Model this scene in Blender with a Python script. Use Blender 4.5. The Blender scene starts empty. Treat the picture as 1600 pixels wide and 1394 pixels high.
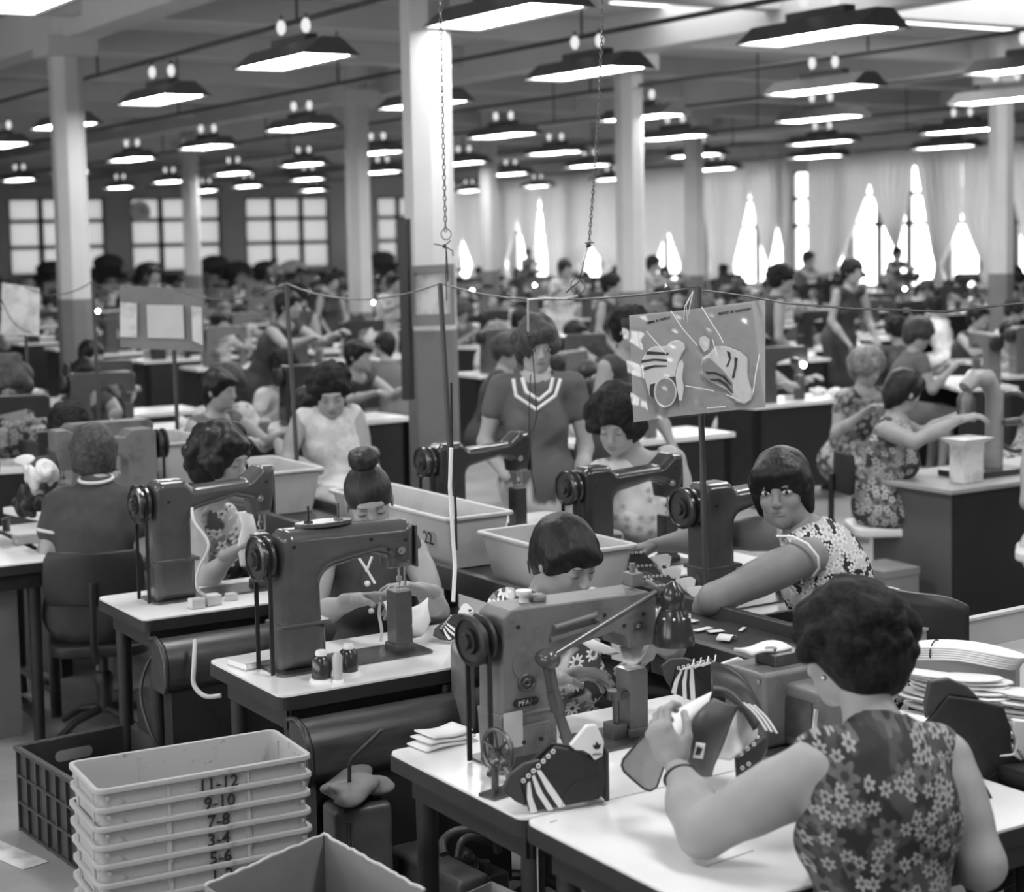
import bpy, math, random
import numpy as np
from mathutils import Vector, Matrix, Euler
random.seed(7)
R = math.radians
PI = math.pi
scene = bpy.context.scene
COL = scene.collection

# ------------------------------------------------------------------ camera
FPX, CAMH = 2700.0, 2.05
PITCH, RHO = math.atan(205 / FPX), .0195
FH = Vector((.533, .846, 0)).normalized()
R0 = Vector((FH.y, -FH.x, 0))
FW = FH * math.cos(PITCH) + Vector((0, 0, -math.sin(PITCH)))
U0 = R0.cross(FW)
CX_ = R0 * math.cos(RHO) - U0 * math.sin(RHO)
CY_ = U0 * math.cos(RHO) + R0 * math.sin(RHO)
EYE = Vector((0, 0, CAMH))
def ray(px, py): return FW + CX_ * ((px - 800) / FPX) + CY_ * ((577 - py) / FPX)
def at(px, py, z):
    d = ray(px, py); return EYE + d * ((z - CAMH) / d.z)
def atd(px, py, D):
    d = ray(px, py); return EYE + d * (D / d.dot(FH))
def atx(px, py, x):
    d = ray(px, py); return EYE + d * (x / d.x)
def aty(px, py, y):
    d = ray(px, py); return EYE + d * (y / d.y)
def depth(p): return (Vector(p) - EYE).dot(FH)
cam = bpy.data.cameras.new('camera'); cam_o = bpy.data.objects.new('camera', cam); COL.objects.link(cam_o)
cam.sensor_width = 36; cam.lens = FPX * 36 / 1600; cam.shift_y = -120 / 1600
cam.clip_end = 200; cam.clip_start = .05
cam_o.matrix_world = Matrix(((CX_.x, CY_.x, -FW.x, EYE.x), (CX_.y, CY_.y, -FW.y, EYE.y), (CX_.z, CY_.z, -FW.z, EYE.z), (0, 0, 0, 1)))
cam.dof.use_dof = True; cam.dof.focus_distance = 5.0; cam.dof.aperture_fstop = 3.2
scene.camera = cam_o
scene.view_settings.view_transform = 'Standard'; scene.view_settings.look = 'None'
scene.view_settings.gamma = 1; scene.view_settings.use_curve_mapping = False
scene.view_settings.exposure = 1.7
scene.cycles.use_denoising = True
scene.cycles.max_bounces = 6; scene.cycles.diffuse_bounces = 4; scene.cycles.glossy_bounces = 3
scene.cycles.transparent_max_bounces = 12
scene.cycles.sample_clamp_indirect = 6.0
scene.cycles.caustics_reflective = False; scene.cycles.caustics_refractive = False

# ------------------------------------------------------------------ materials
def N(nt, typ, **kw):
    n = nt.nodes.new(typ)
    for k, v in kw.items():
        if k.startswith('i_'): n.inputs[k[2:].replace('_', ' ')].default_value = v
        elif k.startswith('n_'): n.inputs[int(k[2:])].default_value = v
        else: setattr(n, k, v)
    return n
MATS = {}
def base_mat(name):
    m = bpy.data.materials.new(name); m.use_nodes = True
    return m, m.node_tree, m.node_tree.nodes['Principled BSDF']
def mixcol(nt, a, b, fac):
    n = nt.nodes.new('ShaderNodeMix'); n.data_type = 'RGBA'
    for sock, v in ((0, fac), (6, a), (7, b)):
        if hasattr(v, 'is_linked') or hasattr(v, 'links'): nt.links.new(v, n.inputs[sock])
        else: n.inputs[sock].default_value = v if sock == 0 else (v, v, v, 1)
    return n.outputs[2]
def mat(name, v, rough=.6, var=.15, scale=8., metal=0., bump=0., spec=.5, v2=None, edge=(.45, .62), coord='Object', stretch=(1, 1, 1), emit=0.):
    """grey paint / cloth / metal with a little mottling (v..v2 by noise)"""
    if name in MATS: return MATS[name]
    m, nt, b = base_mat(name)
    b.inputs['Roughness'].default_value = rough; b.inputs['Metallic'].default_value = metal
    b.inputs['Specular IOR Level'].default_value = spec
    tc = nt.nodes.new('ShaderNodeTexCoord'); mp = nt.nodes.new('ShaderNodeMapping'); mp.inputs['Scale'].default_value = stretch
    nt.links.new(tc.outputs[coord], mp.inputs[0])
    no = N(nt, 'ShaderNodeTexNoise', i_Scale=scale, i_Detail=5., i_Roughness=.6)
    nt.links.new(mp.outputs[0], no.inputs['Vector'])
    rg = nt.nodes.new('ShaderNodeMapRange'); rg.inputs[1].default_value = edge[0] if v2 is not None else .25
    rg.inputs[2].default_value = edge[1] if v2 is not None else .75
    nt.links.new(no.outputs['Fac'], rg.inputs[0])
    lo, hi = (v, v2) if v2 is not None else (v * (1 - var), v * (1 + var))
    nt.links.new(mixcol(nt, lo, hi, rg.outputs[0]), b.inputs['Base Color'])
    if bump:
        bp = N(nt, 'ShaderNodeBump', i_Strength=bump, i_Distance=.01); nt.links.new(no.outputs['Fac'], bp.inputs['Height'])
        nt.links.new(bp.outputs[0], b.inputs['Normal'])
    if emit:
        b.inputs['Emission Color'].default_value = (1, 1, 1, 1); b.inputs['Emission Strength'].default_value = emit
    MATS[name] = m
    return m

# ------------------------------------------------------------------ mesh builder
class MB:
    def __init__(s): s.v = []; s.f = []; s.sm = []
    def add(s, vs, fs, smooth=False):
        o = len(s.v); s.v += [tuple(v) for v in vs]; s.f += [tuple(i + o for i in f) for f in fs]; s.sm += [smooth] * len(fs)
        return s
    def box(s, c, d, rz=0, M=None):
        x, y, z = d[0] / 2, d[1] / 2, d[2] / 2
        vs = [Vector(p) for p in ((-x, -y, -z), (x, -y, -z), (x, y, -z), (-x, y, -z), (-x, -y, z), (x, -y, z), (x, y, z), (-x, y, z))]
        if M is None: M = Matrix.Rotation(rz, 3, 'Z')
        vs = [M @ v + Vector(c) for v in vs]
        return s.add(vs, [(0, 3, 2, 1), (4, 5, 6, 7), (0, 1, 5, 4), (1, 2, 6, 5), (2, 3, 7, 6), (3, 0, 4, 7)])
    def bb(s, x0, x1, y0, y1, z0, z1): return s.box(((x0 + x1) / 2, (y0 + y1) / 2, (z0 + z1) / 2), (x1 - x0, y1 - y0, z1 - z0))
    def rod(s, a, b, r0, r1=None, n=10, cap=True):
        r1 = r0 if r1 is None else r1
        a, b = Vector(a), Vector(b); d = (b - a).normalized()
        u = d.orthogonal().normalized(); w = d.cross(u)
        vs = [p + (u * math.cos(t) + w * math.sin(t)) * r for p, r in ((a, r0), (b, r1)) for t in [2 * PI * i / n for i in range(n)]]
        s.add(vs, [(i, (i + 1) % n, n + (i + 1) % n, n + i) for i in range(n)], True)
        if cap: s.add(vs, [tuple(range(n - 1, -1, -1)), tuple(range(n, 2 * n))])
        return s
    def tube(s, pts, r, n=8, closed=False):
        pts = [Vector(p) for p in pts]; m = len(pts); rr = r if hasattr(r, '__len__') else [r] * m
        vs = []; u = None
        for i, p in enumerate(pts):
            a = pts[(i - 1) % m] if (closed or i) else pts[0]; b = pts[(i + 1) % m] if (closed or i < m - 1) else pts[-1]
            d = (b - a); d = d.normalized() if d.length > 1e-9 else Vector((0, 0, 1))
            if u is None: u = d.orthogonal().normalized()
            u = (u - d * u.dot(d)); u = u.normalized() if u.length > 1e-6 else d.orthogonal().normalized()
            w = d.cross(u)
            vs += [p + (u * math.cos(2 * PI * k / n) + w * math.sin(2 * PI * k / n)) * rr[i] for k in range(n)]
        fs = [(i * n + k, i * n + (k + 1) % n, ((i + 1) % m) * n + (k + 1) % n, ((i + 1) % m) * n + k) for i in range(m if closed else m - 1) for k in range(n)]
        s.add(vs, fs, True)
        if not closed: s.add(vs, [tuple(range(n - 1, -1, -1)), tuple(range((m - 1) * n, m * n))])
        return s
    def lathe(s, prof, c=(0, 0, 0), axis='Z', n=20, M=None, sharp=False):
        """prof: list of (r, h) along the axis"""
        c = Vector(c); vs = []
        if M is None:
            M = {'Z': Matrix.Identity(3), 'X': Matrix(((0, 0, 1), (1, 0, 0), (0, 1, 0))), 'Y': Matrix(((1, 0, 0), (0, 0, 1), (0, -1, 0)))}[axis]
        for r, h in prof:
            for k in range(n):
                t = 2 * PI * k / n; vs.append(M @ Vector((max(r, 1e-4) * math.cos(t), max(r, 1e-4) * math.sin(t), h)) + c)
        m = len(prof)
        if sharp:
            for i in range(m - 1): s.add(vs[i * n:(i + 2) * n], [(k, (k + 1) % n, n + (k + 1) % n, n + k) for k in range(n)], True)
            return s.add(vs, [tuple(range(n - 1, -1, -1)), tuple(range((m - 1) * n, m * n))])
        s.add(vs, [(i * n + k, i * n + (k + 1) % n, (i + 1) * n + (k + 1) % n, (i + 1) * n + k) for i in range(m - 1) for k in range(n)], True)
        return s.add(vs, [tuple(range(n - 1, -1, -1)), tuple(range((m - 1) * n, m * n))])
    def prism(s, poly, t0, t1, plane='XZ'):
        """extrude a 2-D outline from t0 to t1 along the axis the plane lacks"""
        f = {'XZ': lambda p, t: (p[0], t, p[1]), 'XY': lambda p, t: (p[0], p[1], t), 'YZ': lambda p, t: (t, p[0], p[1])}[plane]
        n = len(poly)
        vs = [f(p, t0) for p in poly] + [f(p, t1) for p in poly]
        return s.add(vs, [tuple(range(n)), tuple(range(2 * n - 1, n - 1, -1))] + [(i, n + i, n + (i + 1) % n, (i + 1) % n) for i in range(n)])
    def grid(s, P, nu, nv, smooth=True, closed_u=False):
        vs = [P(i / (nu if closed_u else nu - 1), j / (nv - 1)) for j in range(nv) for i in range(nu)]
        return s.add(vs, [(j * nu + i, j * nu + (i + 1) % nu, (j + 1) * nu + (i + 1) % nu, (j + 1) * nu + i) for j in range(nv - 1) for i in range(nu if closed_u else nu - 1)], smooth)
    def ball(s, c, r, n=12, m=8, M=None):
        c = Vector(c); r = r if hasattr(r, '__len__') else (r, r, r); vs = []
        for j in range(m + 1):
            ph = PI * j / m
            for k in range(n):
                t = 2 * PI * k / n; p = Vector((r[0] * math.sin(ph) * math.cos(t), r[1] * math.sin(ph) * math.sin(t), r[2] * math.cos(ph)))
                vs.append((M @ p if M else p) + c)
        return s.add(vs, [(j * n + k, (j + 1) * n + k, (j + 1) * n + (k + 1) % n, j * n + (k + 1) % n) for j in range(m) for k in range(n)], True)
    def build(s, name, m=None, parent=None, bevel=0, seg=2, loc=None, rot=None, solid=0, sub=0, smooth_all=False, wn=False, ang=40):
        me = bpy.data.meshes.new(name); me.from_pydata(s.v, [], s.f)
        me.polygons.foreach_set('use_smooth', [True] * len(s.f) if (smooth_all or bevel or sub) else s.sm)
        me.update()
        if m: me.materials.append(m)
        o = bpy.data.objects.new(name, me); COL.objects.link(o)
        if parent is not None: o.parent = parent
        if loc is not None: o.location = loc
        if rot is not None: o.rotation_euler = rot
        if solid:
            d = o.modifiers.new('s', 'SOLIDIFY'); d.thickness = solid; d.offset = 0
        if bevel:
            d = o.modifiers.new('b', 'BEVEL'); d.width = bevel; d.segments = seg; d.limit_method = 'ANGLE'; d.angle_limit = R(ang)
            d.harden_normals = False
            w = o.modifiers.new('w', 'WEIGHTED_NORMAL'); w.keep_sharp = False
        if sub:
            d = o.modifiers.new('u', 'SUBSURF'); d.levels = sub; d.render_levels = sub
        return o
def bld(fn, name, m, parent=None, **kw):
    b = MB(); fn(b); return b.build(name, m, parent, **kw)
def rounded(x0, x1, y0, y1, r, n=5):
    out = []
    for cx, cy, a0 in ((x1 - r, y1 - r, 0), (x0 + r, y1 - r, 90), (x0 + r, y0 + r, 180), (x1 - r, y0 + r, 270)):
        out += [(cx + r * math.cos(R(a0 + 90 * i / n)), cy + r * math.sin(R(a0 + 90 * i / n))) for i in range(n + 1)]
    return out

# ------------------------------------------------------------------ tagging
def tag(o, label=None, cat=None, group=None, kind=None):
    if label: o['label'] = label
    if cat: o['category'] = cat
    if group: o['group'] = group
    if kind: o['kind'] = kind
    return o
def empty(name, loc=(0, 0, 0), rz=0, label=None, cat=None, group=None):
    o = bpy.data.objects.new(name, None); COL.objects.link(o); o.location = loc; o.rotation_euler = (0, 0, rz); o.empty_display_size = .1
    return tag(o, label, cat, group)
def struct(o): o['kind'] = 'structure'; return o
KIDS = {}
def copy_tree(o, parent=None):
    c = o.copy(); COL.objects.link(c)
    if parent is not None: c.parent = parent
    for ch in [x for x in o.children]: copy_tree(ch, c)
    return c
def put(proto, loc, rz, label, cat=None, group=None, scale=None):
    c = copy_tree(proto); c.location = loc; c.rotation_euler = (0, 0, rz)
    if scale: c.scale = (scale,) * 3
    return tag(c, label, cat, group)
def drop(root):
    for ch in list(root.children): drop(ch)
    bpy.data.objects.remove(root)
def text_mesh(body, size, thick=.0006, align='CENTER', shear=0, bold=0, space=1.0):
    cu = bpy.data.curves.new('t', 'FONT'); cu.body = body; cu.size = size; cu.extrude = thick; cu.align_x = align; cu.align_y = 'CENTER'
    cu.shear = shear; cu.offset = bold; cu.space_character = space
    cu.resolution_u = 3; o = bpy.data.objects.new('t', cu); COL.objects.link(o)
    bpy.context.view_layer.update()
    me = bpy.data.meshes.new_from_object(o.evaluated_get(bpy.context.evaluated_depsgraph_get()))
    bpy.data.objects.remove(o); return me
def text(name, body, size, m, parent, loc, ex, ey, **kw):
    """lettering whose reading direction is ex and up direction ey (parent space)"""
    me = text_mesh(body, size, **kw); me.materials.clear(); me.materials.append(m)
    o = bpy.data.objects.new(name, me); COL.objects.link(o); o.parent = parent
    ex = Vector(ex).normalized(); ey = Vector(ey); ey = (ey - ex * ey.dot(ex)).normalized(); ez = ex.cross(ey)
    M = Matrix((ex, ey, ez)).transposed().to_4x4(); M.translation = Vector(loc); o.matrix_local = M
    return o
def noise3(p, f): 
    return math.sin(p[0] * f + 1.3) * math.sin(p[1] * f * 1.1 + .7) * math.sin(p[2] * f * .9 + 2.1)
# ------------------------------------------------------------------ implicit surfaces (smooth unions turned into one mesh)
class SDF:
    def __init__(s, lo, hi, h):
        s.lo = np.array(lo, np.float32); s.h = h
        s.n = np.maximum(np.ceil((np.array(hi) - s.lo) / h).astype(int) + 1, 4)
        s.ax = [s.lo[i] + h * np.arange(s.n[i], dtype=np.float32) for i in range(3)]
        s.D = np.full(tuple(s.n), 1e3, np.float32)
    def _sl(s, lo, hi):
        a = np.clip(np.floor((np.array(lo) - s.lo) / s.h).astype(int), 0, s.n - 1); b = np.clip(np.ceil((np.array(hi) - s.lo) / s.h).astype(int) + 1, 0, s.n)
        if (b <= a).any(): return None, None
        sl = tuple(slice(a[i], b[i]) for i in range(3))
        X, Y, Z = np.meshgrid(s.ax[0][sl[0]], s.ax[1][sl[1]], s.ax[2][sl[2]], indexing='ij')
        return sl, (X, Y, Z)
    def _mix(s, sl, d, k, op):
        o = s.D[sl]
        if op == 'u':
            if k <= 0: r = np.minimum(o, d)
            else:
                h = np.maximum(k - np.abs(o - d), 0) / k; r = np.minimum(o, d) - h * h * k * .25
        else:
            d = -d
            if k <= 0: r = np.maximum(o, d)
            else:
                h = np.maximum(k - np.abs(o - d), 0) / k; r = np.maximum(o, d) + h * h * k * .25
        s.D[sl] = r
    def cap(s, a, b, ra, rb=None, k=.03, op='u'):
        rb = ra if rb is None else rb; a = np.array(a, float); b = np.array(b, float); m = max(ra, rb) + max(k, 0) + 2 * s.h
        sl, g = s._sl(np.minimum(a, b) - m, np.maximum(a, b) + m)
        if sl is None: return s
        ab = b - a; L = float(ab @ ab) + 1e-9
        px, py, pz = g[0] - a[0], g[1] - a[1], g[2] - a[2]
        t = np.clip((px * ab[0] + py * ab[1] + pz * ab[2]) / L, 0, 1)
        d = np.sqrt((px - t * ab[0]) ** 2 + (py - t * ab[1]) ** 2 + (pz - t * ab[2]) ** 2) - (ra + (rb - ra) * t)
        s._mix(sl, d, k, op); return s
    def ell(s, c, r, M=None, k=.03, op='u', disp=None):
        c = np.array(c, float); r = np.array(r, float); m = r.max() + max(k, 0) + 2 * s.h + (.03 if disp else 0)
        sl, g = s._sl(c - m, c + m)
        if sl is None: return s
        p = [g[i] - c[i] for i in range(3)]
        if M is not None: p = [p[0] * M[0][i] + p[1] * M[1][i] + p[2] * M[2][i] for i in range(3)]   # M columns are the axes
        q = [p[i] / r[i] for i in range(3)]; k0 = np.sqrt(q[0] ** 2 + q[1] ** 2 + q[2] ** 2) + 1e-6
        k1 = np.sqrt((q[0] / r[0]) ** 2 + (q[1] / r[1]) ** 2 + (q[2] / r[2]) ** 2) + 1e-6
        d = k0 * (k0 - 1) / k1
        if disp: d = d + disp(*g)
        s._mix(sl, d, k, op); return s
    def plane(s, p, n, k=0):
        """cut away the side n points to"""
        p = np.array(p, float); n = np.array(n, float); n /= np.linalg.norm(n)
        X, Y, Z = np.meshgrid(*s.ax, indexing='ij')
        s._mix((slice(None),) * 3, -((X - p[0]) * n[0] + (Y - p[1]) * n[1] + (Z - p[2]) * n[2]), k, 's'); return s
    def disp(s, fn):
        X, Y, Z = np.meshgrid(*s.ax, indexing='ij'); s.D += fn(X, Y, Z).astype(np.float32); return s
    def mesh(s):
        D = s.D; D[0] = D[-1] = 1; D[:, 0] = D[:, -1] = 1; D[:, :, 0] = D[:, :, -1] = 1
        S = D < 0
        c = sum(S[i:S.shape[0] - 1 + i, j:S.shape[1] - 1 + j, k:S.shape[2] - 1 + k].astype(np.int8) for i in (0, 1) for j in (0, 1) for k in (0, 1))
        act = np.argwhere((c > 0) & (c < 8))
        if len(act) == 0: return [], []
        idx = -np.ones(c.shape, np.int64); idx[tuple(act.T)] = np.arange(len(act))
        acc = np.zeros((len(act), 3)); cnt = np.zeros(len(act))
        cor = [(i, j, k) for i in (0, 1) for j in (0, 1) for k in (0, 1)]
        for a in cor:
            for ax in range(3):
                if a[ax]: continue
                b = list(a); b[ax] = 1
                da = D[tuple((act + a).T)]; db = D[tuple((act + b).T)]
                m = (da < 0) != (db < 0); t = np.where(m, da / np.where(m, da - db, 1), 0)
                P = np.tile(np.array(a, float), (len(act), 1)); P[:, ax] += t
                acc[m] += P[m]; cnt[m] += 1
        V = s.lo + s.h * (act + acc / cnt[:, None])
        F = []
        for ax in range(3):
            A = [slice(None)] * 3; B = [slice(None)] * 3; A[ax] = slice(0, -1); B[ax] = slice(1, None)
            sa, sb = S[tuple(A)], S[tuple(B)]
            e = np.argwhere(sa != sb)
            u, v = (ax + 1) % 3, (ax + 2) % 3
            e = e[(e[:, u] > 0) & (e[:, v] > 0) & (e[:, u] < D.shape[u] - 1) & (e[:, v] < D.shape[v] - 1)]
            du = np.zeros(3, int); du[u] = 1; dv = np.zeros(3, int); dv[v] = 1
            q = np.stack([idx[tuple((e - x).T)] for x in (du + dv, dv, 0 * du, du)], 1)
            fl = sa[tuple(e.T)]
            q[~fl] = q[~fl][:, ::-1]
            F.append(q)
        F = np.concatenate(F)
        return V, F
def extrusion(poly, T, r, h=.006, plane='XZ'):
    """rounded extrusion of an outline in x-z, half thickness T"""
    P = np.array(poly, np.float32); lo = (P[:, 0].min() - .03, -T - .03, P[:, 1].min() - .03); hi = (P[:, 0].max() + .03, T + .03, P[:, 1].max() + .03)
    S = SDF(lo, hi, h); X, Z = np.meshgrid(S.ax[0], S.ax[2], indexing='ij'); d = np.full(X.shape, 1e9, np.float32); sg_ = np.ones(X.shape, np.float32)
    for i in range(len(P)):
        a, b = P[i], P[i - 1]; e = b - a; wx, wz = X - a[0], Z - a[1]; t = np.clip((wx * e[0] + wz * e[1]) / (e @ e + 1e-12), 0, 1)
        d = np.minimum(d, (wx - e[0] * t) ** 2 + (wz - e[1] * t) ** 2)
        c1 = Z >= a[1]; c2 = Z < b[1]; c3 = e[0] * wz > e[1] * wx
        sg_ = np.where((c1 & c2 & c3) | (~c1 & ~c2 & ~c3), -sg_, sg_)
    d = np.sqrt(d) * sg_
    q1 = (d + r)[:, None, :]; q2 = (np.abs(S.ax[1]) - T + r)[None, :, None]
    S.D = (np.minimum(np.maximum(q1, q2), 0) + np.sqrt(np.maximum(q1, 0) ** 2 + np.maximum(q2, 0) ** 2) - r).astype(np.float32)
    return S
def sdf_obj(parts, name, m, parent=None, relax=1):
    """parts: SDFs whose meshes are joined in ONE object"""
    vs, fs, o = [], [], 0
    for s in parts:
        V, F = s.mesh()
        if len(V) == 0: continue
        for _ in range(relax):   # light smoothing
            acc = np.zeros_like(V); cn = np.zeros(len(V))
            for a, b in ((0, 1), (1, 2), (2, 3), (3, 0)):
                np.add.at(acc, F[:, a], V[F[:, b]]); np.add.at(cn, F[:, a], 1)
                np.add.at(acc, F[:, b], V[F[:, a]]); np.add.at(cn, F[:, b], 1)
            V = V * .5 + .5 * acc / cn[:, None]
        vs.append(V); fs.append(F + o); o += len(V)
    V = np.concatenate(vs); F = np.concatenate(fs)
    me = bpy.data.meshes.new(name); me.vertices.add(len(V)); me.vertices.foreach_set('co', V.astype(np.float32).ravel())
    me.loops.add(len(F) * 4); me.loops.foreach_set('vertex_index', F.astype(np.int32).ravel())
    me.polygons.add(len(F)); me.polygons.foreach_set('loop_start', np.arange(0, len(F) * 4, 4, dtype=np.int32))
    me.polygons.foreach_set('loop_total', np.full(len(F), 4, np.int32)); me.polygons.foreach_set('use_smooth', np.ones(len(F), bool))
    me.update(calc_edges=True); me.validate()
    me.materials.append(m)
    ob = bpy.data.objects.new(name, me); COL.objects.link(ob)
    if parent is not None: ob.parent = parent
    return ob
# ------------------------------------------------------------------ hall (x to the right-away, y to the left-away)
XW, YW, XE, YS, ZC = 28.7, 49.3, -6.0, -5.0, 4.5
m_floor = mat('floor_concrete', .22, .75, v2=.36, scale=1.1, edge=(.35, .7), bump=.1)
m_wall = mat('wall_paint', .42, .8, var=.1, scale=.6)
m_ceil = mat('ceiling_paint', .50, .85, var=.12, scale=.35)
m_beam = mat('beam_paint', .56, .85, var=.1, scale=.8)
m_col = mat('column_white', .56, .7, var=.07, scale=1.5)
m_dado = mat('column_grey', .17, .6, var=.12, scale=3)
m_hood = mat('lamp_hood', .10, .5, var=.2)
m_pipe = mat('pipe_dark', .07, .5, var=.2)
m_frame = mat('window_frame', .10, .6)
m_white = mat('white_enamel', .8, .4, var=.03)
def emis(name, s, c=1.0):
    m = bpy.data.materials.new(name); m.use_nodes = True; nt = m.node_tree; nt.nodes.clear()
    e = N(nt, 'ShaderNodeEmission', i_Strength=s); e.inputs[0].default_value = (c, c, c, 1)
    nt.links.new(e.outputs[0], N(nt, 'ShaderNodeOutputMaterial').inputs[0]); MATS[name] = m; return m
m_tube = emis('lamp_light', 9.0); m_oval = emis('oval_glow', .28)
def glass_mat(name, clear=.92, frost=0.):
    m = bpy.data.materials.new(name); m.use_nodes = True; nt = m.node_tree; nt.nodes.clear()
    out = N(nt, 'ShaderNodeOutputMaterial'); tr = N(nt, 'ShaderNodeBsdfTransparent'); tr.inputs[0].default_value = (clear,) * 3 + (1,)
    gl = N(nt, 'ShaderNodeBsdfGlossy'); gl.inputs['Roughness'].default_value = .05; gl.inputs[0].default_value = (.9, .9, .9, 1)
    mx = N(nt, 'ShaderNodeMixShader', n_0=.06); nt.links.new(tr.outputs[0], mx.inputs[1]); nt.links.new(gl.outputs[0], mx.inputs[2])
    last = mx
    if frost:
        tl = N(nt, 'ShaderNodeBsdfTranslucent'); tl.inputs[0].default_value = (.085, .085, .085, 1)
        m2 = N(nt, 'ShaderNodeMixShader', n_0=frost); nt.links.new(mx.outputs[0], m2.inputs[1]); nt.links.new(tl.outputs[0], m2.inputs[2]); last = m2
    nt.links.new(last.outputs[0], out.inputs[0]); MATS[name] = m; return m
m_glass = glass_mat('clear_pane'); m_frost = glass_mat('frosted_pane', .3, .985)
def cloth_mat(name, v, tr=.4):
    m, nt, b = base_mat(name); b.inputs['Base Color'].default_value = (v, v, v, 1); b.inputs['Roughness'].default_value = .9
    tl = N(nt, 'ShaderNodeBsdfTranslucent'); tl.inputs[0].default_value = (v, v, v, 1)
    mx = N(nt, 'ShaderNodeMixShader', n_0=tr); nt.links.new(b.outputs[0], mx.inputs[1]); nt.links.new(tl.outputs[0], mx.inputs[2])
    nt.links.new(mx.outputs[0], nt.nodes['Material Output'].inputs[0]); MATS[name] = m; return m
m_curt = cloth_mat('curtain_cloth', .80, .40)

w = bpy.data.worlds.new('world'); scene.world = w; w.use_nodes = True
w.node_tree.nodes['Background'].inputs[0].default_value = (1, 1, 1, 1); w.node_tree.nodes['Background'].inputs[1].default_value = 2.2

struct(bld(lambda b: b.bb(XE, XW + .3, YS, YW + .3, -.1, 0), 'floor', m_floor))
struct(bld(lambda b: b.bb(XE, XW + .3, YS, YW + .3, ZC, ZC + .15), 'ceiling', m_ceil))
def ww(b):
    b.bb(XE - .2, XE, YS, YW + .3, 0, 1.0); b.bb(XE - .2, XE, YS, YW + .3, 3.5, ZC)
    for y0, y1 in ((YS, -2.5), (1.8, 2.6), (6.9, 7.7), (12.0, 12.8), (17.1, YW + .3)): b.bb(XE - .2, XE, y0, y1, 1.0, 3.5)
struct(bld(ww, 'wall_west', m_wall))
struct(bld(lambda b: b.bb(XE, XW + .3, YS - .2, YS, 0, ZC), 'wall_south', m_wall))
# emissive panel added for the bright patch of ceiling at upper right
a_, b2_ = at(1215, 24, ZC), at(1500, 14, ZC)
sk = struct(bld(lambda b: b.bb(a_.x - 2.4, a_.x + 4.2, a_.y - 3.4, a_.y - .1, ZC - .012, ZC - .004), 'window_30', emis('ceiling_glow', 1.1)))
bld(lambda b: b.bb(a_.x - 2.4, a_.x + 4.2, a_.y - 1.8, a_.y - 1.75, ZC - .03, ZC - .0125), 'panel_bar', m_beam, sk)
# beams
bi = 0
for x in (-.4, 5.6, 11.6, 17.5, 23.3):
    struct(bld(lambda b: b.bb(x - .16, x + .16, YS, YW, ZC - .42, ZC), 'ceiling_beam', m_beam))
for k in range(-1, 16):
    y = 1.0 + 3.05 * k
    if y < YW - .5 and y > YS: struct(bld(lambda b: b.bb(XE, XW, y - .12, y + .12, ZC - .26, ZC - .002), 'ceiling_rib', m_beam))
# columns
COLS = [(672, 71, 515), (113, 47, 467), (985, 41, 455), (561, 34, 488), (1085, 28, 430), (1564, 36, 427), (765, 25, 0), (300, 24, 0)]
COLPOS = []
for px, wd, pt in COLS:
    D = FPX * .30 / wd; p = atd(px, 372, D); zt = (atd(px, pt, D).z if pt else 1.45)
    COLPOS.append((p.x, p.y))
    r = .165; oc = [(p.x + r * math.cos(R(22.5 + 45 * k)), p.y + r * math.sin(R(22.5 + 45 * k))) for k in range(8)]
    c = struct(bld(lambda b: b.prism(oc, zt, ZC, 'XY'), 'column', m_col))
    oc2 = [(p.x + (r + .004) * math.cos(R(22.5 + 45 * k)), p.y + (r + .004) * math.sin(R(22.5 + 45 * k))) for k in range(8)]
    bld(lambda b: b.prism(oc2, 0, zt, 'XY'), 'painted_dado', m_dado, c)
    bld(lambda b: b.box((p.x, p.y, ZC - .5), (.5, .5, .18)), 'capital', m_beam, c)

# far left wall (plane y = YW): brick piers, window bands
WZ1, WZ0 = 3.45, 1.25
def px_x(px): return aty(px, 372, YW).x
grp = [(-140, -25), (14, 166), (205, 347), (384, 516), (590, 690)]
xs = [(px_x(a), px_x(b)) for a, b in grp]
def wl(b):
    b.bb(XE, XW, YW, YW + .25, 0, WZ0); b.bb(XE, XW, YW, YW + .25, WZ1, ZC)
    e = [XE] + [v for ab in xs for v in ab] + [XW]
    for i in range(0, len(e), 2): b.bb(e[i], e[i + 1], YW, YW + .25, WZ0, WZ1)
struct(bld(wl, 'wall_left', m_wall))
def window(n, x0, x1, y, z0, z1, cols, rows, pane, plane='y'):
    """frame in the wall with mullions; panes as one child"""
    def fr(b):
        t = .07
        def bar(a0, a1, c0, c1):
            if plane == 'y': b.bb(a0, a1, y + .05, y + .13, c0, c1)
            else: b.bb(y + .05, y + .13, a0, a1, c0, c1)
        for i in range(cols + 1):
            x = x0 + (x1 - x0) * i / cols; bar(x - t, x + t, z0, z1)
        for r in rows: bar(x0, x1, z0 + (z1 - z0) * r - t * .7, z0 + (z1 - z0) * r + t * .7)
    f = struct(bld(fr, 'window_%d' % n, m_frame))
    def pn(b):
        if plane == 'y': b.add([(x0, y + .09, z0), (x1, y + .09, z0), (x1, y + .09, z1), (x0, y + .09, z1)], [(0, 1, 2, 3)])
        else: b.add([(y + .09, x0, z0), (y + .09, x1, z0), (y + .09, x1, z1), (y + .09, x0, z1)], [(0, 1, 2, 3)])
    bld(pn, 'pane', pane, f)
wn = 1
WEST = [(-2.5, 1.8), (2.6, 6.9), (7.7, 12.0), (12.8, 17.1)]
for (x0, x1) in xs:
    window(wn, x0, x1, YW, WZ0, WZ1, 3, (0, .36, .7, 1), m_frost); wn += 1
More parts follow.
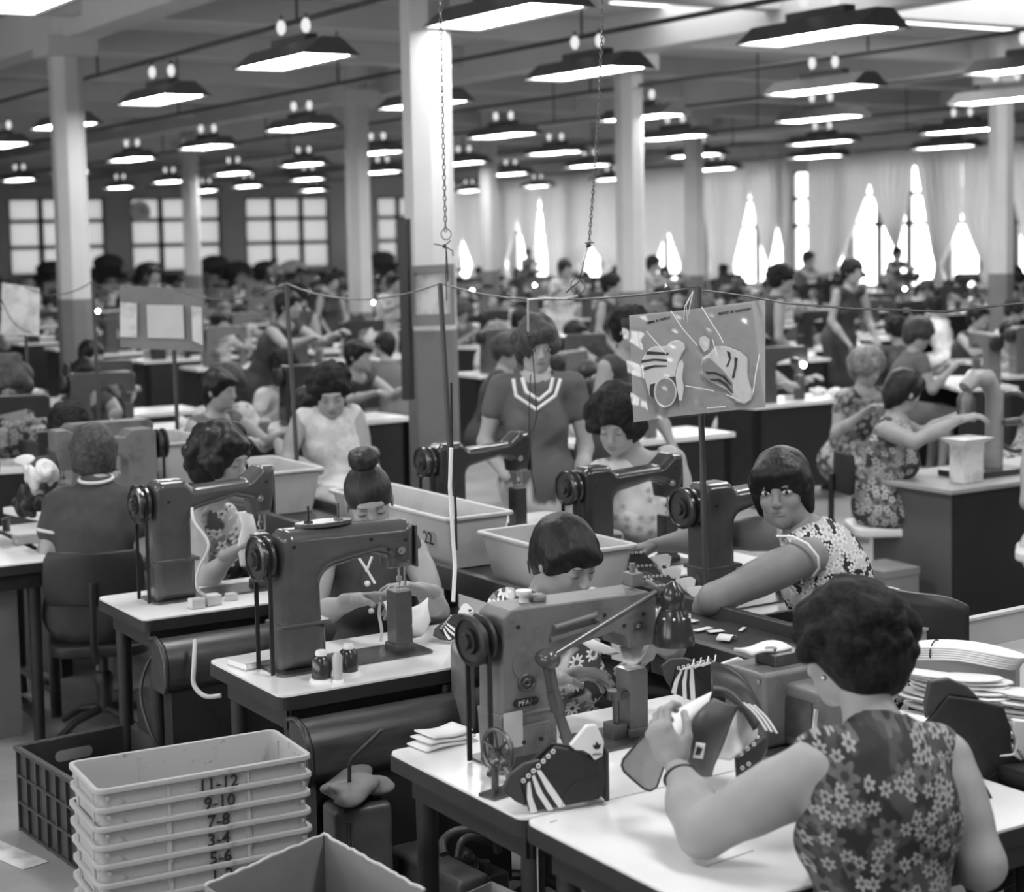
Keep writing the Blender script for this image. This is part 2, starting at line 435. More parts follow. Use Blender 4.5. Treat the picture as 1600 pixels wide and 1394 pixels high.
# clock on the far wall
p = aty(219, 331, YW)
ck = empty('wall_clock', (p.x, YW - .06, p.z), 0, 'round white wall clock high on the far left wall', 'clock')
bld(lambda b: b.lathe([(.30, 0), (.32, .02), (.32, .07), (.29, .08)], (0, .04, 0), 'Y', 28), 'clock_case', m_white, ck)
bld(lambda b: (b.box((0, -.075, .08), (.03, .01, .18)), b.box((.06, -.075, 0), (.14, .01, .03))), 'clock_hands', m_hood, ck)

# far right wall (plane x = XW) : long windows with tied curtains
RZ0, RZ1 = .75, 3.55
def py_(px): return atx(px, 372, XW).y
segs = [(1640, 1478), (1465, 1325), (1318, 1235), (1222, 1100), (1092, 1010), (1002, 905), (897, 800), (792, 712)]
ys = sorted([tuple(sorted((py_(a), py_(b)))) for a, b in segs])
def wr(b):
    b.bb(XW, XW + .25, YS, YW, 0, RZ0); b.bb(XW, XW + .25, YS, YW, RZ1, ZC)
    e = [YS] + [v for ab in ys for v in ab] + [YW]
    for i in range(0, len(e), 2): b.bb(XW, XW + .25, e[i], e[i + 1], RZ0, RZ1)
struct(bld(wr, 'wall_right', m_wall))
for (a, b_) in ys:
    window(wn, a, b_, XW, RZ0, RZ1, 3, (0, .52, .76, 1), m_glass, 'x'); wn += 1
for (a, b_) in WEST: window(wn, a, b_, XE - .18, 1.0, 3.5, 4, (0, .5, 1), m_glass, 'x'); wn += 1  # unseen west windows, added for directional daylight from the left
struct(bld(lambda b: b.bb(XW - .12, XW, YS, YW, RZ0 - .06, RZ0), 'trim_1', m_white))
# curtain gaps: (px centre, px y of the top, half width in metres at the widest, kind)
gaps = [(735, 372, .6), (820, 338, .7), (856, 298, .42), (937, 384, .7), (1056, 352, .6), (1109, 283, .42), (1185, 300, .66), (1228, 345, .3), (1258, 262, .42), (1372, 288, 1.05), (1443, 243, .62), (1517, 335, .62), (1590, 278, .55)]
G = sorted([(py_(c), atx(c, t, XW).z, hw, c) for c, t, hw in gaps])
zt = 3.9
def gw(g, z):
    y, top, hw, c = g
    if c == 1258: return hw
    if z >= top: return 0
    t = (top - z) / (top - 1.25)
    return hw * (t ** 1.15 if t < 1 else max(.55, 1 - (t - 1) * .9))
edges = [(YS + .2, None)] + [(g[0], g) for g in G] + [(YW - .3, None)]
edges = [e for e in edges if e[0] > 20 or e[1]]
edges = [(G[0][0] - 2.2, None)] + [(g[0], g) for g in G] + [(YW - .3, None)]
cu = 0
clab = ['cream curtain half drawn at the right edge of the hall', 'light curtain left of the tall window by the right column', 'gathered curtain hanging between two diamond shaped gaps far right', 'pale curtain tied back beside the widest pointed gap', 'broad pale curtain right of the tall uncovered window', 'narrow curtain strip just left of the tall uncovered window', 'curtain between two slim gaps right of centre column', 'pale curtain right of the slim white column', 'curtain falling behind the slim white column', 'curtain right of the pair of hanging chains', 'broad pale curtain beyond the hanging chain', 'curtain left of the tallest pointed gap near centre', 'pale curtain just right of the big central column', 'last curtain in the far corner behind the central column']
for i in range(len(edges) - 1):
    (ya, ga), (yb, gb) = edges[i], edges[i + 1]
    def P(u, v):
        z = zt + (.80 - zt) * v
        a = ya + (gw(ga, z) if ga else 0); b2 = yb - (gw(gb, z) if gb else 0)
        a += .012; b2 -= .012
        if b2 < a + .06: mid = (a + b2) / 2; a, b2 = mid - .03, mid + .03
        n = max(3, int((yb - ya) * 4.5))
        return (XW - .28 + .06 * math.sin(u * n * 2 * PI + math.sin(v * 5) * .5) * min(1, (b2 - a) / .4), a + (b2 - a) * u, z)
    b = MB(); b.grid(P, max(24, int((yb - ya) * 28)), 26)
    o = b.build('curtain', m_curt, solid=.004); tag(o, clab[i % len(clab)], 'curtain', 'curtains along the window wall')
struct(bld(lambda b: b.rod((XW - .28, 18, zt + .02), (XW - .28, YW - .1, zt + .02), .02), 'trim_2', m_pipe))

# ------------------------------------------------------------------ ceiling lamps
def lamp_proto():
    r = empty('ceiling_lamp')
    L, W = .625, .22
    def hood(b):
        P0 = [(-W, 0), (-W - .015, 0), (-.075, .13), (.075, .13), (W + .015, 0), (W, 0), (.065, .115), (-.065, .115)]
        b.prism(P0, -L, L, 'XZ')
        for s_ in (-1, 1):
            b.prism([(-W - .015, 0), (-.075, .13), (.075, .13), (W + .015, 0)], s_ * L, s_ * (L + .012), 'XZ')
    bld(hood, 'hood', m_hood, r)
    bld(lambda b: b.add([(-W + .005, -L, .012), (-W + .005, L, .012), (W - .005, L, .012), (W - .005, -L, .012)], [(0, 1, 2, 3)]), 'diffuser', m_tube, r)
    bld(lambda b: b.bb(-.05, .05, -.3, .3, .13, .19), 'ballast_box', m_hood, r)
    for s_ in (-1, 1):
        bld(lambda b: b.ball((s_ * .055, -.1 * s_, .27), (.036, .036, .058), 10, 8), 'bulb', m_oval, r)  # white ovals above the hood, given a weak glow to look bright
        bld(lambda b: b.rod((s_ * .055, -.1 * s_, .30), (s_ * .055, -.1 * s_, .36), .015, n=6), 'socket', m_hood, r)
    return r
LP = lamp_proto()
LZ = 3.40
lamps = [(50, 0, 'bright lamp cut off by the top left corner of the photo'), (460, 98, 'large hooded lamp left of the central column under the long pipe'), (254, 157, 'hooded lamp just right of the leftmost white column'),
 (790, 28, 'very large bright lamp touching the central column near the top edge'), (918, 116, 'large hooded lamp behind the right hanging chain'), (1281, 58, 'largest hooded lamp, upper right beneath the lit ceiling'),
 (1287, 142, 'second lamp down in the stack of five lamps at upper right'), (1283, 187, 'third lamp down in the stack of five lamps at upper right'), (1285, 224, 'fourth lamp down in the stack of five at upper right'), (1278, 246, 'lowest lamp in the stack of five at upper right above the uncovered window'),
 (472, 201, 'mid-sized lamp halfway between the second and central columns'), (325, 231, 'lamp above the slim second column from the left'), (207, 250, 'lamp above and left of the wall clock'), (102, 198, 'lamp crossing behind the leftmost column'),
 (5, 228, 'lamp cut by the left edge of the photo'), (31, 282, 'low lamp above the far left window'), (112, 270, 'lamp mostly hidden behind the leftmost column'), (265, 285, 'small lamp right above the wall clock'), (188, 294, 'small low lamp left of the wall clock'),
 (365, 272, 'lamp right of the second column, upper of a close pair'), (388, 292, 'small lamp right of the second column, lower of a close pair'), (475, 258, 'upper lamp of three stacked over the third window group'), (482, 281, 'middle lamp of three stacked over the third window group'), (490, 298, 'lowest lamp of three stacked over the third window group'),
 (322, 299, 'tiny lamp half behind the second column'), (663, 165, 'lamp passing behind the big central column at mid height'), (787, 213, 'long lamp right of the central column above the slim column'), (590, 240, 'lamp behind the third column, left of the central one'), (598, 270, 'lower lamp between the third and central columns'),
 (868, 240, 'lamp directly below the large one with the chain, upper'), (725, 256, 'short lamp peeking out right of the central column'), (798, 273, 'short bright lamp right of the slim far column'), (733, 299, 'faint far lamp just right of the central column'), (840, 292, 'faint low lamp above the curtains left of the chain'), (921, 260, 'small lamp right behind the right hanging chain'),
 (1005, 185, 'lamp crossing behind the right centre column, upper'), (1055, 216, 'long lamp right of the right centre column'), (955, 281, 'small low lamp left of the right centre column'), (1088, 244, 'lamp passing behind the slim right column'), (1120, 265, 'small low lamp right of the slim right column'),
 (1572, 158, 'large lamp in front of the far right column'), (1503, 206, 'lamp left of the far right column, upper of two'), (1477, 231, 'lamp left of the far right column, lower of two'), (1620, 108, 'hooded lamp cut by the right edge of the photo')]
LAMPXY = []
for px, py, lab in lamps:
    p = at(px, py, LZ); LAMPXY.append((p.x, p.y))
    put(LP, (p.x, p.y, LZ), 0, lab, 'ceiling lamp', 'ceiling lamps of the hall')
# the same rows of lamps carried on over the near tables, above the frame
for x, y in ((2.9, 2.6), (5.8, 2.4), (8.4, 2.2), (2.9, 6.1), (5.8, 5.7), (8.4, 5.6), (11.8, 2.2), (11.8, 6.0), (-.2, 2.4), (-.2, 6.3), (2.9, -1), (5.8, -1)):
    put(LP, (x, y, LZ), 0, 'hooded ceiling lamp above the nearest tables', 'ceiling lamp', 'ceiling lamps above the nearest tables')
drop(LP)
for i, x in enumerate((5.8, 8.45, 11.75, 14.3, 18.2, 21.5)):
    o = bld(lambda b: b.rod((x, 0, LZ + .34), (x, YW - .5, LZ + .34), .022, n=8), 'conduit_pipe', m_pipe)
    tag(o, ['dark lamp pipe running over the nearest lamps', 'dark lamp pipe, second from the camera', 'dark lamp pipe, third from the camera', 'dark lamp pipe, fourth from the camera', 'dark lamp pipe, fifth from the camera', 'dark lamp pipe farthest from the camera'][i], 'pipe', 'lamp pipes under the ceiling')
    for k in range(10):
        y = 3 + 4.6 * k
        bld(lambda b: b.rod((x, y, LZ + .34), (x, y, ZC), .012, n=6), 'hanger_rod', m_pipe, o)
# ------------------------------------------------------------------ people
m_skin = mat('skin', .31, .5, var=.06, scale=14, spec=.35)
m_skin2 = mat('skin_tan', .235, .5, var=.06, scale=14, spec=.35)
m_lip = mat('lips', .15, .45, var=.05); m_eyew = mat('eye_white', .6, .25, var=0); m_iris = mat('iris', .02, .15, var=0); m_lid = mat('lash', .06, .6, var=0)
def hair_mat(name, v, st=(1, 1, .12), hi=2.6):
    m = mat(name, v, .42, v2=v * hi, scale=55, edge=(.35, .75), stretch=st, bump=.5, spec=.3); return m
m_hair_dk = hair_mat('hair_dark', .006); m_hair_br = hair_mat('hair_brown', .014); m_hair_curl = mat('hair_curly', .007, .7, spec=.2, v2=.024, scale=60, edge=(.4, .7), bump=.9)
m_hair_lt = mat('hair_grey', .12, .6, v2=.25, scale=40, bump=.6); m_hair_mid = mat('hair_mid', .022, .6, v2=.055, scale=50, bump=.6)

def frame(fwd, up):
    f = Vector(fwd).normalized(); u = Vector(up); u = (u - f * u.dot(f)).normalized(); s = f.cross(u)
    return s, f, u                                        # the person's right, forward, up
def colsM(s, f, u): return [[s.x, f.x, u.x], [s.y, f.y, u.y], [s.z, f.z, u.z]]

class Head:
    def __init__(self, hc, fwd, up, sc=1.0):
        self.c = Vector(hc); self.s, self.f, self.u = frame(fwd, up); self.k = sc; self.M = colsM(self.s, self.f, self.u)
    def W(self, x, y, z): return self.c + (self.s * x + self.f * y + self.u * z) * self.k
    def sdf(self, h=.003, neck=None):
        k = self.k; c = self.c
        S = SDF([c[i] - .16 * k for i in range(3)], [c[i] + .16 * k for i in range(3)], h)
        E = lambda p, r, kk=.02, op='u': S.ell(self.W(*p), [v * k for v in r], self.M, kk * k, op)
        C = lambda a, b, ra, rb, kk=.015, op='u': S.cap(self.W(*a), self.W(*b), ra * k, rb * k, kk * k, op)
        E((0, -.014, .030), (.074, .094, .084))
        E((0, .024, -.030), (.058, .062, .076), .03)
        E((0, .045, -.068), (.040, .040, .040), .03)          # jaw
        C((-.028, .022, -.080), (.028, .022, -.080), .026, .026, .03)
        C((0, .068, -.098), (0, .070, -.092), .013, .015, .025)     # chin
        C((-.030, .078, .020), (.030, .078, .020), .012, .012, .02)  # brow
        for s in (-1, 1):
            E((s * .032, .098, .002), (.016, .014, .012), .014, 's')   # socket
            E((s * .032, .074, .000), (.015, .0125, .011), .006)       # lid
            E((s * .036, .058, -.032), (.020, .022, .020), .02)        # cheek
            E((s * .077, -.008, -.008), (.008, .018, .030), .008)      # ear
        C((0, .082, .010), (0, .102, -.030), .0075, .0110, .012)   # nose
        E((0, .098, -.036), (.0155, .011, .0085), .008)
        C((-.017, .0795, -.060), (.017, .0795, -.060), .0075, .0075, .01)
        C((-.015, .0785, -.069), (.015, .0785, -.069), .0080, .0080, .008)
        C((-.024, .094, -.0635), (.024, .094, -.0635), .0016, .0016, .004, 's')
        if neck is not None: S.cap(self.W(0, -.018, -.05), neck, .050 * k, .052 * k, .03)
        self.S = S; return S
    def surf(self, x, z):
        """distance along the face's forward axis at which the head surface lies"""
        S = self.S; y = .13
        while y > .02:
            p = self.W(x, y, z); i = [int(round((p[j] - S.lo[j]) / S.h)) for j in range(3)]
            if all(0 <= i[j] < S.n[j] for j in range(3)) and S.D[tuple(i)] < 0: return y
            y -= .001
        return .07
    def face(self, root, eyes='open', gaze=(0, 0)):
        k = self.k; M3 = Matrix((self.s, self.f, self.u)).transposed(); off = Vector(root.location)
        L = lambda *p: self.W(*p) - off
        for s in (-1, 1):
            y = self.surf(s * .032, .001)
            if eyes == 'open':
                b = MB(); b.ball(L(s * .032, y - .0022, .001), (.0135 * k, .0052 * k, .0062 * k), 14, 10, M3); e = b.build('eye', m_eyew, root)
                b = MB(); b.ball(L(s * .032 + gaze[0], y + .0012, .001 + gaze[1]), (.0064 * k, .0032 * k, .0062 * k), 12, 8, M3); b.build('iris', m_iris, e)
                z0 = .0062
            else: z0 = -.002
            pts = [L(s * .032 + (t - .5) * .029, self.surf(s * .032 + (t - .5) * .029, z0) + .0006, z0 + (.0030 * math.sin(PI * t) if eyes == 'open' else -.0030 * math.sin(PI * t))) for t in (0, .25, .5, .75, 1)]
            MB().tube(pts, [.0007, .0015, .0017, .0015, .0007], 6).build('eyelashes', m_lid, root)
            pts = [L(s * (.014 + .036 * t), self.surf(s * (.014 + .036 * t), .021) + .0004, .0195 + .0055 * math.sin(PI * (.2 + .7 * t))) for t in (0, .25, .5, .75, 1)]
            MB().tube(pts, [.0010, .0018, .0019, .0016, .0006], 6).build('eyebrow', m_lid, root)
        def lip(z, r, sag):
            pts = [L(x, self.surf(x, z) - .0008, z + sag * (1 - (x / .023) ** 2)) for x in (-.022, -.015, -.007, 0, .007, .015, .022)]
            return MB().tube(pts, [r * .4, r * .8, r, r * .95, r, r * .8, r * .4], 8)
        b = lip(-.0600, .0036, .001); b2 = lip(-.0675, .0044, -.001); b.add(b2.v, b2.f, True); b.build('lips', m_lip, root)
    def hair(self, style, m, root, h=.004, amp=.006, freq=70, seed=0):
        k = self.k; c = self.c
        S = SDF([c[i] - .21 * k for i in range(3)], [c[i] + .22 * k for i in range(3)], h)
        E = lambda p, r, kk=.03, op='u': S.ell(self.W(*p), [v * k for v in r], self.M, kk * k, op)
        C = lambda a, b, ra, rb, kk=.03, op='u': S.cap(self.W(*a), self.W(*b), ra * k, rb * k, kk * k, op)
        rnd = random.Random(seed)
        if style == 'curly':
            E((0, -.022, .040), (.098, .108, .094)); E((0, -.05, -.02), (.088, .07, .075))
            for _ in range(46):
                a = rnd.uniform(0, 2 * PI); z = rnd.uniform(-.35, 1); r = math.sqrt(max(0, 1 - z * z))
                p = (r * math.cos(a) * .098, -.022 + r * math.sin(a) * .108, .03 + z * .094)
                if p[1] > .07 and p[2] < .05: continue
                rr = rnd.uniform(.016, .026); E(p, (rr,) * 3, .012)
            E((0, .120, -.040), (.062, .070, .088), .012, 's')
        elif style == 'bigcurly':
            E((0, -.03, .045), (.118, .122, .112)); E((0, -.055, -.035), (.108, .085, .085)); E((0, -.03, .05), (.1, .1, .1))
            for _ in range(90):
                a = rnd.uniform(0, 2 * PI); z = rnd.uniform(-.6, 1); r = math.sqrt(max(0, 1 - z * z))
                p = (r * math.cos(a) * .116, -.03 + r * math.sin(a) * .122, .03 + z * .115)
                if p[1] > .06 and p[2] < .05: continue
                rr = rnd.uniform(.016, .028); E(p, (rr,) * 3, .014)
            E((0, .125, -.045), (.068, .075, .095), .015, 's')
        elif style == 'bob':
            E((0, -.014, .034), (.090, .108, .094)); E((0, -.052, -.035), (.082, .062, .085), .04)
            for s in (-1, 1): C((s * .074, .012, .02), (s * .070, -.012, -.070), .026, .020, .03); C((s * .05, .070, .055), (s * .072, .045, .01), .022, .014, .025)
            E((0, .062, .058), (.066, .040, .034), .03)
            E((0, .130, -.052), (.057, .072, .066), .012, 's')
        elif style == 'pixie':
            E((0, -.016, .036), (.088, .106, .092)); E((0, -.056, -.030), (.074, .056, .070), .04)
            for s in (-1, 1): C((s * .070, .020, .03), (s * .068, .012, -.018), .024, .014, .03)
            C((.05, .05, .07), (-.04, .082, .042), .030, .018, .03); C((0, -.07, -.05), (0, -.075, -.105), .035, .02, .03)
            E((0, .128, -.040), (.060, .070, .066), .012, 's')
        elif style == 'bun':
            E((0, -.016, .034), (.082, .102, .092)); E((0, -.056, -.030), (.066, .052, .062), .04)
            E((0, .124, -.028), (.070, .068, .088), .010, 's')
            c0 = self.W(0, -.035, .150); E((0, -.035, .150), (.050, .048, .040), .012)
            for t in range(26): 
                a = t * .55; E((.036 * math.cos(a), -.035 + .036 * math.sin(a), .135 + .0012 * t), (.017,) * 3, .006)
        elif style == 'wavy':
            E((0, -.020, .036), (.098, .110, .097)); E((0, -.055, -.045), (.092, .070, .085), .04)
            for _ in range(40):
                a = rnd.uniform(0, 2 * PI); z = rnd.uniform(-.5, 1); r = math.sqrt(max(0, 1 - z * z))
                p = (r * math.cos(a) * .095, -.022 + r * math.sin(a) * .108, .02 + z * .094)
                if p[1] > .07 and p[2] < .04: continue
                rr = rnd.uniform(.018, .024); E(p, (rr,) * 3, .045)
            E((0, .122, -.045), (.060, .070, .085), .012, 's')
        lo = S.lo; fr = freq
        S.disp(lambda X, Y, Z: amp * (np.sin(X * fr + 2 * np.sin(Z * fr * .4)) * np.sin(Y * fr + 1) * .5 + .35 * np.sin(X * fr * 2.1 + Z * 40) * np.sin(Y * fr * 1.7) * np.sin(Z * fr * .9)))
        o = sdf_obj([S], 'hair', m, None, relax=0 if style in ('bun',) else 1); reparent(o, root); return o

def reparent(o, root):
    """world-space mesh -> child of root (a translated, unrotated object)"""
    off = np.array(root.location, np.float32); n = len(o.data.vertices); a = np.empty(n * 3, np.float32)
    o.data.vertices.foreach_get('co', a); a = (a.reshape(-1, 3) - off).ravel(); o.data.vertices.foreach_set('co', a); o.data.update(); o.parent = root

def hand_sdf(w, d, nrm, thumb, curl=.5, spread=.12, h=.0034, sc=1.0, curls=None, pinch=0.):
    """w wrist, d towards the fingers, nrm out of the palm (fingers bend that way), thumb the side the thumb is on"""
    w = Vector(w); d = Vector(d).normalized(); nrm = Vector(nrm); nrm = (nrm - d * nrm.dot(d)).normalized()
    t = d.cross(nrm); t = t if t.dot(Vector(thumb)) > 0 else -t
    S = SDF([w[i] - .05 - .17 * sc for i in range(3)], [w[i] + .05 + .17 * sc for i in range(3)], h)
    q = lambda a, b, c: w + (d * a + t * b + nrm * c) * sc
    M = [[t[i], d[i], nrm[i]] for i in range(3)]
    S.cap(q(-.04, 0, 0), q(.012, 0, 0), .026 * sc, .024 * sc, .02)
    S.ell(q(.045, 0, 0), (.040 * sc, .050 * sc, .016 * sc), M, .015)
    S.ell(q(.030, .018, .010), (.018 * sc, .028 * sc, .014 * sc), M, .012)
    S.ell(q(.078, -.002, -.001), (.037 * sc, .014 * sc, .011 * sc), M, .012)
    FL = [(.026, .040, .026, .021, .0090), (.009, .044, .029, .022, .0092), (-.009, .041, .027, .021, .0088), (-.026, .032, .021, .018, .0078)]
    for i, (o, l1, l2, l3, r) in enumerate(FL):
        c = (curls[i] if curls else curl) * (1 + .08 * i); ang = spread * (1.2 - i * .8)
        p = q(.082 - abs(o) * .16, o, 0); a = c * .75
        for j, l in enumerate((l1, l2, l3)):
            dirv = (d * math.cos(a) + nrm * math.sin(a)) + t * ang * math.cos(a)
            p2 = p + dirv.normalized() * l * sc
            S.cap(p, p2, (r - .0006 * j) * sc, (r - .0006 * (j + 1)) * sc, .004 if j else .007); p = p2; a += c * (.9 if j == 0 else .7)
    p = q(.012, .026, .006); a = .75 - .25 * curl; up = .35 + pinch
    for j, (l, r) in enumerate(((.038, .0125), (.030, .0105), (.024, .0092))):
        dirv = d * math.cos(a) + t * math.sin(a) + nrm * up
        p2 = p + dirv.normalized() * l * sc; S.cap(p, p2, r * sc, (r - .001) * sc, .010 if j == 0 else .004); p = p2; a -= .28 + .3 * curl; up += .15
    return S

def person(label, head, nb, ch, pe, sh, el, wr, hands=None, hip=None, kn=None, an=None, skin=None, cloth=None, cm=None, hair=('curly', None), fat=1.0,
           armf=1.0, sleeve=None, neckr=.085, neckdrop=.02, eyes='open', gaze=(0, 0), res=.0085, hres=.003, side=None, group=None, face=True, skirt=True, bust=1.0, hamp=.005, shoulder_r=.05, vneck=0, cat='person', cuff=None):
    """head: Head. nb neck base; ch chest centre; pe pelvis centre; sh, el, wr: (right, left) pairs"""
    skin = skin or m_skin; V = Vector
    nb, ch, pe = V(nb), V(ch), V(pe); sh = [V(p) for p in sh]; el = [V(p) for p in el]; wr = [V(p) for p in wr]
    sd = (sh[0] - sh[1]).normalized(); up = (nb - pe).normalized(); fw = up.cross(sd).normalized(); upc = (nb - ch).normalized()
    if side is not None: sd = V(side).normalized(); fw = up.cross(sd).normalized()
    pts = [head.c, nb, pe] + sh + el + wr
    hip = [pe + sd * .09 * s - V((0, 0, .03)) for s in (1, -1)] if hip is None else [V(p) for p in hip]
    if kn is None: kn = [hip[i] + fw.xy.to_3d().normalized() * .40 + sd * (.04 if i == 0 else -.04) + V((0, 0, .02)) for i in (0, 1)]
    if an is None: an = [V((kn[i].x, kn[i].y, .09)) - fw.xy.to_3d().normalized() * .06 for i in (0, 1)]
    base = V((pe.x, pe.y, 0))
    lo = [min(p[i] for p in pts + kn + an) - .2 for i in range(3)]; hi = [max(p[i] for p in pts + kn + an) + .2 for i in range(3)]
    lo[2] = max(lo[2], -.02); hi[2] = nb.z + .12
    hi[2] = max(hi[2], max(p.z for p in wr + el) + .08)
    Mt = colsM(*frame(fw, up)); wa = pe.lerp(ch, .45)
    tri = lambda r, e: [v * fat + e for v in r]
    def torso(S, e):
        S.ell(pe, tri((.165, .125, .115), e), Mt, .05); S.ell(wa, tri((.132, .098, .135), e), Mt, .06); S.ell(ch, tri((.148, .102, .150), e), Mt, .06)
        a, b = sh[0].lerp(nb, .18), sh[1].lerp(nb, .18); S.cap(a, b, shoulder_r * .9 + e, None, .05); S.cap(ch, nb - up * .02, .075 * fat + e, .055 + e, .05)
        for s in (-1, 1): S.ell(ch + fw * .075 * fat + sd * .068 * s - up * .045, tri([v * bust for v in (.058, .05, .056)], e), Mt, .045)
    S = SDF(lo, hi, res); torso(S, 0)
    S.cap(nb - up * .03, head.W(0, -.015, -.045), .058, .050, .03)
    for i in (0, 1):
        af = (.5 + .5 * fat) * armf
        S.cap(sh[i], el[i], .047 * af, .038 * af, .03); S.cap(sh[i].lerp(el[i], .3), sh[i].lerp(el[i], .55), .045 * af, .042 * af, .02)
        S.cap(el[i], el[i].lerp(wr[i], .4), .037 * af, .036 * af, .02); S.cap(el[i].lerp(wr[i], .4), wr[i], .036 * af, .0245, .03)
        S.cap(hip[i], kn[i], .082 * fat, .058, .05); S.cap(kn[i], kn[i].lerp(an[i], .4), .054, .052, .03); S.cap(kn[i].lerp(an[i], .4), an[i], .052, .034, .03)
        f = fw.xy.to_3d().normalized(); S.cap(an[i] + V((0, 0, -.045)), an[i] + f * .13 + V((0, 0, -.055)), .035, .028, .03)
    parts = [S, head.sdf(hres, nb)]
    if hands:
        for hd in hands:
            if hd: parts.append(hand_sdf(**hd))
    o = sdf_obj(parts, 'person', skin, None); off = np.array(base, np.float32)
    n = len(o.data.vertices); a = np.empty(n * 3, np.float32); o.data.vertices.foreach_get('co', a); o.data.vertices.foreach_set('co', (a.reshape(-1, 3) - off).ravel()); o.location = base; o.data.update()
    tag(o, label, cat, group)
    # clothing
    if cm is not None:
        C = SDF(lo, hi, res); e = .013; torso(C, e)
        for i in (0, 1):
            if skirt: C.cap(hip[i], kn[i] + (kn[i] - hip[i]).normalized() * .02, .10 * fat, .085, .09)
            if sleeve: 
                t = sleeve; C.cap(sh[i], sh[i].lerp(el[i], t), .058 * fat, .053 * fat + .004, .03)
            else: C.cap(sh[i].lerp(nb, .15), sh[i].lerp(el[i], .05) , .050 * armf, .040 * armf, .03)
        if skirt: C.cap(pe, kn[0].lerp(kn[1], .5), .13 * fat, .085, .08)
        k = head.k
        C.ell(nb + up * (.045 - neckdrop) + fw * .012, (neckr, neckr * .95, .06 + neckdrop), Mt, .008, 's')
        if vneck: C.cap(nb + fw * .06, nb + fw * (.10) - up * vneck, .05, .008, .01, 's')
        if not sleeve:   # arm holes
            for i in (0, 1):
                q = sh[i].lerp(el[i], .16); n_ = (el[i] - sh[i]).normalized() * .6 + sd * (1 if i == 0 else -1)
                C.ell(sh[i] + n_.normalized() * .065 - up * .01, (.05, .075, .085), Mt, .01, 's')
        C.disp(lambda X, Y, Z: .0022 * np.sin(X * 45 + 9 * np.sin(Z * 9)) * np.sin(Y * 38 + Z * 22) + .002 * np.sin(Z * 34 + 7 * np.sin(X * 11 + Y * 8)))
        c = sdf_obj([C], cloth or 'dress', cm, None); reparent(c, o)
    if face: head.face(o, eyes, gaze)
    if hair and hair[0]: head.hair(hair[0], hair[1] or m_hair_dk, o, amp=hamp, seed=len(label), h=.004 if hres < .0045 else .008)
    return o
# ------------------------------------------------------------------ machines and furniture
m_mach = mat('machine_enamel', .075, .2, var=.25, scale=6, spec=.6)
m_mach_d = mat('machine_enamel_dark', .032, .22, var=.25, scale=6, spec=.6)
m_machw = mat('machine_worn', .15, .42, v2=.07, scale=9, edge=(.5, .72), spec=.5, bump=.15)
m_blk = mat('black_rubber', .012, .5, var=.2)
m_steel = mat('steel', .55, .25, metal=1, var=.2)
m_steel_d = mat('steel_dark', .14, .35, metal=.8, var=.3, scale=20)
m_lam = mat('white_laminate', .86, .18, v2=.78, scale=3, edge=(.4, .8), spec=.6)
m_edge = mat('table_edge', .02, .5, var=.3)
m_leg = mat('table_leg', .018, .5, var=.2)
m_wood = mat('worn_wood', .055, .35, v2=.022, scale=5, stretch=(1, 6, 6), edge=(.35, .7), bump=.15)
m_ply = mat('plywood', .17, .4, v2=.12, scale=4, stretch=(1, 8, 8), edge=(.35, .7))
m_darkcloth = mat('dark_cloth', .012, .8, var=.3)
m_bin = mat('bin_plastic', .48, .55, v2=.36, scale=7, edge=(.5, .8), spec=.35)
m_ink = mat('ink', .02, .7, var=.1)
m_card = mat('cardboard', .22, .85, var=.12, scale=5)
m_card_l = mat('cardboard_pale', .5, .85, var=.1, scale=5)
m_whitecl = mat('white_leather', .74, .5, var=.06, scale=12)
m_offw = mat('white_thread', .8, .7, var=.05)
m_cable = mat('cable_light', .55, .45, var=.05)

def outline(L=.46, H=.44, cw=.155, hh=.285, hx=.085, head_lo=.275):
    """column + arm + head, seen from the operator's side; x along the arm"""
    p = [(0, 0), (cw, 0), (cw, .14), (cw - .012, .15), (cw - .015, hh - .03)]
    for a in (200, 230, 260): p.append((cw + .035 + .05 * math.cos(R(a)), hh - .03 + .05 * -math.sin(R(a)) - .0))
    p += [(L - hx - .05, hh + .045), (L - hx - .008, hh + .03), (L - hx, head_lo), (L, head_lo), (L + .004, H - .03), (L - .02, H - .008), (cw + .05, H - .004), (.03, H), (.004, H - .02), (.0, .15), (-.006, .14)]
    return p
def slim(L=.46, H=.44, cw=.15):
    p = [(0, 0), (cw, 0), (cw, .14), (cw - .012, .15), (cw - .012, .285)]
    for a in (205, 235, 262): p.append((cw + .028 + .04 * math.cos(R(a)), .295 - .04 * math.sin(R(a)) - .01))
    return p + [(L - .15, .352), (L - .085, .335), (L - .075, .275), (L - .005, .275), (L + .012, .37), (L + .012, .455), (L - .045, .458), (L - .10, .412), (cw, .402), (cw - .03, .435), (.02, .435), (0, .415), (0, .15), (-.006, .14)]
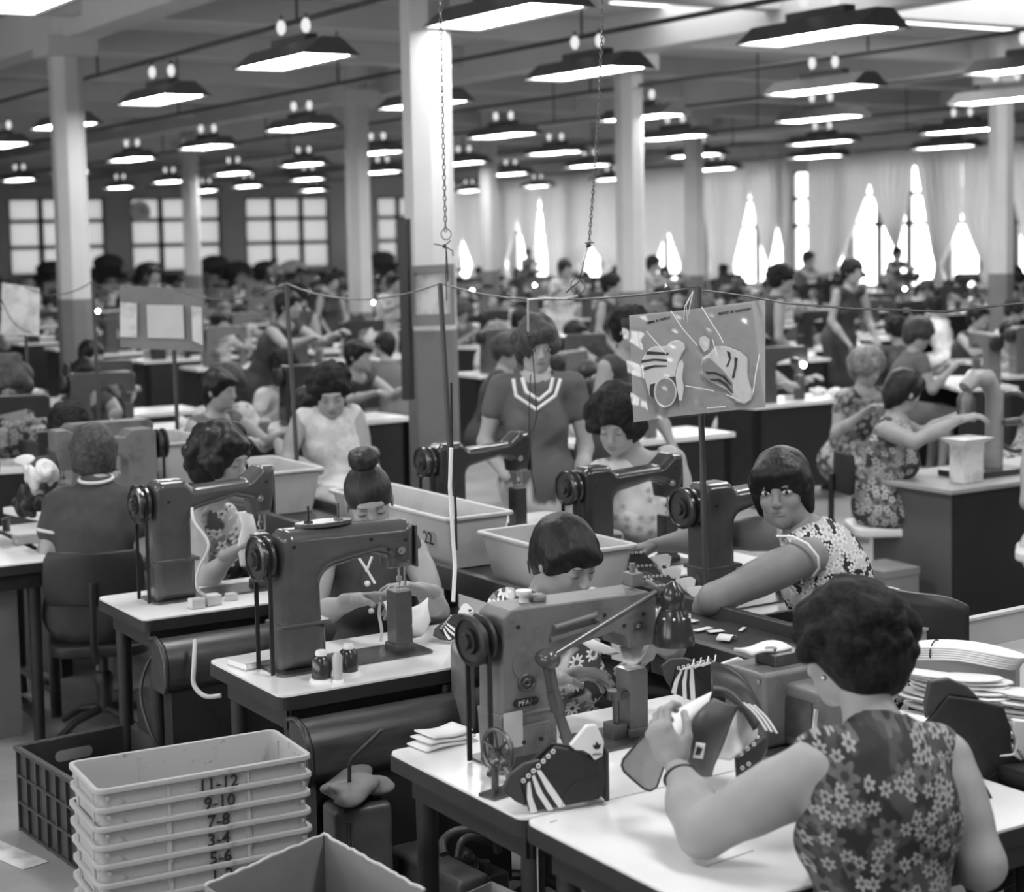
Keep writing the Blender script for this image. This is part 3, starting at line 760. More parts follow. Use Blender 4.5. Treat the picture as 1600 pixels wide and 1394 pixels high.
def machine(label, loc, style='grey', rz=0, cat='sewing machine', group=None, belts=True, post=True, body=None, shape=''):
    """post-bed sewing machine: origin at the foot of its column"""
    r = empty('sewing_machine', loc, rz, label, cat, group)
    m = body or {'grey': m_mach, 'dark': m_mach_d, 'worn': m_machw}[style]
    T = .058
    H, L = .44, .46
    if style == 'worn': bld(lambda b: b.prism(slim() if shape == 'slim' else outline(L, H), -T, T, 'XZ'), 'body', m, r, bevel=.012, seg=3, ang=30)
    else: sdf_obj([extrusion(slim() if shape == 'slim' else outline(L, H), T, .030 if shape == 'slim' else .046, .0055)], 'body', m, r)
    bld(lambda b: b.prism([(-.006, .138), (.161, .138), (.161, .152), (-.006, .152)], -T - .003, T + .003, 'XZ'), 'seam_band', m, r, bevel=.005)
    bld(lambda b: b.prism(rounded(-.02, .50, -.085, .085, .02, 3), 0, .006, 'XY'), 'bed_plate', m_steel_d, r)
    # hand wheel with grooves, boss
    wz = H - .085
    bld(lambda b: b.lathe([(.03, 0), (.062, .002), (.068, .008), (.068, .016), (.054, .022), (.054, .030), (.070, .036), (.070, .046), (.060, .050), (.058, .044), (.036, .042), (.034, .052), (.022, .052), (.020, .062), (.008, .062)], (-.012, 0, wz), 'X', 36, sharp=True, M=Matrix(((0, 0, -1), (0, 1, 0), (1, 0, 0)))), 'hand_wheel', m_blk if style == 'worn' else m_mach_d, r)
    if belts:
        s = -.034
        bld(lambda b: (b.box((s, -.052, wz / 2 + .003), (.012, .006, wz)), b.box((s, .050, wz / 2 + .003), (.012, .006, wz))), 'drive_belt', m_blk, r)
    # head: faceplate, needle bar, presser foot
    bld(lambda b: b.prism(rounded(L + .002, L + .010, .275, H - .03, .003, 2), -.045, .045, 'XZ'), 'face_plate', m_steel_d if style == 'worn' else m, r, bevel=.002)
    bld(lambda b: (b.rod((L - .035, 0, .285), (L - .035, 0, .222), .0045), b.rod((L - .035, 0, .222), (L - .035, 0, .203), .0016), b.rod((L - .015, 0, .29), (L - .015, 0, .212), .004), b.box((L - .028, 0, .208), (.034, .012, .006)), b.box((L - .035, 0, .236), (.014, .014, .016))), 'needle_bar', m_steel, r)
    if post:
        bld(lambda b: (b.bb(L - .066, L - .008, -.032, .032, 0, .197), b.bb(L - .072, L - .002, -.038, .038, .0, .03)), 'post_bed', m, r, bevel=.004)
        bld(lambda b: b.bb(L - .064, L - .010, -.028, .028, .197, .2005), 'needle_plate', m_steel, r)
    if style != 'worn' and shape != 'slim':
        bld(lambda b: (b.prism([(.17 + .095 * math.cos(t), .045 * math.sin(t)) for t in [2 * PI * i / 24 for i in range(24)]], H - .004, H + .010, 'XY')), 'top_cover', m, r, bevel=.003)
        for x in (.12, .22):
            bld(lambda b: (b.rod((x, 0, H + .008), (x, 0, H + .062), .0035), b.lathe([(.014, 0), (.014, .006), (.004, .010)], (x, 0, H + .008), n=12)), 'spool_pin', m_blk if x < .2 else m_steel_d, r)
    for x, z in (((.045, H - .05), (.30, H - .055), (.36, H - .095), (.42, H - .07)) if shape != 'slim' else ((.05, .36), (.43, .40))): bld(lambda b: b.rod((x, -T - .002, z), (x, -T + .004, z), .0055, n=8), 'oil_hole', m_blk, r)
    bld(lambda b: (b.rod((L - .06, -T - .01, H - .10), (L - .06, -T + .002, H - .10), .013, n=14), b.rod((L - .06, -T - .016, H - .10), (L - .06, -T - .01, H - .10), .006, n=8)), 'tension_dial', m_steel, r)
    return r

def table(label, x0, x1, y0, y1, z=.77, group=None, legs=True, top=None, rc=.03, cat='sewing table', motor=True, leg_m=None, apron=.07):
    r = empty('sewing_table', (x0, y0, 0), 0, label, cat, group); W, D = x1 - x0, y1 - y0
    bld(lambda b: b.prism(rounded(0, W, 0, D, rc), z - .006, z, 'XY'), 'laminate_top', top or m_lam, r)
    bld(lambda b: b.prism(rounded(-.003, W + .003, -.003, D + .003, rc), z - .044, z - .0062, 'XY'), 'top_board', m_edge, r)
    bld(lambda b: (b.bb(.05, W - .05, .04, .07, z - .044 - apron, z - .044), b.bb(.05, W - .05, D - .07, D - .04, z - .044 - apron, z - .044), b.bb(.04, .07, .05, D - .05, z - .044 - apron, z - .044), b.bb(W - .07, W - .04, .05, D - .05, z - .044 - apron, z - .044)), 'apron', m_leg, r)
    if legs:
        for i, x in enumerate((.07, W - .07)):
            for y in (.07, D - .07):
                bld(lambda b: b.rod((x, y, 0), (x, y, z - .1), .024, .028, n=10), 'leg', leg_m or m_leg, r)
            bld(lambda b: b.bb(x - .018, x + .018, .07, D - .07, .10, .13), 'foot_rail', leg_m or m_leg, r)
    return r
def motor(label, loc, s=1.0):
    r = empty('clutch_motor', loc, 0, label, 'motor')
    bld(lambda b: b.lathe([(.05, -.14), (.085, -.12), (.095, -.05), (.095, .06), (.08, .1), (.04, .12)], (0, 0, 0), 'X', 18), 'housing', m_mach_d, r)
    bld(lambda b: b.lathe([(.045, 0), (.05, .005), (.038, .012), (.05, .02), (.045, .025)], (-.19, 0, 0), 'X', 16), 'pulley', m_blk, r)
    bld(lambda b: (b.box((0, 0, .11), (.12, .06, .05)), b.rod((-.19, 0, 0), (-.1, 0, 0), .012)), 'bracket', m_leg, r)
    return r
def spool(label, x, y, z, body, r=.028, h=.085, top=True, rim=True):
    o = empty('thread_spool', (x, y, z), 0, label, 'thread spool', 'thread spools on the second table')
    bld(lambda b: b.lathe([(r, .01), (r * 1.02, .02), (r, h * .78), (r * .6, h * .9)], n=18), 'thread', body, o)
    bld(lambda b: b.lathe([(r * 1.25, 0), (r * 1.25, .008), (r * .7, .010)], n=18), 'base_flange', m_offw, o)
    if top: bld(lambda b: b.lathe([(r * .58, h * .9 - .004), (r * .62, h), (r * .5, h + .006)], n=16), 'top_cap', m_offw, o)
    return o

def bin_mb(W, D, H, t=.006, taper=.03, rim=.016, n=1):
    b = MB()
    def ring(x, y, r=.02, k=3): return rounded(-x / 2, x / 2, -y / 2, y / 2, r, k)
    o0, o1 = ring(W - 2 * taper, D - 2 * taper), ring(W, D); i1, i0 = ring(W - 2 * t, D - 2 * t), ring(W - 2 * taper - 2 * t, D - 2 * taper - 2 * t)
    R2 = ring(W + 2 * rim, D + 2 * rim, .026)
    L = [[(p[0], p[1], z) for p in q] for q, z in ((o0, 0), (o1, H - .014), (R2, H - .014), (R2, H), (i1, H), (i0, t))]
    n = len(o0); vs = [p for q in L for p in q]
    fs = [(k * n + i, k * n + (i + 1) % n, (k + 1) * n + (i + 1) % n, (k + 1) * n + i) for k in range(5) for i in range(n)]
    fs += [tuple(range(n - 1, -1, -1)), tuple(range(5 * n, 6 * n))]
    b.add(vs, fs); return b
def upper_shape(b, L=.26, Hh=.11, wd=.045):
    """half-open shoe upper: curved sheet, toe at +x"""
    def P(u, v):
        a = (u - .5) * 2; s = abs(a)                            # around the sole line from inner heel over the toe to outer heel
        ang = PI * (a * .5)
        x = L * (1 - s ** 2.2) - .02; y = wd * math.sin(PI * a) * (.7 if s < .5 else 1) * 1.1 + (wd * .35 * (1 if a > 0 else -1) * (1 - math.cos(PI * a)) * .5)
        top = Hh * (s ** 1.6) * .95 + .028
        return (x - v * .02 * (1 - s), y * (1 - .45 * v * (1 - .55 * s)), v * top)
    b.grid(P, 30, 7)

def work_chair(label, loc, rz, group=None, back=True, m=None, pale=False, h=.45, cat='work chair'):
    """swivel chair facing +y of its own frame"""
    r = empty('work_chair', loc, rz, label, cat, group); m = m or m_darkcloth
    bld(lambda b: b.prism(rounded(-.20, .20, -.19, .20, .09, 4), h - .03, h + .02, 'XY'), 'seat', m_whitecl if pale else m, r, bevel=.012)
    bld(lambda b: (b.rod((0, 0, .10), (0, 0, h - .03), .022), b.rod((0, 0, .10), (0, 0, h * .6), .032), b.lathe([(.04, 0), (.045, .02), (.03, .05)], (0, 0, h * .55), n=12)), 'pillar', m_leg, r)
    for k in range(4):
        a = R(45 + 90 * k); bld(lambda b: (b.tube([(0, 0, .12), (.15 * math.cos(a), .15 * math.sin(a), .09), (.28 * math.cos(a), .28 * math.sin(a), .02)], [.018, .016, .013], 8)), 'leg', m_leg, r)
    if back:
        bld(lambda b: b.grid(lambda u, v: (.20 * (u * 2 - 1) * (1 - .12 * (2 * v - 1) ** 4), -.25 + .05 * (u * 2 - 1) ** 2, h + .20 + .22 * v), 12, 8), 'backrest', m, r, solid=.03, bevel=.01)
        bld(lambda b: b.tube([(0, -.05, h - .035), (0, -.25, h - .03), (0, -.285, h + .05), (0, -.28, h + .30)], .016, 6), 'back_strut', m_leg, r)
    return r
# ------------------------------------------------------------------ floral fabrics
def floral(name, ground, petal, centre, scale=14., pr=.40, k=5, leaf=None, plane=(0, 2), density=.75, rot=0, two=True):
    m, nt, b = base_mat(name); b.inputs['Roughness'].default_value = .8
    tc = nt.nodes.new('ShaderNodeTexCoord'); sx = nt.nodes.new('ShaderNodeSeparateXYZ'); nt.links.new(tc.outputs['Object'], sx.inputs[0])
    cb = nt.nodes.new('ShaderNodeCombineXYZ')
    if plane == 'diag':    # surfaces that face the camera: across the view and up
        ad = N(nt, 'ShaderNodeVectorMath', operation='DOT_PRODUCT'); nt.links.new(tc.outputs['Object'], ad.inputs[0]); ad.inputs[1].default_value = (.846, -.533, 0)
        nt.links.new(ad.outputs['Value'], cb.inputs[0]); nt.links.new(sx.outputs[2], cb.inputs[1])
    else: nt.links.new(sx.outputs[plane[0]], cb.inputs[0]); nt.links.new(sx.outputs[plane[1]], cb.inputs[1])
    col = None
    def layer(sc, off, ground_in, petal, centre, pr, k, dens):
        mp = nt.nodes.new('ShaderNodeVectorMath'); mp.operation = 'ADD'; mp.inputs[1].default_value = off; nt.links.new(cb.outputs[0], mp.inputs[0])
        vo = N(nt, 'ShaderNodeTexVoronoi', i_Scale=sc, i_Randomness=.85); vo.voronoi_dimensions = '2D'; nt.links.new(mp.outputs[0], vo.inputs['Vector'])
        scl = nt.nodes.new('ShaderNodeVectorMath'); scl.operation = 'SUBTRACT'; nt.links.new(mp.outputs[0], scl.inputs[0]); nt.links.new(vo.outputs['Position'], scl.inputs[1])
        s2 = nt.nodes.new('ShaderNodeSeparateXYZ'); nt.links.new(scl.outputs[0], s2.inputs[0])
        an = N(nt, 'ShaderNodeMath', operation='ARCTAN2'); nt.links.new(s2.outputs[1], an.inputs[0]); nt.links.new(s2.outputs[0], an.inputs[1])
        rc = nt.nodes.new('ShaderNodeSeparateColor'); nt.links.new(vo.outputs['Color'], rc.inputs[0])
        mu = N(nt, 'ShaderNodeMath', operation='MULTIPLY_ADD'); nt.links.new(an.outputs[0], mu.inputs[0]); mu.inputs[1].default_value = k
        m6 = N(nt, 'ShaderNodeMath', operation='MULTIPLY', n_1=6.28); nt.links.new(rc.outputs[1], m6.inputs[0]); nt.links.new(m6.outputs[0], mu.inputs[2])
        co = N(nt, 'ShaderNodeMath', operation='COSINE'); nt.links.new(mu.outputs[0], co.inputs[0])
        ra = N(nt, 'ShaderNodeMath', operation='MULTIPLY_ADD', n_1=.22, n_2=.78); nt.links.new(co.outputs[0], ra.inputs[0])
        rr = N(nt, 'ShaderNodeMath', operation='MULTIPLY', n_1=pr); nt.links.new(ra.outputs[0], rr.inputs[0])
        ins = N(nt, 'ShaderNodeMath', operation='LESS_THAN'); nt.links.new(vo.outputs['Distance'], ins.inputs[0]); nt.links.new(rr.outputs[0], ins.inputs[1])
        on = N(nt, 'ShaderNodeMath', operation='LESS_THAN', n_1=dens); nt.links.new(rc.outputs[0], on.inputs[0])
        f = N(nt, 'ShaderNodeMath', operation='MULTIPLY'); nt.links.new(ins.outputs[0], f.inputs[0]); nt.links.new(on.outputs[0], f.inputs[1])
        shade = N(nt, 'ShaderNodeMapRange', n_1=0., n_2=pr, n_3=petal * .65, n_4=petal * 1.2); nt.links.new(vo.outputs['Distance'], shade.inputs[0])
        c1 = mixcol(nt, ground_in, .5, f.outputs[0]); mx = c1.node; nt.links.new(shade.outputs[0], mx.inputs[7])
        ce = N(nt, 'ShaderNodeMath', operation='LESS_THAN', n_1=pr * .28); nt.links.new(vo.outputs['Distance'], ce.inputs[0])
        f2 = N(nt, 'ShaderNodeMath', operation='MULTIPLY'); nt.links.new(ce.outputs[0], f2.inputs[0]); nt.links.new(on.outputs[0], f2.inputs[1])
        return mixcol(nt, c1, centre, f2.outputs[0])
    no = N(nt, 'ShaderNodeTexNoise', i_Scale=scale * .55, i_Detail=2.); nt.links.new(cb.outputs[0], no.inputs['Vector'])
    rg = N(nt, 'ShaderNodeMapRange', n_1=.5, n_2=.54); nt.links.new(no.outputs['Fac'], rg.inputs[0])
    g = mixcol(nt, ground, leaf if leaf is not None else ground * 2.2, rg.outputs[0])
    if two: g = layer(scale * .8, (3.1, 1.7, 0), g, (petal + ground) * .30, ground * 1.5, pr * 1.2, k, .7)
    g = layer(scale * 1.35, (0, 0, 0), g, petal, centre, pr, k, density)
    nt.links.new(g, b.inputs['Base Color']); MATS[name] = m; return m
m_fl_dark = floral('dark_floral', .010, .27, .05, 26, .50, 6, leaf=.04, plane='diag', density=.58)
m_fl_light = floral('light_floral', .50, .66, .30, 30, .56, 5, leaf=.012, plane='diag', density=.8, two=False)
m_fl_daisy = floral('daisy_floral', .05, .70, .08, 15, .47, 9, leaf=.55, plane='diag', density=.8)
m_fl_mid = floral('mid_floral', .04, .45, .08, 17, .46, 5, leaf=.30, plane='diag', density=.8)
m_fl_pale = floral('pale_floral', .60, .45, .30, 13, .40, 5, leaf=.48, plane='diag', density=.6, two=False)
m_shirt = mat('dark_jersey', .045, .85, var=.15, scale=30)
m_collar = mat('light_trim', .55, .8)
m_dkdress = mat('dark_dress', .05, .8, var=.15)
m_dress2 = mat('grey_dress', .12, .85, var=.2, scale=6)
m_ltdress = mat('pale_dress', .62, .85, v2=.45, scale=9, edge=(.45, .6))

V3 = Vector
# ------------------------------------------------------------------ conveyor bench between the two lines of tables
m_rail = mat('rail_paint', .045, .45, var=.2); m_belt = mat('belt_rubber', .03, .55, var=.3, scale=5)
cv = empty('conveyor', (3.08, 3.62, 0), 0, 'long dark conveyor bench running between the two lines of sewing tables', 'conveyor')
Lc = 12.2
bld(lambda b: b.bb(.03, .345, 0, Lc, .81, .832), 'belt', m_belt, cv)
for x in (0, .36): bld(lambda b: b.bb(x - .016, x + .016, 0, Lc, .79, .872), 'side_rail', m_rail, cv, bevel=.003)
bld(lambda b: b.bb(.0, .36, 0, Lc, .56, .58), 'lower_shelf', m_rail, cv)
for k in range(7): bld(lambda b: (b.bb(-.01, .03, .3 + 2 * k, .34 + 2 * k, 0, .8), b.bb(.33, .37, .3 + 2 * k, .34 + 2 * k, 0, .8)), 'leg', m_leg, cv)

# ------------------------------------------------------------------ tables, first line
tA = table('white-topped table carrying the worn lamp-lit machine', 1.99, 2.95, 3.152, 3.78)
tB = table('nearest white-topped table, beneath the elbow of the woman in dark floral', 1.99, 3.02, 2.50, 3.146)
t2 = table('white-topped table with three thread spools and closed notebook', 1.99, 2.95, 4.42, 4.95)
t1 = table('white-topped table of the woman seen in profile', 2.03, 2.95, 5.62, 6.10)
t0 = table('white-topped table beside the woman in the dark T-shirt', 1.2, 2.14, 6.95, 7.75)
t0b = table('table behind the dark T-shirt woman carrying two column machines', 2.18, 3.0, 7.30, 7.95)
# second line
table('white table beyond the conveyor below the outstretched arm', 3.50, 4.42, 4.42, 4.92, group=None)
table('table of the curly haired woman beyond the conveyor', 3.50, 4.42, 5.12, 5.72)
table('table beyond the light bins carrying the small dark machine', 3.50, 4.42, 6.10, 6.72)

# ------------------------------------------------------------------ machines
mP = machine('worn grey post-bed machine with desk lamp and maker plate, nearest the camera', (2.145, 3.53, .7715), 'worn')
mP.scale = (1, 1, .88)
m2_ = machine('large glossy grey machine with two spool pins on its round top', (2.10, 4.69, .7715), 'grey')
m2_.scale = (1, 1, .97)
m1_ = machine('grey machine with white cable hanging down its column', (2.17, 5.90, .7715), 'grey', shape='slim')
m4_ = machine('dark machine in front of the curly haired woman', (3.66, 5.36, .7715), 'dark', shape='slim'); m4_.scale = (1, 1, .94)
m5_ = machine('small dark machine beyond the bin marked 13-14', (3.60, 6.36, .7715), 'dark', shape='slim'); m5_.scale = (1, 1, .95)
mJ_ = machine('grey machine head just left of the woman looking back', (3.62, 4.60, .7715), 'grey', belts=False, shape='slim')
m0_ = machine('machine at the left edge with its arm pointing left', (1.98, 7.40, .7715), 'grey', rz=PI)
m0b_ = machine('mottled grey machine column right of the dark T-shirt woman', (2.84, 7.66, .7715), 'worn', rz=PI, shape='slim')

# extras of the worn machine
k = mP
def fac(b): 
    b.rod((.075, -.060, .285), (.075, -.050, .285), .048, n=24)
bld(fac, 'round_cover', m_machw, k, bevel=.003)
bld(lambda b: (b.prism(rounded(.02, .13, .03, .115, .005), -.066, -.056, 'XZ')), 'cover_plate', m_machw, k, bevel=.002)
bld(lambda b: [b.rod((x, -.069, .07), (x, -.060, .07), .006, n=8) for x in (.05, .10)], 'screw', m_blk, k)
bld(lambda b: b.prism(rounded(.028, .098, .168, .190, .010), -.064, -.056, 'XZ'), 'name_plate', m_blk, k, bevel=.001)
text('lettering', 'PFAFF', .021, m_steel, k, (.063, -.0655, .179), (1, 0, 0), (0, 0, 1), thick=.0008)
bld(lambda b: b.tube([(.066 + .022 * math.cos(t), -.060, .232 + .022 * math.sin(t)) for t in [2 * PI * i / 20 for i in range(20)]], .0035, 6, True) and b.tube([(.066 + .009 * math.cos(t), -.060, .232 + .009 * math.sin(t)) for t in [2 * PI * i / 14 for i in range(14)]], .004, 6, True), 'round_emblem', m_steel_d, k)
bld(lambda b: b.prism(rounded(-.006, .048, .06, .16, .004), -.067, -.0655, 'XZ'), 'paper_note', m_card_l, k)
bld(lambda b: (b.rod((.145, -.066, .375), (.27, -.066, .392), .008), b.box((.205, -.063, .352), (.14, .01, .012), M=Matrix.Rotation(-.13, 3, 'Y')), b.rod((.275, -.07, .388), (.275, -.055, .388), .014)), 'linkage', m_machw, k)
bld(lambda b: (b.lathe([(.022, 0), (.022, .012), (.014, .018)], (.14, 0, .44), n=14)), 'top_guide', m_machw, k, bevel=.004)
bld(lambda b: b.lathe([(.012, 0), (.012, .018), (.02, .02), (.02, .034)], (.10, .0, .44), n=14), 'oil_cap', m_offw, k)
bld(lambda b: (b.bb(.415, .45, -.022, .022, .44, .48), b.rod((.43, 0, .48), (.43, 0, .505), .008), b.rod((.445, -.04, .46), (.47, -.075, .43), .007)), 'head_block', m_machw, k, bevel=.004)
bld(lambda b: (b.bb(.345, .385, -.03, .02, .0, .05), b.rod((.365, -.01, .05), (.365, -.01, .13), .009), b.rod((.365, -.01, .12), (.365, -.01, .145), .022, n=14), b.bb(.36, .42, -.03, 0, .125, .14)), 'foot_mechanism', m_steel_d, k, bevel=.002)
# desk lamp fixed to the worn machine
LJ = V3((.085, -.125, .31))
bld(lambda b: (b.rod((.17, -.11, .0), (.115, -.12, .16), .017, .012), b.rod((.115, -.12, .16), (.10, -.122, .22), .018, .016), b.rod((.10, -.122, .22), LJ, .015), b.lathe([(.005, -.028), (.022, -.024), (.028, 0), (.022, .024), (.005, .028)], LJ, 'Y', 14), b.rod((.17, -.11, 0), (.17, -.11, .02), .03, n=14)), 'lamp_stand', m_mach, k)
LE = V3((.43, -.10, .44))
bld(lambda b: (b.rod(LJ, LE, .0085), b.rod(LE, LE + V3((.02, 0, .0)), .016)), 'lamp_arm', m_mach, k)
sh_ = bld(lambda b: b.lathe([(.052, 0), (.054, .004), (.050, .035), (.043, .075), (.034, .098), (.031, .105), (.031, .110), (.033, .112), (.029, .145), (.018, .172), (.006, .182)], LE + V3((.03, -.03, -.15)), n=26), 'lamp_shade', m_mach_d, k)
bld(lambda b: [b.ball(LE + V3((.03 + .0425 * math.cos(t), -.03 + .0425 * math.sin(t), -.068)), .0038, 6, 5) for t in [R(x) for x in (200, 235, 270, 305, 340)]], 'vent_hole', m_offw, sh_)
bld(lambda b: b.ball(LE + V3((.03, -.03, -.115)), (.024, .024, .032), 14, 10), 'bulb', emis('lamp_bulb', 16), sh_)
# bobbin winder by the worn machine
bw = empty('bobbin_winder', (2.045, 3.40, .77), R(10), 'spoked wheel bobbin winder on the near edge left of the worn machine', 'bobbin winder')
def whl(b):
    b.tube([(.0, .052 * math.cos(t), .060 + .052 * math.sin(t)) for t in [2 * PI * i / 24 for i in range(24)]], .006, 6, True)
    for j in range(6): a = PI * j / 3 + .3; b.rod((0, 0, .060), (0, .05 * math.cos(a), .060 + .05 * math.sin(a)), .004, n=6)
    b.rod((-.02, 0, .060), (.02, 0, .060), .010)
bld(whl, 'spoked_wheel', m_steel_d, bw, loc=(.06, .02, .006))
bld(lambda b: (b.bb(-.06, .14, -.10, -.045, 0, .008), b.rod((-.03, -.07, 0), (-.03, -.07, .07), .009), b.ball((-.03, -.07, .078), .013), b.rod((-.03, -.05, .045), (.06, .02, .066), .007), b.rod((.03, -.07, 0), (.03, -.03, .05), .009, .006), b.ball((.03, -.03, .055), .011), b.rod((.10, -.07, 0), (.10, -.07, .04), .008)), 'frame', m_steel_d, bw)
bld(lambda b: b.rod((.13, -.15, 0), (.13, -.15, .075), .003, n=6), 'spindle', m_steel, bw)
MB()
# thread from the spindle over the machine
o = bld(lambda b: b.tube([(2.20, 3.26, .80), (2.17, 3.24, .80), (2.13, 3.20, .772), (2.03, 3.155, .765), (2.02, 3.14, .60), (2.02, 3.14, .36)], .0009, 4), 'thread', m_offw); tag(o, 'thin white thread hanging over the near edge of the machine table', 'thread')

# extras of the second machine: front trough boards
def trough(label, x0, x1, y, z0, z1):
    r = empty('front_trough', (x0, y, 0), 0, label, 'work trough'); W = x1 - x0
    def P(b):
        n = 9; pf = [(0, z1), (-.05, z1 + .012), (-.10, z1 - .005), (-.135, z1 - .05), (-.14, z0 + .02), (-.13, z0)]
        pi_ = [(p[0] + .018 if p[0] < -.06 else p[0], p[1] - .018) for p in pf]
        poly = pf + pi_[::-1]
        b.prism(poly, .0, W, 'YZ')
        b.prism([(0, z1), (-.05, z1 + .012), (-.10, z1 - .005), (-.135, z1 - .05), (-.14, z0 + .02), (-.11, z0 - .03), (0, z0 - .03)], -.012, .0, 'YZ')
    bld(P, 'curved_board', m_wood, r, bevel=.006, ang=50)
    bld(lambda b: b.tube([(-.014, 0, z1 + .004), (-.014, -.05, z1 + .016), (-.014, -.10, z1), (-.014, -.137, z1 - .05), (-.014, -.142, z0 + .02)], .008, 6), 'edge_moulding', m_wood, r)
    bld(lambda b: b.bb(.02, W, -.10, -.02, .12, z0 - .02), 'dark_skirt', m_darkcloth, r)
    return r
trough('curved wooden trough in front of the table with the spools', 2.02, 2.68, 4.41, .56, .70)
trough('curved wooden trough in front of the table of the profile woman', 2.06, 2.98, 5.61, .56, .70)
# post covers at the table ends, motor boxes underneath
def undercab(label, x0, x1, y0, y1, z1, post=True):
    r = empty('motor_cabinet', (x0, y0, 0), 0, label, 'cabinet')
    bld(lambda b: b.bb(0, x1 - x0, 0, y1 - y0, 0, z1), 'body', m_leg, r, bevel=.008)
    bld(lambda b: b.bb(-.01, x1 - x0 + .01, -.01, y1 - y0 + .01, z1 + .001, z1 + .02), 'lid', m_mach_d, r, bevel=.005)
    if post: bld(lambda b: b.bb(.04, .10, .04, .10, z1 + .021, .70), 'support_post', m_leg, r)
    return r
undercab('dark metal cabinet on the floor under the profile woman\'s table', 2.12, 2.45, 5.66, 5.98, .42, False)
p = at(300, 1010, .5)
m_can = mat('can_paint', .10, .4, v2=.06, scale=6, bump=.1)
# spools, notebook
p = at(503, 1064, .77); spool('dark thread cone at the left of the three, beside the machine column', p.x, p.y, .77, m_mach_d, .029, .085)
p = at(528, 1066, .77); spool('slim pale spool in the middle of the three', p.x, p.y, .77, m_card_l, .014, .098, False)
p = at(545, 1053, .77); spool('dark thread cone at the right of the three', p.x, p.y, .77, m_mach_d, .028, .085)
p = at(415, 1045, .77)
nbk = empty('notebook', (2.04, 4.80, .77), R(8), 'closed pale notebook left of the big glossy machine', 'notebook')
bld(lambda b: (b.bb(-.02, .14, -.05, .06, .0005, .0025), b.bb(-.02, .14, -.05, .06, .0205, .0225)), 'cover', m_card_l, nbk)
bld(lambda b: b.bb(-.017, .138, -.047, .057, .003, .020), 'pages', m_offw, nbk)
# small boxes on table 1 front edge
for px, py, s_, lab in ((308, 950, .045, 'small pale block at the table edge below the white cable'), (333, 945, .05, 'small grey block between two pale ones on the table edge'), (362, 938, .035, 'small pale block farthest right on the table edge')):
    p = at(px, py, .77); o = bld(lambda b: b.bb(p.x - s_ * .6, p.x + s_ * .5, max(p.y - s_ * .5, 5.63), max(p.y - s_ * .5, 5.63) + s_, .7705, .7705 + s_ * .75), 'wooden_block', m_card_l, bevel=.003); tag(o, lab, 'block', 'blocks on the table edge')
def cable(label, pts, r=.006, m=None, nm='cable', cat='cable'):
    pts = [V3(p) for p in pts]; out = []
    for i in range(len(pts) - 1):
        p0, p1, p2, p3 = pts[max(i - 1, 0)], pts[i], pts[i + 1], pts[min(i + 2, len(pts) - 1)]
        for t in (0, .2, .4, .6, .8):
            out.append(.5 * ((2 * p1) + (-p0 + p2) * t + (2 * p0 - 5 * p1 + 4 * p2 - p3) * t * t + (-p0 + 3 * p1 - 3 * p2 + p3) * t ** 3))
    out.append(pts[-1]); o = bld(lambda b: b.tube(out, r, 7), nm, m or m_cable); tag(o, label, cat); return o
D1 = 6.05
cable('white cable looping down in front of the grey machine column', [atd(300, 794, 6.12), atd(303, 815, 6.08), atd(326, 850, 6.04), atd(312, 885, 6.02), atd(307, 905, 6.02), atd(312, 925, 6.02), (2.345, 5.72, .775)], .0055)
cable('pale hose with hooked end hanging under the curved trough', [atd(305, 1000, 5.75), atd(303, 1040, 5.7), atd(303, 1070, 5.68), atd(320, 1088, 5.66), atd(345, 1087, 5.65)], .008)
cable('thin cable sagging from the table down to the floor', [atd(262, 1000, 5.95), atd(232, 1035, 5.9), atd(220, 1080, 5.85), atd(228, 1125, 5.8), atd(240, 1155, 5.78), atd(247, 1165, 5.78)], .0055, m_rail)

# ------------------------------------------------------------------ bins on the conveyor
def bin_(label, x, y, z, W, D, H, txt=(), group='light plastic bins on the conveyor', rz=0, cargo=None, m=None):
    r = empty('plastic_bin', (x, y, z), rz, label, 'bin', group)
    bin_mb(W, D, H).build('tub', m or m_bin, r, bevel=.003, seg=1)
    for body, size, loc, ex, ey in txt: text('number', body, size, m_ink, r, loc, ex, ey, thick=.0012)
    return r
bx = 3.262
bin_('light plastic bin marked 13-14 on the conveyor', bx, 4.92, .834, .27, .55, .185, [('13-14', .065, (-.136, -.10, .10), (0, -1, .03), (-.16, 0, 1))])
bin_('light plastic bin marked 22 behind the bin marked 13-14', bx, 5.90, .834, .27, .95, .20, [('22', .07, (-.1365, -.33, .105), (0, -1, 0), (-.16, 0, 1))])
bin_('light plastic bin farthest along, right of the pale dress woman', bx, 7.3, .834, .27, .55, .20)
p_ = at(268, 690, 1.05)
bin_('light plastic bin heaped on the conveyor beside the curly profile head', 3.262, 8.55, .834, .27, .60, .22)

# ------------------------------------------------------------------ posts, wire, chains, signs
posts = {}
for px, lab in ((1083, 'thin post carrying the bagged shoe sign'), (681, 'thin bare post in front of the big central column'), (441, 'thin post between the second and third columns'), (262, 'thin post carrying the sign with the paper square'), (140, 'thin post in front of the leftmost column'), (32, 'thin post carrying the sign at the left edge')):
    p = atx(px, 450, 3.44); D = depth(p); top = atd(px, {1083: 449, 681: 443, 441: 443, 262: 450, 140: 440, 32: 447}[px], D)
    bx_ = .07 if px in (441, 681) else .02
    o = bld(lambda b: b.rod((3.462, p.y - bx_, .872), (p.x + .02, p.y, top.z), .011, n=6), 'sign_post', m_rail); tag(o, lab, 'post', 'thin posts along the conveyor'); posts[px] = V3((p.x + .02, p.y, top.z))
def sag(a, b, s, n=10): return [a.lerp(b, t / n) - V3((0, 0, s * 4 * (t / n) * (1 - t / n))) for t in range(n + 1)]
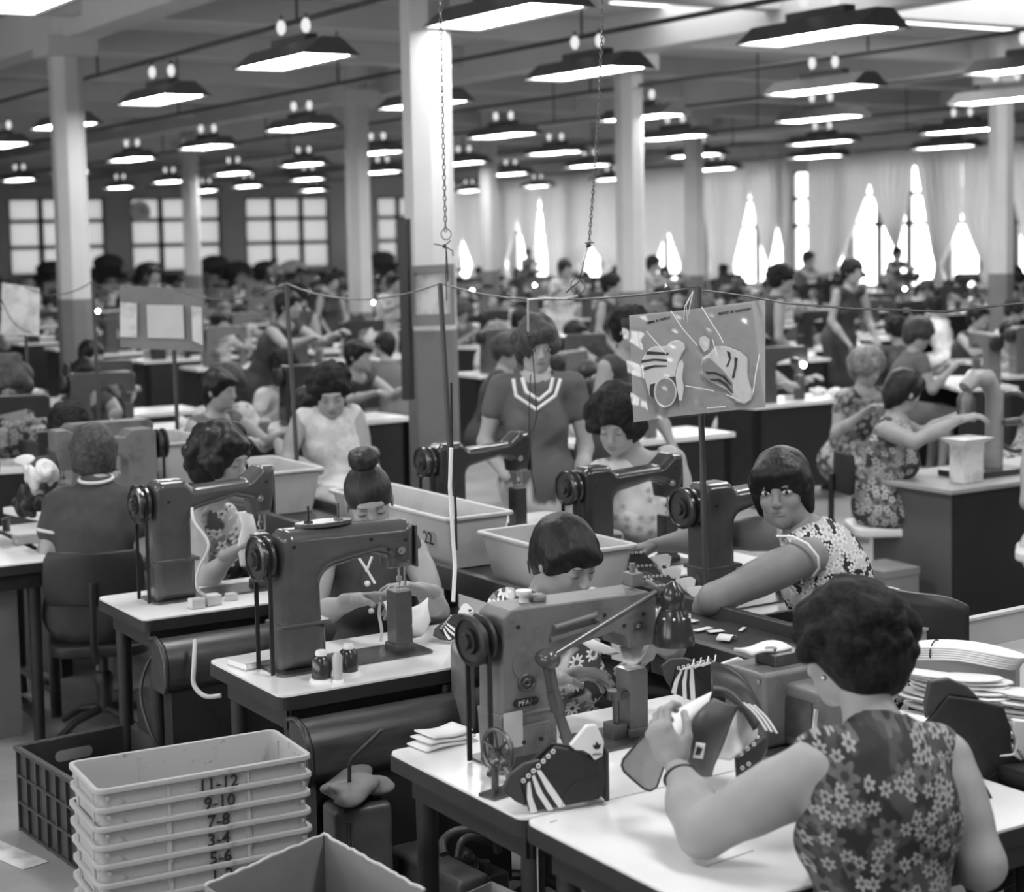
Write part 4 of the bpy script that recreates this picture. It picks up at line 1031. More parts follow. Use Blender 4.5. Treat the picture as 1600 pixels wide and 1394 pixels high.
pl = [posts[k] for k in (32, 140, 262, 441, 681)]
w_pts = []
for i in range(4): w_pts += sag(pl[i], pl[i + 1], .07)
mid = atd(870, 468, 6.3)
w_pts += sag(pl[-1], mid, .02) + sag(mid, posts[1083], .01)
e1 = atd(1330, 482, 5.0); e2 = atd(1480, 487, 4.8); e3 = atd(1640, 470, 4.6)
w_pts += [atd(1085, 452, 5.66), atd(1110, 455, 5.6), atd(1170, 463, 5.4), atd(1230, 474, 5.2), e1, atd(1400, 484, 4.9), e2, atd(1560, 477, 4.7), e3]
o = bld(lambda b: b.tube(w_pts, .0035, 5), 'sagging_wire', m_steel_d); tag(o, 'thin wire strung from post to post above the conveyor', 'wire')
def chain(label, pts, n, r=.0016, lk=.016):
    b = MB(); P0 = [V3(p) for p in pts]; L = [0]
    for i in range(1, len(P0)): L.append(L[-1] + (P0[i] - P0[i - 1]).length)
    def ev(s):
        for i in range(1, len(P0)):
            if s <= L[i] or i == len(P0) - 1: return P0[i - 1].lerp(P0[i], (s - L[i - 1]) / max(L[i] - L[i - 1], 1e-6)), (P0[i] - P0[i - 1]).normalized()
    s, k = 0, 0
    while s < L[-1]:
        c, d = ev(s + lk * .5); u = d.orthogonal().normalized(); w = d.cross(u); q = u if k % 2 else w
        b.tube([c + d * lk * .62 * math.cos(t) + q * lk * .28 * math.sin(t) for t in [2 * PI * i / 8 for i in range(8)]], r * 1.3, 4, True); s += lk * .98; k += 1
    o = b.build('hanging_chain', m_steel_d); return tag(o, label, 'chain', 'hanging chains')
cD = 6.6
c1 = [atd(688, -95, cD), atd(689, 40, cD), atd(692, 200, cD), atd(696, 355, cD)]
c1[0] = V3((c1[0].x, c1[0].y, 4.45)); chain('long chain hanging beside the big central column', c1, 0, lk=.020)
c2 = [atd(950, -120, 6.3), atd(941, 40, 6.3), atd(934, 200, 6.3), atd(920, 385, 6.3)]
c2[0] = V3((c2[0].x, c2[0].y, 4.45)); chain('thin chain hanging right of centre from the ceiling', c2, 0, lk=.015)
def ringo(label, c, r, t=.0022):
    o = bld(lambda b: b.tube([c + CX_ * r * math.cos(a) * .9 + V3((0, 0, 1)) * r * math.sin(a) for a in [2 * PI * i / 20 for i in range(20)]], t, 5, True), 'steel_ring', m_steel_d); return tag(o, label, 'ring', 'rings below the chains')
ringo('steel ring at the end of the chain by the central column', atd(697, 366, cD), .021)
ringo('steel ring tied to the wire right of centre', atd(903, 447, 6.3), .028)
def knot(label, c, r, arms, m=None):
    o = bld(lambda b: ([b.ball(c + V3((random.uniform(-1, 1), random.uniform(-1, 1), random.uniform(-1, 1))) * r * .6, r * .7, 7, 5) for _ in range(5)], [b.tube(a, .0022, 5) for a in arms]), 'rope_knot', m_blk if m is None else m); return tag(o, label, 'rope', 'knotted ropes below the chains')
A = lambda x, y, D=cD: atd(x, y, D)
knot('frayed knotted rope under the ring by the central column', A(695, 384), .008, [[A(678, 381), A(690, 384), A(697, 382), A(704, 376)], [A(697, 386), A(707, 392), A(708, 400)], [A(697, 386), A(699, 410), A(700, 440)], [A(697, 386), A(697, 430), A(698, 470)]])
knot('dark knot joining the two chain pieces right of centre', A(920, 384, 6.3), .008, [[A(914, 380, 6.3), A(928, 379, 6.3)], [A(919, 386, 6.3), A(911, 415, 6.3), A(905, 438, 6.3)], [A(905, 440, 6.3), A(890, 452, 6.3), A(884, 458, 6.3)]])
knot('dark cord dangling before the standing woman in the trimmed dress', A(826, 525, 6.5), .009, [[A(825, 470, 6.5), A(823, 520, 6.5), A(832, 545, 6.5), A(836, 600, 6.5), A(839, 650, 6.5), A(833, 672, 6.5), A(812, 690, 6.5)], [A(829, 585, 6.5), A(827, 640, 6.5), A(827, 672, 6.5), A(831, 740, 6.5), A(837, 772, 6.5)]])
o = bld(lambda b: b.tube([A(825, 518, 6.45), A(825, 468, 6.4), A(850, 466, 6.35), A(880, 467, 6.3), A(903, 462, 6.3)], .004, 5), 'pale_cord', m_cable); tag(o, 'pale square-cornered cord tied along the wire', 'cord')
o = bld(lambda b: b.tube([A(705, 598, 5.6), A(706, 690, 5.6), A(712, 800, 5.6), A(713, 860, 5.58)], .0042, 6), 'black_cord', m_blk); tag(o, 'black cord hanging in front of the light bins', 'cord')
o = bld(lambda b: b.tube([A(705, 700, 5.55), A(703, 760, 5.55), A(707, 830, 5.55), A(711, 885, 5.5), A(708, 940, 5.45)], .0068, 6), 'white_tape', m_offw); tag(o, 'white tape hanging beside the black cord before the bins', 'tape')

# sign with the bagged shoes
def film_mat():
    m = bpy.data.materials.new('plastic_film'); m.use_nodes = True; nt = m.node_tree; nt.nodes.clear()
    tr = N(nt, 'ShaderNodeBsdfTransparent'); tr.inputs[0].default_value = (.93,) * 3 + (1,); gl = N(nt, 'ShaderNodeBsdfGlossy'); gl.inputs['Roughness'].default_value = .12
    mx = N(nt, 'ShaderNodeMixShader', n_0=.13); nt.links.new(tr.outputs[0], mx.inputs[1]); nt.links.new(gl.outputs[0], mx.inputs[2])
    nt.links.new(mx.outputs[0], N(nt, 'ShaderNodeOutputMaterial').inputs[0]); return m
m_film = film_mat(); m_board = mat('sign_board', .36, .75, var=.12, scale=4); m_stripe = mat('stripe_dark', .02, .6); m_sole = mat('lining_grey', .30, .8)
SD = 5.42
s00, s10, s11, s01 = atd(990, 660, SD), atd(1196, 636, SD - .06), atd(1196, 468, SD - .06), atd(983, 493, SD)
EX = (s10 - s00); EY = (s01 - s00); SW, SH = EX.length, EY.length; ex = EX.normalized(); ey = (EY - ex * EY.dot(ex)).normalized(); ez = ex.cross(ey)
sg = empty('shoe_sign', s00, 0, 'square sign board with two striped shoe uppers under clear plastic', 'sign')
sg.matrix_world = Matrix(((ex.x, ey.x, ez.x, s00.x), (ex.y, ey.y, ez.y, s00.y), (ex.z, ey.z, ez.z, s00.z), (0, 0, 0, 1)))
dx01 = (s01 - s00).dot(ex); dx11 = (s11 - s00).dot(ex); h01 = (s01 - s00).dot(ey); h11 = (s11 - s00).dot(ey)
bld(lambda b: b.prism([(0, 0), (SW * .3, .004), (SW, -.0), (dx11, h11), (SW * .5, (h01 + h11) / 2 - .004), (dx01, h01)], -.006, 0, 'XY'), 'board', m_board, sg)
U = SW / 207.
def q(px, py): 
    """photo position over the board -> board plane"""
    d = ray(px, py); n = ez; t = (s00 - EYE).dot(n) / d.dot(n); w = EYE + d * t - s00; return w.dot(ex), w.dot(ey)
def flat(pts, z, nm, m, th=.004, bev=0):
    c = [q(*p) for p in pts]; area = sum(c[i][0] * c[(i + 1) % len(c)][1] - c[(i + 1) % len(c)][0] * c[i][1] for i in range(len(c)))
    if area < 0: c = c[::-1]
    return bld(lambda b: b.prism(c, z, z + th, 'XY'), nm, m, sg, bevel=bev)
z_ = lambda x, y: (980 + x * 220 / 1533, 460 + y * 200 / 1394)
flat([z_(*p) for p in ((240, 590), (300, 560), (420, 560), (480, 510), (560, 490), (630, 530), (640, 590), (600, 650), (560, 740), (530, 900), (420, 900), (300, 1050), (260, 1140), (240, 1080), (150, 760), (170, 690))], .001, 'left_upper', m_whitecl, .016, .006)
for pp in (((225, 615), (455, 632), (450, 655), (205, 652)), ((165, 712), (300, 695), (440, 705), (436, 730), (300, 718), (150, 745)), ((165, 795), (300, 765), (437, 768), (436, 785), (300, 790), (178, 830))):
    flat([z_(*p) for p in pp], .0172, 'stripe', m_stripe, .0012)
flat([z_(300 + 120 + 125 * math.cos(t), 1060 + 165 * math.sin(t)) for t in [2 * PI * i / 22 for i in range(22)]], .018, 'opening_binding', m_whitecl, .006, .002)
flat([z_(300 + 120 + 106 * math.cos(t), 1055 + 148 * math.sin(t)) for t in [2 * PI * i / 22 for i in range(22)]], .0241, 'opening', m_sole, .001)
flat([z_(*p) for p in ((255, 975), (310, 960), (290, 1050), (300, 1130), (255, 1110), (245, 1040))], .0172, 'heel_patch', m_stripe, .001)
flat([z_(*p) for p in ((560, 740), (600, 700), (620, 760), (600, 900), (620, 1010), (600, 1150), (570, 1150), (540, 1000), (530, 880))], .018, 'laces', m_offw, .004, .001)
flat([z_(*p) for p in ((830, 680), (900, 640), (960, 560), (1080, 560), (1230, 620), (1310, 690), (1310, 850), (1330, 960), (1375, 1080), (1350, 1150), (1280, 1195), (1190, 1170), (1100, 1050), (900, 940), (820, 880), (800, 780))], .001, 'right_upper', m_whitecl, .014, .005)
flat([z_(*p) for p in ((830, 700), (900, 690), (1050, 830), (1150, 960), (1150, 1080), (1060, 1000), (900, 930), (830, 880), (810, 780))], .0152, 'dark_side', m_sole, .001)
for pp in (((850, 835), (960, 840), (1060, 880), (1140, 980), (1120, 980), (1040, 900), (950, 860), (880, 870)), ((900, 915), (1010, 915), (1090, 970), (1160, 1075), (1130, 1060), (1060, 985), (990, 940), (905, 930)), ((1085, 610), (1125, 630), (1130, 700), (1100, 780), (1075, 785), (1110, 700)), ((1170, 680), (1205, 690), (1190, 800), (1165, 910), (1140, 905), (1165, 790))):
    flat([z_(*p) for p in pp], .0165, 'stripe', m_stripe, .0012)
for pp in (((780, 540), (790, 470), (850, 450), (905, 490), (890, 600), (840, 630)),): flat([z_(*p) for p in pp], .002, 'tongue', m_whitecl, .010, .003)
bld(lambda b: b.grid(lambda u, v: ((.002 + u * (SW - .004)) * 1, v * (h01 + (h11 - h01) * u) * .985, .031 + .004 * math.sin(u * 19 + v * 7) * math.sin(v * 13 - u * 5) - .02 * max(0, abs(u - .5) * 2 - .75) / .25), 60, 44), 'plastic_film', m_film, sg)
bld(lambda b: [b.tube([(*q(*z_(x, y)), .0375) for x, y in pp], .0012, 5) for pp in ([(215, 390), (330, 520), (430, 640)], [(480, 170), (620, 380), (770, 550)], [(815, 130), (900, 270), (1010, 440), (1050, 520)], [(930, 480), (965, 600), (980, 660)], [(1440, 640), (1400, 850), (1370, 1060)], [(640, 985), (800, 1010), (945, 1040)], [(1080, 1080), (1200, 1130)], [(870, 1225), (1075, 1210)])], 'film_crease', m_offw, sg) if 0 else None
for pp in ([(215, 390), (330, 520), (430, 640)], [(480, 170), (620, 380), (770, 550)], [(815, 130), (900, 270), (1010, 440), (1050, 520)], [(930, 480), (965, 600), (980, 660)], [(1440, 640), (1400, 850), (1370, 1060)], [(640, 985), (800, 1010), (945, 1040)], [(1080, 1080), (1200, 1130)], [(870, 1225), (1075, 1210)]): bld(lambda b: b.tube([(*q(*z_(x, y)), .0375) for x, y in pp], .0017, 5), 'film_crease', m_offw, sg)
text('print', 'FRANZ. M. HORVATH', .0105, m_ink, sg, (*q(1147, 487), .0005), (1, .03, 0), (0, 1, 0), shear=.3, bold=.0006)
text('print', 'HERM. M. PORCZ', .0098, m_ink, sg, (*q(1028, 501), .0005), (1, .12, 0), (0, 1, 0), shear=.3, bold=.0006)
bld(lambda b: [b.tube([(*q(1083, 455), .0), (*q(x, 478), .004), (*q(x2, y2), .006)], .0014, 4) for x, x2, y2 in ((1070, 1068, 500), (1072, 1075, 504), (1078, 1076, 492))], 'tie_string', m_offw, sg)

# sign with the paper square, sign at the left edge
def board_sign(label, corners, D, m, inner):
    a, b_, c, d = [atd(x, y, D) for x, y in corners]; r = empty('board_sign', a, 0, label, 'sign')
    nrm = (b_ - a).cross(d - a).normalized(); off = nrm * .004
    def f(bb): 
        vs = [v - a for v in (a, b_, c, d)]; bb.add([v - off for v in vs] + [v + off for v in vs], [(3, 2, 1, 0), (4, 5, 6, 7), (0, 1, 5, 4), (1, 2, 6, 5), (2, 3, 7, 6), (3, 0, 4, 7)])
    bld(f, 'board', m, r)
    for nm, cs, mm in inner:
        vs = [atd(x, y, D - .02) - a for x, y in cs]; bld(lambda bb: bb.add(vs + [v + nrm * .004 for v in vs], [(0, 1, 2, 3), (4, 7, 6, 5), (0, 4, 5, 1), (1, 5, 6, 2), (2, 6, 7, 3), (3, 7, 4, 0)]), nm, mm, r)
    return r
D2 = depth(posts[262]) - .05; D3 = depth(posts[32]) - .05
m_sb2 = mat('sign_board_grey', .20, .75, var=.2, scale=6); m_pap = mat('paper', .55, .8, var=.06); m_pap2 = mat('paper_pale', .66, .8, v2=.45, scale=10)
board_sign('grey sign board with a blank paper square and light side strips', [(188, 543), (318, 550), (318, 452), (187, 446)], D2, m_sb2, [('paper_square', [(231, 528), (288, 529), (286, 477), (229, 476)], m_pap), ('left_strip', [(188, 526), (214, 528), (214, 474), (188, 472)], m_pap2), ('right_strip', [(301, 532), (317, 540), (315, 480), (299, 478)], m_pap2)])
board_sign('pale sign board with a curved dark cord at the left edge of the photo', [(2, 523), (61, 525), (62, 450), (3, 442)], D3, m_pap2, [])
cable('dark cord curving across the pale sign at the left edge', [atd(3, 470, D3 - .06), atd(15, 495, D3 - .06), atd(30, 512, D3 - .06), atd(50, 521, D3 - .06)], .004, m_rail, 'curved_cord', 'cord')
# notice board on the central column
nbp = [atd(638, 510, 11.05), atd(712, 507, 11.05), atd(710, 412, 11.05), atd(640, 416, 11.05)]
r = empty('notice_board', nbp[0], 0, 'dark framed notice board with white sheet on the central column', 'notice board')
ring_o = [v - nbp[0] for v in nbp]; cen = sum(ring_o, V3()) / 4; nn = -FH
def fr(b):
    o = ring_o; i = [atd(x, y, 11.05) - nbp[0] for x, y in ((650, 492), (704, 490), (703, 424), (648, 427))]
    vs = o + i; vs = vs + [v + nn * .05 for v in vs]
    for k in range(4): j = (k + 1) % 4; b.add(vs, [(8 + k, 8 + j, 12 + j, 12 + k), (k, j, 8 + j, 8 + k), (4 + k, 12 + k, 12 + j, 4 + j)])
bld(fr, 'frame', m_dado, r)
bld(lambda b: b.add([atd(x, y, 11.04) - nbp[0] for x, y in ((650, 492), (704, 490), (703, 424), (648, 427))], [(0, 1, 2, 3)]), 'white_sheet', m_pap2, r)
bld(lambda b: b.add([v + FH * .0 for v in ring_o], [(0, 1, 2, 3)]), 'backing', m_dado, r)
o = bld(lambda b: b.bb(-.03, .03, -.03, .03, -.55, .60), 'dark_board_edge', m_blk, loc=atd(635, 490, 11.0)); tag(o, 'dark upright plank on the left side of the notice board', 'plank'); o.rotation_euler = (0, 0, R(32))
# ------------------------------------------------------------------ the women near the camera
J_ = atd
def cd(r, f, u):
    """direction from camera-space right / away / up"""
    return R0 * r + FH * f + V3((0, 0, u))

# 1 woman in dark floral, back to us, lower right
H1 = Head(J_(1324, 1016, 3.60), cd(-.72, .62, -.30), cd(-.1, .25, 1), .95)
p1 = person('woman in dark floral sleeveless dress seen from behind, holding up a shoe upper', H1,
    J_(1368, 1130, 3.50), J_(1378, 1270, 3.36), J_(1385, 1610, 3.22), [J_(1472, 1190, 3.50), J_(1268, 1208, 3.36)], [J_(1530, 1350, 3.40), J_(1098, 1300, 3.44)], [J_(1480, 1310, 3.66), J_(1056, 1194, 3.60)],
    hands=[None, dict(w=J_(1056, 1194, 3.60), d=cd(-.42, .25, .85), nrm=cd(.60, .78, .05), thumb=cd(.5, -.7, .5), curls=(.85, .9, .95, 1.0), spread=.04, h=.0034)],
    cm=m_fl_dark, hair=('bigcurly', m_hair_curl), fat=1.08, armf=1.32, face=False, hamp=.004, neckr=.08, neckdrop=.0)
bld(lambda b: b.ball(H1.W(.0, 0, 0) * 0 + J_(1287, 1060, 3.50) - V3(p1.location), .0065, 8, 6), 'earring', m_steel, p1)
e_ = J_(1063, 1214, 3.573) - V3(p1.location); dr_ = (J_(1056, 1194, 3.60) - J_(1098, 1300, 3.44)).normalized()
def bracelet(b):
    u = dr_.orthogonal().normalized(); w = dr_.cross(u); b.tube([e_ + dr_ * 0.0 + (u * math.cos(t) + w * math.sin(t)) * .0345 for t in [2 * PI * i / 24 for i in range(24)]], .0035, 6, True)
bld(bracelet, 'wrist_band', m_blk, p1)

# 2 operator of the worn machine
H2 = Head(J_(884, 872, 4.96), cd(.62, -.68, -.45), cd(.12, -.30, 1))
p2 = person('short dark haired woman in daisy print dress bending over the worn machine', H2,
    J_(846, 940, 5.00), J_(858, 1035, 4.94), J_(862, 1215, 4.98), [J_(790, 955, 4.86), J_(936, 952, 5.06)], [J_(800, 1082, 4.70), J_(1050, 1010, 4.86)], [J_(866, 1060, 4.50), J_(1030, 985, 4.56)],
    hands=[dict(w=J_(866, 1060, 4.50), d=cd(.85, -.2, .18), nrm=cd(.1, -.55, -.75), thumb=cd(.2, -.3, 1), curls=(.28, .36, .42, .48), spread=.05, pinch=.1),
           dict(w=J_(1030, 980, 4.54), d=cd(-.45, -.30, -.70), nrm=cd(-.7, .5, -.1), thumb=cd(-.6, .3, .5), curls=(.3, .33, .36, .4), spread=.06)],
    cm=m_fl_daisy, hair=('pixie', m_hair_dk), eyes='down', sleeve=.42, hamp=.0035)

# 3 woman with a bun
H3 = Head(J_(577, 783, 5.86), cd(.16, -.90, -.36), cd(-.05, -.38, .9))
p3 = person('woman with a top bun bent over white work at the glossy machine', H3,
    J_(574, 838, 5.98), J_(580, 920, 5.92), J_(582, 1100, 5.98), [J_(506, 868, 5.86), J_(648, 862, 5.94)], [J_(486, 965, 5.62), J_(684, 955, 5.76)], [J_(556, 938, 5.46), J_(660, 925, 5.50)],
    hands=[dict(w=J_(556, 938, 5.46), d=cd(.95, -.3, .16), nrm=cd(.1, -.5, -.7), thumb=cd(.3, .1, 1), curls=(.1, .4, .8, .95), spread=.05),
           dict(w=J_(662, 922, 5.50), d=cd(-.55, -.45, .25), nrm=cd(-.2, -.3, -.9), thumb=cd(-.5, .5, .2), curls=(.4, .45, .5, .5))],
    cm=m_dkdress, hair=('bun', m_hair_br), eyes='down', hamp=.0016, vneck=.10, neckr=.07)
off = V3(p3.location)
def srf(px, py, D): return J_(px, py, D) - off
for pts in ([(558, 868), (573, 890), (586, 912)], [(581, 870), (576, 884), (572, 893)]):
    bld(lambda b: b.tube([srf(x, y, 5.76) for x, y in pts], .0045, 6), 'white_piping', m_offw, p3)
for x, y in ((574, 912), (580, 955)): bld(lambda b: b.ball(srf(x, y, 5.755), .0105, 10, 8), 'button', m_offw, p3)

# 4 woman in profile at the machine with the white cable
H4 = Head(J_(349, 720, 6.72), cd(.88, -.42, -.14), cd(.0, 0, 1))
p4 = person('curly dark haired woman in profile working at the grey machine', H4,
    J_(322, 792, 6.78), J_(326, 858, 6.75), J_(322, 985, 6.85), [J_(300, 822, 6.60), J_(355, 812, 6.95)], [J_(312, 918, 6.44), J_(408, 872, 6.80)], [J_(366, 862, 6.42), J_(420, 850, 6.50)],
    hands=[dict(w=J_(366, 862, 6.42), d=cd(.75, .1, .35), nrm=cd(.2, -.2, -.9), thumb=cd(0, .3, 1), curls=(.3, .35, .4, .45), h=.0042), None],
    cm=m_fl_mid, hair=('bigcurly', m_hair_dk), eyes='down', hamp=.003, hres=.0036)

# 5 woman in the dark T-shirt, back to us
H5 = Head(J_(146, 706, 7.28), cd(-.25, .95, -.12), cd(0, .1, 1))
p5 = person('woman in dark T-shirt seen from behind on a black work chair', H5,
    J_(150, 750, 7.22), J_(152, 835, 7.20), J_(152, 948, 7.16), [J_(213, 788, 7.16), J_(92, 792, 7.22)], [J_(228, 868, 7.14), J_(74, 880, 7.18)], [J_(196, 885, 7.50), J_(70, 842, 7.52)],
    cm=m_shirt, cloth='t_shirt', hair=('bob', m_hair_mid), fat=1.22, sleeve=.42, face=False, hamp=.003, neckr=.06, hres=.0036)
o5 = V3(p5.location)
def torus_path(c, ax, r1, r2, n=22):
    u = ax.orthogonal().normalized(); w = ax.cross(u); return [c + u * r1 * math.cos(t) + w * r2 * math.sin(t) for t in [2 * PI * i / n for i in range(n)]]
nb5 = J_(150, 750, 7.20) - o5
bld(lambda b: b.tube([nb5 + R0 * .070 * math.cos(t) + FH * .060 * math.sin(t) + V3((0, 0, .006 + .012 * math.sin(t))) for t in [2 * PI * i / 24 for i in range(24)]], .0075, 6, True), 'collar', m_collar, p5)
a_, b_ = J_(92, 792, 7.22) - o5, J_(74, 880, 7.18) - o5
bld(lambda b: b.tube(torus_path(a_.lerp(b_, .45), (b_ - a_).normalized(), .070, .070), .008, 6, True), 'sleeve_trim', m_collar, p5)
wc = work_chair('black work chair under the woman in the dark T-shirt', (J_(160, 1000, 7.14).x, J_(160, 1000, 7.14).y, 0), math.atan2(FH.y, FH.x) - PI / 2 + .12, m=m_blk, h=.40)

# 6 curly haired woman behind the dark machine
H6 = Head(J_(964, 662, 7.20), cd(-.32, -.86, -.36), cd(-.12, -.4, 1), 1.04)
p6 = person('curly haired woman in wide-necked pale dress leaning over dark machine', H6,
    J_(990, 712, 7.32), J_(1000, 790, 7.28), J_(1010, 925, 7.35), [J_(930, 745, 7.18), J_(1055, 718, 7.34)], [J_(905, 835, 6.98), J_(1078, 815, 7.20)], [J_(965, 838, 6.75), J_(1062, 858, 6.98)],
    hands=[None, dict(w=J_(1062, 858, 6.98), d=cd(-.5, -.4, -.3), nrm=cd(-.2, -.2, -.9), thumb=cd(-.6, .5, .2), curl=.4, h=.0045)],
    cm=m_fl_pale, hair=('bigcurly', m_hair_curl), eyes='down', neckr=.105, neckdrop=.05, hamp=.005, hres=.0036)

# 7 the woman looking back at the camera
H7 = Head(J_(1222, 762, 5.66), cd(-.36, -.93, -.06), cd(-.10, .0, 1), 1.08)
p7 = person('dark bobbed woman in pale floral dress looking back at the camera', H7,
    J_(1258, 826, 5.66), J_(1296, 898, 5.62), J_(1335, 1045, 5.60), [J_(1240, 830, 5.84), J_(1262, 868, 5.46)], [J_(1124, 838, 5.98), J_(1116, 936, 5.45)], [J_(1024, 852, 6.02), J_(1092, 968, 5.66)],
    hands=[dict(w=J_(1024, 852, 6.02), d=cd(-.95, .1, -.16), nrm=cd(-.15, 0, -1), thumb=cd(.1, -1, 0), curls=(.3, .32, .36, .4), h=.0036), None],
    side=cd(-.1, 1, 0), kn=[J_(1180, 1075, 5.80), J_(1180, 1080, 5.45)], skin=m_skin2,
    cm=m_fl_light, hair=('bob', m_hair_dk), eyes='open', gaze=(-.001, 0), hamp=.0032, bust=1.0, fat=1.18, armf=1.22)
o7 = V3(p7.location)
a_, b_ = J_(1248, 878, 5.50) - o7, J_(1112, 938, 5.45) - o7
bld(lambda b: b.tube([J_(x, y, D) - o7 for x, y, D in ((1214, 838, 5.50), (1238, 838, 5.43), (1262, 850, 5.38), (1278, 870, 5.37), (1280, 888, 5.39), (1270, 900, 5.43))], .0045, 6), 'arm_piping', m_offw, p7)
# ------------------------------------------------------------------ shoe uppers
m_up = mat('upper_dark', .022, .45, var=.25, scale=20, spec=.4); m_up2 = mat('upper_grey', .05, .5, var=.2, scale=20)
OUT = dict(
    quarter=[(867, 1173), (898, 1181), (924, 1197), (942, 1175), (944, 1195), (945, 1225), (943, 1250), (933, 1260), (880, 1265), (825, 1269), (820, 1246), (813, 1223), (838, 1198)],
    tongue=[(898, 1181), (889, 1173), (903, 1158), (916, 1145), (930, 1145), (937, 1160), (942, 1173), (939, 1194), (927, 1199), (921, 1190), (909, 1182)],
    vamp=[(785, 1232), (797, 1210), (820, 1196), (845, 1192), (815, 1222), (823, 1262), (805, 1252)],
    s1=[(836, 1205), (843, 1206), (860, 1232), (880, 1264), (870, 1266), (852, 1238)], s2=[(829, 1214), (833, 1212), (845, 1240), (862, 1268), (853, 1269), (836, 1240)], s3=[(822, 1224), (826, 1221), (829, 1245), (837, 1269), (826, 1269), (821, 1246)],
    lining=[(905, 1178), (893, 1171), (912, 1150), (920, 1153)])
def shoe_upper(label, o, ex, ey, sc=1.0, mat_q=None, group=None, laces=False, half=True, plain=False):
    """o: world point of the bottom front of the quarter; ex heel-ward, ey up; local x = toe -> heel"""
    ex = V3(ex).normalized(); ey = V3(ey); ey = (ey - ex * ey.dot(ex)).normalized(); ez = ex.cross(ey)
    r = empty('shoe_upper', o, 0, label, 'shoe upper', group)
    M = Matrix((ex, ey, ez)).transposed().to_4x4(); M.translation = V3(o); r.matrix_world = M
    P = lambda l: [((x - 825) / 640 * sc, (1269 - y) / 640 * sc) for x, y in l][::-1]
    T = .016 * sc
    q_ = bld(lambda b: b.prism(P(OUT['quarter']), 0, T, 'XY'), 'quarter', mat_q or m_up, r, bevel=.0055 * sc, seg=3)
    bld(lambda b: b.prism(P(OUT['tongue']), .002, T + .003, 'XY'), 'tongue', m_whitecl, r, bevel=.003 * sc)
    bld(lambda b: b.prism(P(OUT['vamp']), -.008 * sc, T * .5, 'XY'), 'vamp', m_up2, r, bevel=.004 * sc)
    for k in (() if plain else ('s1', 's2', 's3')): bld(lambda b: b.prism(P(OUT[k]), T + .0002, T + .0016, 'XY'), 'stripe', m_whitecl, r)
    if half:
        bld(lambda b: b.prism([(x + .004, y * .96) for x, y in P(OUT['quarter'])], -.052 * sc, -.040 * sc, 'XY'), 'far_side', mat_q or m_up, r, bevel=.004 * sc)
        bld(lambda b: b.prism([(x, y) for x, y in (((118 / 640) * sc, .005), ((118 / 640 + .012) * sc, .005), ((118 / 640 + .012) * sc, .12 * sc), ((118 / 640) * sc, .14 * sc))], -.050 * sc, T, 'XY'), 'heel', mat_q or m_up, r, bevel=.006 * sc)
    for pts in ([(850, 1207), (872, 1222), (905, 1226), (943, 1222)], [(874, 1264), (880, 1245), (892, 1232), (905, 1226)], [(930, 1203), (933, 1225), (931, 1259)]):
        bld(lambda b: b.tube([(x, y, T + .0004) for x, y in [((p[0] - 825) / 640 * sc, (1269 - p[1]) / 640 * sc) for p in pts]], .0016 * sc, 6), 'quilted_seam', m_blk, r)
    def ey_(b):
        for k in range(0 if plain else 7):
            x = (816 + k * 7.8 - 825) / 640 * sc; y = (1269 - (1219 - k * 6.6)) / 640 * sc
            b.tube([(x + .0042 * sc * math.cos(t), y + .0042 * sc * math.sin(t), T + .001) for t in [2 * PI * i / 8 for i in range(8)]], .0018 * sc, 5, True)
    if not plain: o_ = bld(ey_, 'eyelets', m_whitecl, q_)
    if laces:
        bld(lambda b: [b.tube([((820 + k * 12 - 825) / 640 * sc, (1269 - 1222 + k * 9) / 640 * sc, T + .004), ((835 + k * 12 - 825) / 640 * sc, (1269 - 1200 + k * 9) / 640 * sc, T + .018), ((838 + k * 12 - 825) / 640 * sc, (1269 - 1190 + k * 9) / 640 * sc, T * .3)], .0022, 5) for k in range(4)], 'laces', m_offw, r)
    # trefoil and word on the tongue
    def tre(b):
        cx, cy = (930 - 825) / 640 * sc, (1269 - 1180) / 640 * sc
        for a, l, w_ in ((90, .0155, .0034), (142, .013, .003), (38, .013, .003)):
            d = (math.cos(R(a)), math.sin(R(a))); n_ = (-d[1], d[0])
            pts = [(cx + d[0] * l * t * sc + n_[0] * w_ * s * math.sin(PI * min(t * .95, 1)) * sc, cy + d[1] * l * t * sc + n_[1] * w_ * s * math.sin(PI * min(t * .95, 1)) * sc) for s, ts in ((1, (.15, .35, .6, .85, 1)), (-1, (.85, .6, .35, .15))) for t in ts]
            b.prism(pts[::-1], T + .0032, T + .0040, 'XY')
        b.prism([(cx - .009 * sc, cy + .002 * sc), (cx + .009 * sc, cy + .002 * sc), (cx + .004 * sc, cy - .003 * sc), (cx - .004 * sc, cy - .003 * sc)][::-1], T + .0032, T + .0040, 'XY')
    bld(tre, 'trefoil', m_ink, r)
    text('word_mark', 'adidas', .0095 * sc, m_ink, r, ((930 - 825) / 640 * sc, (1269 - 1189.5) / 640 * sc, T + .0036), (1, 0, 0), (0, 1, 0), thick=.0003)
    return r
pA, pB = at(825, 1269, .77), at(938, 1257, .77)
shoe_upper('dark high shoe upper with three white stripes standing on the table before the worn machine', pA + V3((0, 0, .003)), pB - pA, (0, 0, 1), sc=(pB - pA).length / (113 / 640))
